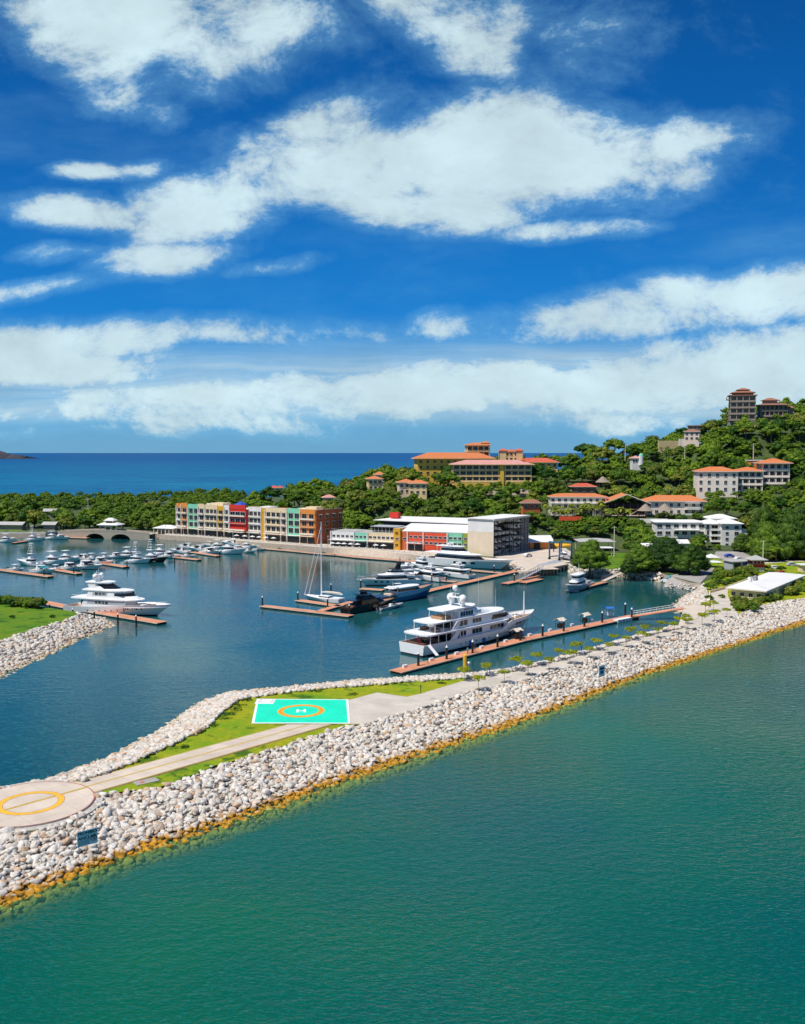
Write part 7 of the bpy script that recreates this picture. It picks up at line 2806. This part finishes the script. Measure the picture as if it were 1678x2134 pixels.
xs = sorted(set(list(np.linspace(0, Lb, 40)) + [a + (b - a) * k / 14 + e for a, b in arches for k in range(15) for e in ((-.01, .01) if k in (0, 14) else (0,))]))
mb = MB()
top_f = [(x, -3.5, deckz(x)) for x in xs]; bot_f = [(x, -3.5, archz(x)) for x in xs]
top_b = [(x, 3.5, deckz(x)) for x in xs]; bot_b = [(x, 3.5, archz(x)) for x in xs]
mb.loft([bot_f, top_f], 'bridge_stone', caps=False, closed=False)
mb.loft([top_b, bot_b], 'bridge_stone', caps=False, closed=False)
mb.loft([top_f, top_b], 'concrete', caps=False, closed=False)
mb.loft([bot_b, bot_f], 'w_taupe', caps=False, closed=False)
mb.build('span', br)
mb = MB(); mb.box((Lb * .5, 2.9, .6), (Lb * .6, .4, 4.2), 'w_dark'); mb.build('arch_shade_panel', br)  # added near-black panel that stands in for the shade under the arches
for yy in (-3.4, 3.4):
    mb = MB()
    for x0, x1 in zip(xs, xs[1:]):
        if x1 - x0 > .05:
            mb.loft([[(x0, yy - .15, deckz(x0)), (x0, yy + .15, deckz(x0)), (x0, yy + .15, deckz(x0) + .9), (x0, yy - .15, deckz(x0) + .9)], [(x1, yy - .15, deckz(x1)), (x1, yy + .15, deckz(x1)), (x1, yy + .15, deckz(x1) + .9), (x1, yy - .15, deckz(x1) + .9)]], 'bridge_stone', caps=False)
    mb.build('parapet', br)
gzx = (bx(205) + bx(254)) / 2
gp = Vector((BA.x, BA.y, 0)) + Vector((d.x, d.y, 0)).normalized() * gzx
gz = thing('bridge_pavilion', 'two tier cream pavilion standing in the middle of the arched bridge', 'pavilion', (gp.x, gp.y, 4.2), math.atan2(d.y, d.x))
mb = MB()
for sx in (-4.8, -1.8, 1.8, 4.8):
    for sy in (-3.0, 3.0):
        mb.box((sx, sy, 1.7), (.5, .5, 3.4), 'trim')
mb.box((0, 0, 3.3), (10.4, 6.8, .4), 'trim')
mb.build('column', gz)
mb = MB(); mb.hip(-6.4, 6.4, -4.2, 4.2, 3.5, 1.5, 'roof_white', inset=3.5); mb.build('lower_roof', gz)
mb = MB(); mb.prism([(-2.4, -1.6), (2.4, -1.6), (2.4, 1.6), (-2.4, 1.6)], 4.2, 5.8, 'w_sand'); mb.box((0, -1.62, 5.2), (3.6, .1, .8), 'w_dark'); mb.build('lantern', gz)
mb = MB(); mb.hip(-3.2, 3.2, -2.4, 2.4, 5.8, 1.4, 'roof_white', inset=2.0); mb.build('upper_roof', gz)

# grey roofs on the far left behind the quay
for (px, py, Y, L_, D_, lb, hh) in ((86, 1066, 640, 14, 9, 'pale grey pitched roof among the dark trees at the left', 4), (-20, 1096, 548, 20, 6, 'long low dark pavilion with pale roof edge at the left quay', 3.0), (88, 1094, 545, 8, 5, 'small pale roof shelter behind the left quay boats', 3.0)):
    p = gpt(px, py, Y); p.z = max(BZ, p.z - hh)
    t = thing('quay_house', lb, 'house', p, R(-8))
    mb = MB(); mb.prism([(.5, .5), (L_ - .5, .5), (L_ - .5, D_ - .5), (.5, D_ - .5)], -2, hh, 'w_taupe'); mb.build('walls', t)
    mb = MB(); mb.gable(-.5, L_ + .5, -.5, D_ + .5, hh + .2, 1.6, 'roof_grey', 'x'); mb.build('roof', t)
    keep(t, L_, D_)
pave('left_quay_lawn', [(0, 1108), (44, 1107), (52, 1104), (30, 1100), (0, 1100)], 'grass_deep', dz=.04)

# poles and masts
for (px, py, Y, hh, lb) in ((1303, 955, 575, 9, 'pale mast on the ridge right of the palms'), (1427, 966, 560, 10, 'tall pale pole in the trees left of the condominium'), (184, 1066, 580, 8, 'pale pole in the dark trees above the bridge'), (1280, 1150, 400, 11, 'slim lamp mast beside the grey shed'),
                            (1570, 950, 520, 7, 'short pale pole above the condominium roofs'), (1590, 1172, 375, 9, 'grey lamp mast beside the kiosk roof')):
    p = gpt(px, py, Y)
    t = thing('utility_pole', lb, 'pole', p)
    mb = MB(); mb.tube((0, 0, -2), (0, 0, hh), .22, 'trim', .14, n=6); mb.build('post', t)
    mb = MB(); mb.box((0, 0, hh - .5), (1.8, .12, .12), 'trim'); mb.build('crossbar', t)

# parked cars in the far car park and service yard
def car(label, mt_):
    t = thing('parked_car', label, 'car')
    prof = [(-2.1, .35), (-2.1, .85), (-1.6, 1.0), (-1.1, 1.45), (.5, 1.45), (1.15, 1.0), (2.0, .85), (2.1, .35)]
    mb = MB(); mb.loft([[(x, -.85, z) for x, z in prof], [(x, .85, z) for x, z in prof]], mt_); mb.build('body', t)
    mb = MB(); mb.loft([[(-1.35, s, 1.05), (.85, s, 1.05), (.45, s * .98, 1.38), (-1.0, s * .98, 1.38)] for s in (-.87, .87)], 'dark_glass'); mb.build('side_windows', t)
    for sx in (-1.3, 1.3):
        for sy in (-.86, .86):
            mb = MB(); mb.tube((sx, sy - .1, .33), (sx, sy + .1, .33), .33, 'hull_black', n=10); mb.build('wheel', t)
    return t


for i, (px, py, mt_, rot, lb) in enumerate([(1520, 1161, 'awning_blue', 10, 'blue car parked on the grey parking'), (1540, 1168, 'car_white', 14, 'white car parked near the blue grey shed'), (1616, 1186, 'car_white', -10, 'white car parked right of the red kiosk'), (1628, 1198, 'w_red', 5, 'red car parked behind the pale flat roof'), (1650, 1180, 'w_grey', 0, 'grey car at the far right car park'),
                                            (1100, 1160, 'car_white', 40, 'white car standing on the boatyard apron')]):
    c_ = car(lb, mt_)
    p = at(px, py, BZ + .16)
    c_.location = p; c_.rotation_euler.z = R(rot)
# ================================================================== more berths, people, small furniture
for pr, px, py, hd, sc, lb, g in [
    (CC, 40, 1190, -22, .95, 'white console boat moored inside the near left dock', G1),
    (SFN, 140, 1170, -20, .9, 'white flybridge boat behind the low cruiser of the near dock', G1),
    (EXD, 214, 1176, -20, .95, 'low white cruiser left of the second orange dock end', G1),
    (SFN, 268, 1162, -18, .9, 'white flybridge boat behind the short-tower sportfisher', G1),
    (EXD, 356, 1163, -18, .9, 'white cruiser between the flybridge boat and the front orange dock', G1),
    (CC, 34, 1130, -12, .9, 'white console boat beside the brown dock at the far left quay', G2),
    (EXD, 130, 1124, -12, .85, 'white cruiser at the far quay beneath the slanted poles', G2),
    (EXD, 388, 1143, 160, .9, 'white cruiser close to the quay wall below the first orange bay', G3),
    (SFN, 455, 1145, -18, .9, 'white flybridge boat close behind the hardtop cruiser', G3),
    (EXD, 500, 1150, -18, .95, 'white cruiser between the largest flybridge boat and the quay', G3),
    (CC, 545, 1147, -16, .8, 'small white boat alone at the end of the row by the thin dock', G3),
]:
    place(pr, px, py, hd, lb, g, sc)


mat('skin', (0.42, 0.26, 0.18), .6, .05)
mat('shirt_blue', (0.18, 0.42, 0.62), .8, .08)
mat('trousers_dark', (0.03, 0.03, 0.04), .8, .1)


def person(label, loc, rot, shirt):
    """one continuous skinned body; shirt and trousers are faces of it"""
    V = [(0, 0, .95), (0, 0, 1.2), (0, 0, 1.42), (0, .01, 1.52), (0, .01, 1.66), (0, .01, 1.76),
         (.10, 0, .9), (.11, .03, .5), (.11, 0, .08), (.11, -.12, .03), (-.10, 0, .9), (-.12, -.06, .5), (-.12, .02, .08), (-.12, -.1, .03),
         (.19, 0, 1.40), (.25, .02, 1.12), (.24, -.10, .90), (-.19, 0, 1.40), (-.26, .03, 1.12), (-.22, -.12, .93)]
    E = [(0, 1), (1, 2), (2, 3), (3, 4), (4, 5), (0, 6), (6, 7), (7, 8), (8, 9), (0, 10), (10, 11), (11, 12), (12, 13), (2, 14), (14, 15), (15, 16), (2, 17), (17, 18), (18, 19)]
    rad = [.14, .13, .15, .055, .10, .07, .09, .06, .045, .035, .09, .06, .045, .035, .055, .042, .03, .055, .042, .03]
    me = bpy.data.meshes.new('person')
    me.from_pydata(V, E, [])
    o = bpy.data.objects.new('person', me)
    COL.objects.link(o)
    md = o.modifiers.new('skin', 'SKIN')
    for i, v in enumerate(me.skin_vertices[0].data):
        v.radius = (rad[i], rad[i] * .8)
        v.use_root = i == 0
    o.modifiers.new('sub', 'SUBSURF').levels = 1
    bpy.context.view_layer.update()
    ev = o.evaluated_get(bpy.context.evaluated_depsgraph_get())
    m2 = bpy.data.meshes.new_from_object(ev)
    o.modifiers.clear()
    o.data = m2
    m2.materials.clear()
    for k in (shirt, 'trousers_dark', 'skin'):
        m2.materials.append(MATS[k])
    for p_ in m2.polygons:
        z, x = p_.center.z, abs(p_.center.x)
        p_.material_index = 2 if z > 1.5 or (x > .2 and z < 1.2) else 1 if z < .95 or z < .1 else 0
    hm = MB(); hm.ball((0, .02, 1.72), (.105, .115, .09), 'hull_black', 8, 5)
    h_ = hm.build('hair', o)
    o.location = loc; o.rotation_euler.z = rot
    return tag(o, label, 'person')


person('person in light blue shirt and dark trousers standing beside the big yacht', at(975, 1363, .62), R(200), 'shirt_blue')
person('person in dark clothes standing on the long pier just right of the blue shirt', at(990, 1358, .62), R(20), 'trousers_dark')
person('person in white shirt on the quay dock near the boatyard gangway', at(1098, 1208, .62), R(90), 'white_paint')

# lamp posts along the promenade lawn and low posts on the quay
lamp = None
for i, (px, py, lb) in enumerate([(877, 1445, 'dark garden light on the lawn edge beside the plaza corner'), (1020, 1403, 'dark garden light where the lawn meets the promenade'), (1212, 1361, 'dark garden light on the marina edge halfway along the promenade')]):
    p = at(px, py, TOPZ)
    if lamp is None:
        lamp = thing('garden_light', lb, 'lamp', p, 0, 'garden lights of the promenade')
        mb = MB(); mb.tube((0, 0, 0), (0, 0, 1.3), .07, 'pile_black', n=6); mb.build('post', lamp)
        mb = MB(); mb.tube((0, 0, 1.3), (0, 0, 1.55), .13, 'pile_black', n=8); mb.build('lamp_head', lamp)
    else:
        dup(lamp, p, 0, lb, 'garden lights of the promenade')
# hatches in the plaza
for px, py, lb in ((902, 1456, 'small dark square hatch in the plaza concrete'), (1060, 1412, 'small dark hatch in the promenade concrete')):
    p = at(px, py, TOPZ)
    mb = MB(); mb.box((0, 0, .06), (.9, .9, .03), 'concrete_grey'); o = mb.build('hatch', None, loc=p); tag(o, lb, 'hatch')
# tufts on the lawn round the helipad
tuft = []
rr = random.Random(77)
for (px, py) in [(560, 1448), (597, 1446), (660, 1441), (733, 1447), (920, 1424), (500, 1470), (492, 1478), (478, 1490), (470, 1498), (512, 1462), (520, 1454), (450, 1512), (380, 1556), (486, 1466)]:
    p = at(px, py, TOPZ)
    V, Q, Tn = crown_arrays([(rr.uniform(-.7, .7), rr.uniform(-.7, .7), .12, .6, .5, .16) for _ in range(4)], 26, .14, rr, core=False)
    me = crown_mesh('grass_tuft', (V, Q, Tn * .4), 'leaf_green')
    o = bpy.data.objects.new('grass_tuft', me); COL.objects.link(o); o.location = p
    tag(o, 'dark green weed tuft in the lawn round the green helipad', 'plant', 'weed tufts in the helipad lawn')

# white parasols on the two quay terraces
par = None
spots = [(s_of(px, Vector((-35, 450, 0)), u2), Vector((-35, 450, 0)), u2, 3.6, px, 'shop quay') for px in (700, 712, 724, 738, 752, 790, 806)]
spots += [(s_of(px, Vector((-125.6, 519, 0)), u), Vector((-125.6, 519, 0)), u, 4.6, px, 'apartment quay') for px in (505, 522, 538, 552, 566, 582)]
for i, (s_, o_, uu_, off, px, wh) in enumerate(spots):
    nn = Vector((uu_.y, -uu_.x, 0))
    p = o_ + uu_ * s_ + nn * off
    p.z = BZ + .03
    j = i if i < 7 else i - 7
    lb = f'white cafe parasol on the {wh}, {ordn[j]} from the left'
    if par is None:
        par = thing('parasol', lb, 'parasol', p, 0, 'white parasols of the quay cafes')
        mb = MB(); mb.tube((0, 0, 0), (0, 0, 2.5), .05, 'grey_metal', n=6); mb.build('pole', par)
        mb = MB(); mb.tube((0, 0, 2.1), (0, 0, 2.7), 1.5, 'roof_white', .05, n=8); mb.build('canopy', par)
    else:
        dup(par, p, 0, lb, 'white parasols of the quay cafes')
# lamp posts along the quay wall
lp = None
P = resample([at(x, y_, BZ) for x, y_ in MAIN[6:15]], 16)
for i, p in enumerate(P):
    lb = f'slim pale lamp post on the quay wall, number {i + 1} counted from the bridge end'
    lb = f'slim pale lamp post on the quay wall, {(ordn + ["thirteenth", "fourteenth", "fifteenth", "sixteenth"])[i]} from the bridge end'
    if lp is None:
        lp = thing('street_lamp', lb, 'street lamp', p + Vector((0, .6, 0)), 0, 'lamp posts of the quay wall')
        mb = MB(); mb.tube((0, 0, 0), (0, 0, 5.2), .12, 'trim', .08, n=6); mb.build('post', lp)
        mb = MB(); mb.ball((0, 0, 5.4), .28, 'roof_white'); mb.build('lamp_globe', lp)
    else:
        dup(lp, p + Vector((0, .6, 0)), 0, lb, 'lamp posts of the quay wall')
# ================================================================== trees
def broadleaf(seed, r, h, n, per, leaf, mt='leaf_green', umbrella=False, skirt=False):
    r_ = random.Random(seed)
    mb = MB()
    mb.tube((0, 0, -1.5), (0, 0, h * .45), r * .07, 'bark', r * .05, n=6)
    lumps = []
    for k in range(n):
        a = k * 2.399 + r_.uniform(-.3, .3)
        q = math.sqrt((k + .3) / n)
        rr = r * .78 * q * r_.uniform(.85, 1.1)
        if skirt:
            z = h * (.84 - .66 * q ** 1.6) + r_.uniform(-.06, .07) * h
            s, sz = r * r_.uniform(.24, .38), r * r_.uniform(.18, .28)
            rr *= 1.0 if q < .85 else .95
        elif umbrella:
            z = h * (.80 - .22 * q * q) + r_.uniform(-.06, .08) * h
            s, sz = r * r_.uniform(.24, .36), r * r_.uniform(.12, .2)
        else:
            z = h * (.78 - .38 * q * q) + r_.uniform(-.08, .08) * h
            s, sz = r * r_.uniform(.28, .42), r * r_.uniform(.22, .34)
        x, y_ = rr * math.cos(a), rr * math.sin(a)
        lumps.append((x, y_, z, s, s, sz))
        if k % 3 == 0:
            mb.tube((0, 0, h * .38), (x * .8, y_ * .8, z - sz * .5), r * .035, 'bark', r * .012, n=4)
    return mb, crown_arrays(lumps, per, leaf, r_)


def palm(seed):
    r_ = random.Random(seed)
    h = r_.uniform(6.5, 8.5)
    mb = MB()
    mb.tube((0, 0, -1), (.2, 0, h * .5), .2, 'bark_pale', .16, n=6)
    mb.tube((.2, 0, h * .5), (.5, 0, h), .16, 'bark_pale', .13, n=6)
    V, Q, Tn = [], [], []
    for k in range(17):
        a = k * 2.399
        up = r_.uniform(-.2, .9)
        p = Vector((.5, 0, h))
        d = Vector((math.cos(a), math.sin(a), up)).normalized()
        L = r_.uniform(2.4, 3.2)
        side = Vector((-math.sin(a), math.cos(a), 0))
        prev = None
        base = r_.uniform(.1, 1)
        for s in range(6):
            w = .62 * math.sin(PI * (s + .7) / 6.4)
            droop = Vector((0, 0, -.26 * s * s * .28))
            q = p + d * (L * s / 5) + droop
            o = len(V)
            V += [tuple(q - side * w + Vector((0, 0, -w * .5))), tuple(q), tuple(q + side * w + Vector((0, 0, -w * .5)))]
            Tn += [base] * 3
            if prev is not None:
                Q += [(prev, prev + 1, o + 1, o), (prev + 1, prev + 2, o + 2, o + 1)]
            prev = o
    return mb, (np.array(V, dtype=np.float32), np.array(Q, dtype=np.int32), np.array(Tn, dtype=np.float32))


def mk(label, mba, mt, name):
    return tree_thing(name, label, 'palm tree' if name == 'palm_tree' else 'tree', mba[0], mba[1], mt)


used = set()


def put(proto, loc, rot, label, group, sc):
    if proto.name not in used:
        used.add(proto.name)
        proto.location = loc; proto.rotation_euler.z = rot
        proto.scale = (sc, sc, sc) if not hasattr(sc, '__len__') else sc
        proto['label'] = label; proto['group'] = group
        return proto
    return dup(proto, loc, rot, label, group, sc)


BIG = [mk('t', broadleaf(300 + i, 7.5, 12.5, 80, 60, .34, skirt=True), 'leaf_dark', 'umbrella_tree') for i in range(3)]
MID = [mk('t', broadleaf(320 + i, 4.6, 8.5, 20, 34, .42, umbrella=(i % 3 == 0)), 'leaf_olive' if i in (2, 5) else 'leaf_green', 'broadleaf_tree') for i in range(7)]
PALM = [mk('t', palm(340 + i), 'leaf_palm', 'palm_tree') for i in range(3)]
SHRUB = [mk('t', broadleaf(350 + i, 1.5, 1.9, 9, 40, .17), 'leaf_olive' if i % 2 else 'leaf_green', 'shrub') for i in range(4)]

# --- named trees around the inner bay and the car park: px, py of the trunk foot, scale
HERO = []
for i, (px, py, sc, k, lb) in enumerate([
    (1229, 1191, (1.0, .9, 1.05), 0, 'round dark tree overhanging the water between boatyard and lawn'),
    (1333, 1191, (1.3, 1.0, .86), 1, 'left crown of the dark umbrella trees along the inner bay'),
    (1388, 1190, (1.55, 1.15, 1.08), 2, 'tallest middle crown of the dark umbrella trees along the inner bay'),
    (1442, 1196, (1.2, .95, .94), 0, 'right crown of the dark umbrella trees by the slipway'),
    (1312, 1196, (.5, .5, .5), 1, 'small dark tree at the left foot of the umbrella trees'),
    (1545, 1150, (.66, .62, .72), 2, 'round green tree before the white four storey building'),
    (1597, 1164, (1.05, 1.0, 1.35), 0, 'tall dark tree at the left of the grove beside the car park'),
    (1642, 1166, (1.25, 1.1, 1.5), 1, 'tall dark tree in the middle of the grove beside the car park'),
    (1690, 1168, (1.2, 1.2, 1.4), 2, 'tall dark tree cut by the right edge beside the car park'),
    (1592, 1142, (1.1, 1.0, 1.7), 1, 'yellowish tall tree behind the grove right of the white building'),
    (1665, 1142, (1.3, 1.2, 1.8), 0, 'high tree behind the grove near the right edge'),
]):
    p = at(px, py, BZ)
    o = put(BIG[k], p, i * 1.3, lb, 'large trees round the inner bay', sc)
    FOOT.append((p, Vector((1, 0, 0)), Vector((0, 1, 0)), -6 * sc[0], 6 * sc[0], -6 * sc[0], 6 * sc[0]))
# trees close to buildings placed by hand
rr = random.Random(21)
for i, (px, py, Y, sc, lb) in enumerate([
    (935, 1018, 525, 1.75, 'large round tree covering the foot of the yellow hotel'), (905, 1030, 505, 1.3, 'dark tree below the large round tree of the hotel'), (985, 1050, 490, 1.5, 'bright green spreading tree below the arcaded hotel wing'),
    (815, 1000, 550, 1.4, 'tree rising between the two orange roofed villas'), (1010, 1066, 470, 1.6, 'spreading green tree above the white arcade roofs'), (930, 1070, 470, 1.6, 'dark green tree behind the rear white roof')]):
    p = gpt(px, py, Y); p.z = ground(p.x, p.y)
    put(MID[[0, 3, 6][i % 3]], p, i, lb, 'trees below the hotel', sc)
# palms
pal = []
for (px, Y) in [(1160, 590), (1172, 600), (1192, 595), (1140, 480), (1245, 500)]:
    pal.append((px, Y))
for k in range(26):
    pal.append((1150 + k * 4.6 + rr.uniform(-3, 3), rr.uniform(474, 481)))
for k in range(10):
    pal.append((1255 + k * 9 + rr.uniform(-3, 3), rr.uniform(502, 520)))
for k in range(8):
    pal.append((1270 + k * 6, 471 + rr.uniform(-2, 2)))
for k in range(8):
    pal.append((1395 + k * 7, 530 + rr.uniform(-14, 14)))
for i, (px, Y) in enumerate(pal):
    p = at_depth(px, Y)
    lb = ('palm with drooping fronds before the white resort wing' if i < 31 and i > 4 else 'palm standing on the ridge against the sea' if i < 3 else 'palm among the trees on the slope above the resort')
    put(PALM[i % 3], p, i * .7, lb, 'palms of the resort', rr.uniform(.75, 1.05))
# coconut palms by the quay, shrubs and hedges
def shrub(px, py, z, lb, sc=1.0, g='shrubs near the service building'):
    p = at(px, py, z)
    put(SHRUB[rr.randrange(4)], p - Vector((0, 0, .2)), rr.uniform(0, 6), lb, g, sc)


for k in range(20):
    t_ = k / 19
    shrub(1530 + 50 * rr.random() + 0 * t_, 1252 + 22 * rr.random(), TOPZ, 'shrub in the green bed before the service building', rr.uniform(.8, 1.5))
for k in range(9):
    shrub(1585 + k * 5, 1254 - k * .8 + rr.uniform(-2, 2), TOPZ, 'shrub at the sunny corner of the service building', rr.uniform(.9, 1.4))
for k in range(16):
    shrub(1642 + k * 3, 1244 - k * 1.0 - rr.uniform(0, 12), TOPZ, 'shrub along the right side wall of the service building', rr.uniform(1.0, 1.8))
for k in range(22):
    t_ = k / 21
    shrub(1478 + t_ * 95, 1222 - t_ * 22 + rr.uniform(-5, 5), TOPZ, 'low hedge shrub on the terrace lawn', rr.uniform(.7, 1.1), 'hedge shrubs on the terrace lawn')
for k in range(16):
    t_ = k / 15
    shrub(1492 + t_ * 70, 1206 - t_ * 14 + rr.uniform(-3, 3), TOPZ, 'dense green hedge shrub below the kiosk', rr.uniform(1.0, 1.6), 'hedge shrubs below the kiosk')
for k in range(26):
    t_ = k / 25
    shrub(-5 + t_ * 88, 1258 + t_ * 10 + rr.uniform(-7, 3), 2.6, 'yellow green bush of the hedge on the left spit', rr.uniform(1.1, 1.7), 'hedge bushes on the left spit')
for (px, py) in ((109, 1287), (60, 1262), (25, 1288)):
    shrub(px, py, 2.6, 'lone small bush on the grass of the left spit', .6, 'hedge bushes on the left spit')
for k in range(10):
    shrub(1500 + rr.uniform(0, 80), 1196 + rr.uniform(-6, 6), TOPZ, 'dense green hedge shrub below the kiosk', rr.uniform(1.0, 1.5), 'hedge shrubs below the kiosk')
for (px, py, sc) in ((1478, 1250, 1.0), (1481, 1230, 1.6), (1610, 1200, 1.6), (1628, 1190, 1.3), (1600, 1188, 1.2), (1505, 1246, .8)):
    shrub(px, py, TOPZ, 'single small shrub beside the path or car park', sc)

# --- forest over the hills
OPEN = []       # polygons left clear: boatyard, car parks, lawn


def area(pix, z=BZ):
    OPEN.append([(p.x, p.y) for p in (at(x, y_, z) for x, y_ in pix)])


area([(1030, 1185), (1195, 1185), (1200, 1138), (1110, 1132), (1030, 1150)])
area([(1195, 1200), (1310, 1200), (1316, 1140), (1200, 1135)])
area([(1300, 1230), (1800, 1230), (1800, 1172), (1575, 1172), (1560, 1141), (1460, 1152), (1320, 1160)])
area([(-300, 1118), (310, 1116), (340, 1109), (120, 1105), (-300, 1103)])
area([(300, 1125), (660, 1142), (720, 1142), (705, 1128), (360, 1100)])
area([(680, 1160), (1040, 1190), (1040, 1150), (700, 1132)])


main_poly = poly_main = [(p.x, p.y) for p in mp] + [(112, 322), (200, 330), (420, 330), (420, 940), (0, 940), (-460, 940), (-460, 560)]


def blocked(x, y_, pad):
    for (o, u_, v_, a0_, a1_, b0_, b1_) in FOOT:
        dx, dy = x - o.x, y_ - o.y
        a = dx * u_.x + dy * u_.y; b = dx * v_.x + dy * v_.y
        if a0_ - pad < a < a1_ + pad and b0_ - pad < b < b1_ + pad:
            return True
    for pl in OPEN:
        if inside(pl, x, y_):
            return True
    return False


# sightlines: keep tall crowns from hiding the fronts of these buildings: (px0, px1, Y front, reach, max tree height)
SIGHT = [(862, 1120, 545, 26, 5), (1145, 1475, 480, 26, 4.0), (1448, 1645, 503, 22, 4.5), (1515, 1655, 600, 22, 4.5), (1365, 1475, 454, 22, 3.6), (1474, 1560, 446, 22, 2.2), (765, 885, 520, 20, 4.5), (1405, 1455, 588, 22, 4.5), (972, 1100, 600, 12, 3),
         (1370, 1420, 588, 25, 4.5), (1245, 1275, 520, 20, 4), (84, 130, 640, 55, 5), (1562, 1600, 556, 22, 4), (1190, 1250, 515, 20, 4), (1315, 1345, 556, 18, 4), (715, 740, 650, 30, 6)]
cands = []
rr = random.Random(33)
Yc = 372.0
while Yc < 930:
    step = 4.7 + (Yc - 372) * .0045
    half = Yc * .445 + 12
    x = -half
    while x < half:
        X = x + rr.uniform(-.45, .45) * step
        Y = Yc + rr.uniform(-.45, .45) * step
        x += step
        if not inside(main_poly, X, Y) or blocked(X, Y, 1.5):
            continue
        z = max(BZ, float(hill(np.array([X]), np.array([Y]))[0])) if True else 0
        if z < BZ + .01 and Y > 700:
            pass
        px = 839 + F * X / Y
        hmax = 99
        for (a, b, yf, reach, hm) in SIGHT:
            if a - 6 < px < b + 6 and yf - reach < Y < yf + 3:
                hmax = min(hmax, hm + max(0, (yf - Y) - 6) * .12)
        sc = rr.uniform(.6, 1.2) * (1.45 if rr.random() < .14 else 1)
        if Y > 600:
            sc *= 1.15
        if px < 600 and Y > 640:
            sc = min(sc, 1.0) * .95
        if hmax < 99:
            sc = min(sc, hmax / 8.5)
        cands.append((X, Y, z, sc))
        if sc < .62:
            for _ in range(3):
                X2, Y2 = X + rr.uniform(-2.8, 2.8), Y + rr.uniform(-2.8, 2.8)
                if not blocked(X2, Y2, .6):
                    cands.append((X2, Y2, max(BZ, float(hill(np.array([X2]), np.array([Y2]))[0])), sc * rr.uniform(.7, 1)))
    Yc += step * .92
# what shows: paint the crowns front to back into a coarse grid
Wg, Hg = 420, 534
buf = np.zeros((Hg, Wg), dtype=bool)
order = sorted(range(len(cands)), key=lambda i: cands[i][1])
vis = np.zeros(len(cands))
cP, sP = math.cos(PITCH), math.sin(PITCH)
for i in order:
    X, Y, z, sc = cands[i]
    zz_ = z + 6.2 * sc - H
    dep_ = Y * cP - zz_ * sP
    sx = (839 + F * X / dep_) / 4; sy = (1067 - F * (Y * sP + zz_ * cP) / dep_) / 4
    rx, ry = 4.6 * sc * F / dep_ / 4, 2.8 * sc * F / dep_ / 4
    x0, x1 = int(max(0, sx - rx)), int(min(Wg - 1, sx + rx))
    y0, y1 = int(max(0, sy - ry)), int(min(Hg - 1, sy + ry))
    if x1 < x0 or y1 < y0:
        continue
    s_ = buf[y0:y1 + 1, x0:x1 + 1]
    vis[i] = (~s_).sum()
    s_[:] = True
vis_i = [i for i in range(len(cands)) if vis[i] > 0]
top = set(sorted(vis_i, key=lambda i: -vis[i])[:278])
print('trees', len(cands), 'visible', len(vis_i))
LO = []
for i in range(8):
    mbt, arr = broadleaf(400 + i, 4.6, 8.5, 13, 17, .62, umbrella=(i % 3 == 0))
    LO.append(arr)


def zone_label(X, Y, z, px, mt_):
    tone = 'olive toned' if mt_ in (2, 5) else 'green'
    if px < 360:
        w = ('left of the pale mast' if px < 150 else 'behind the bridge pavilion' if px < 260 else 'between bridge and apartments') + ' in the coastal wood' + (', far row' if Y > 700 else '')
    elif px < 700:
        w = 'rising behind the colourful apartment row'
    elif px < 1110 and Y < 545:
        w = ('left of the villas' if px < 830 else 'under the yellow hotel' if px < 960 else 'under the arcaded wing') + (' just above the shop roofs' if Y < 490 else ' on the upper slope')
    elif px < 1110:
        w = 'beside the hotel'
    elif px < 1470 and Y < 438:
        w = 'on the bank below the resort'
    elif px < 1470 and Y < 545:
        w = 'on the slope above the resort'
    elif px < 1470:
        w = 'on the ridge left of the hilltop tower'
    elif Y < 470:
        w = 'on the slope below the condominium'
    else:
        w = ('left of' if px < 1520 else 'below' if px < 1600 else 'right of') + ' the hilltop tower' + (' near the summit' if Y > 570 else ' on the middle slope' if Y > 520 else ' just above the condominium')
    size = 'large' if z > 1.15 else 'medium' if z > .8 else 'small'
    return f'{size} {tone} bushy tree {w}'


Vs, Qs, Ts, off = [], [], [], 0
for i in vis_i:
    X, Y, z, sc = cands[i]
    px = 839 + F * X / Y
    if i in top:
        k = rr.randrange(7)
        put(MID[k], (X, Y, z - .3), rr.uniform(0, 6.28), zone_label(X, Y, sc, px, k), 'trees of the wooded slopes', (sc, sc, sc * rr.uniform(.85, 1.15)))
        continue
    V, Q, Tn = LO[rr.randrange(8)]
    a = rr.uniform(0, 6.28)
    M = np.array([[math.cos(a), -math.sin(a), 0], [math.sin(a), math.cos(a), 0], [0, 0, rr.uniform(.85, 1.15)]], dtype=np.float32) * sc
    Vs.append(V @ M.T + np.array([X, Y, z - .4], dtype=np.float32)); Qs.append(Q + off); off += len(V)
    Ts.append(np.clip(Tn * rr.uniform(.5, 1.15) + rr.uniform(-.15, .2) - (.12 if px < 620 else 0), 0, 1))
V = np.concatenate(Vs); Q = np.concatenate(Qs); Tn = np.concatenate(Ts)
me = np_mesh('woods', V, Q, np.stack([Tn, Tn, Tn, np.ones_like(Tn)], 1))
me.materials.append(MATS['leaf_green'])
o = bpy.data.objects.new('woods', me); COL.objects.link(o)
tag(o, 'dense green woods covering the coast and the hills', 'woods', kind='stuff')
print('woods faces', len(Q))
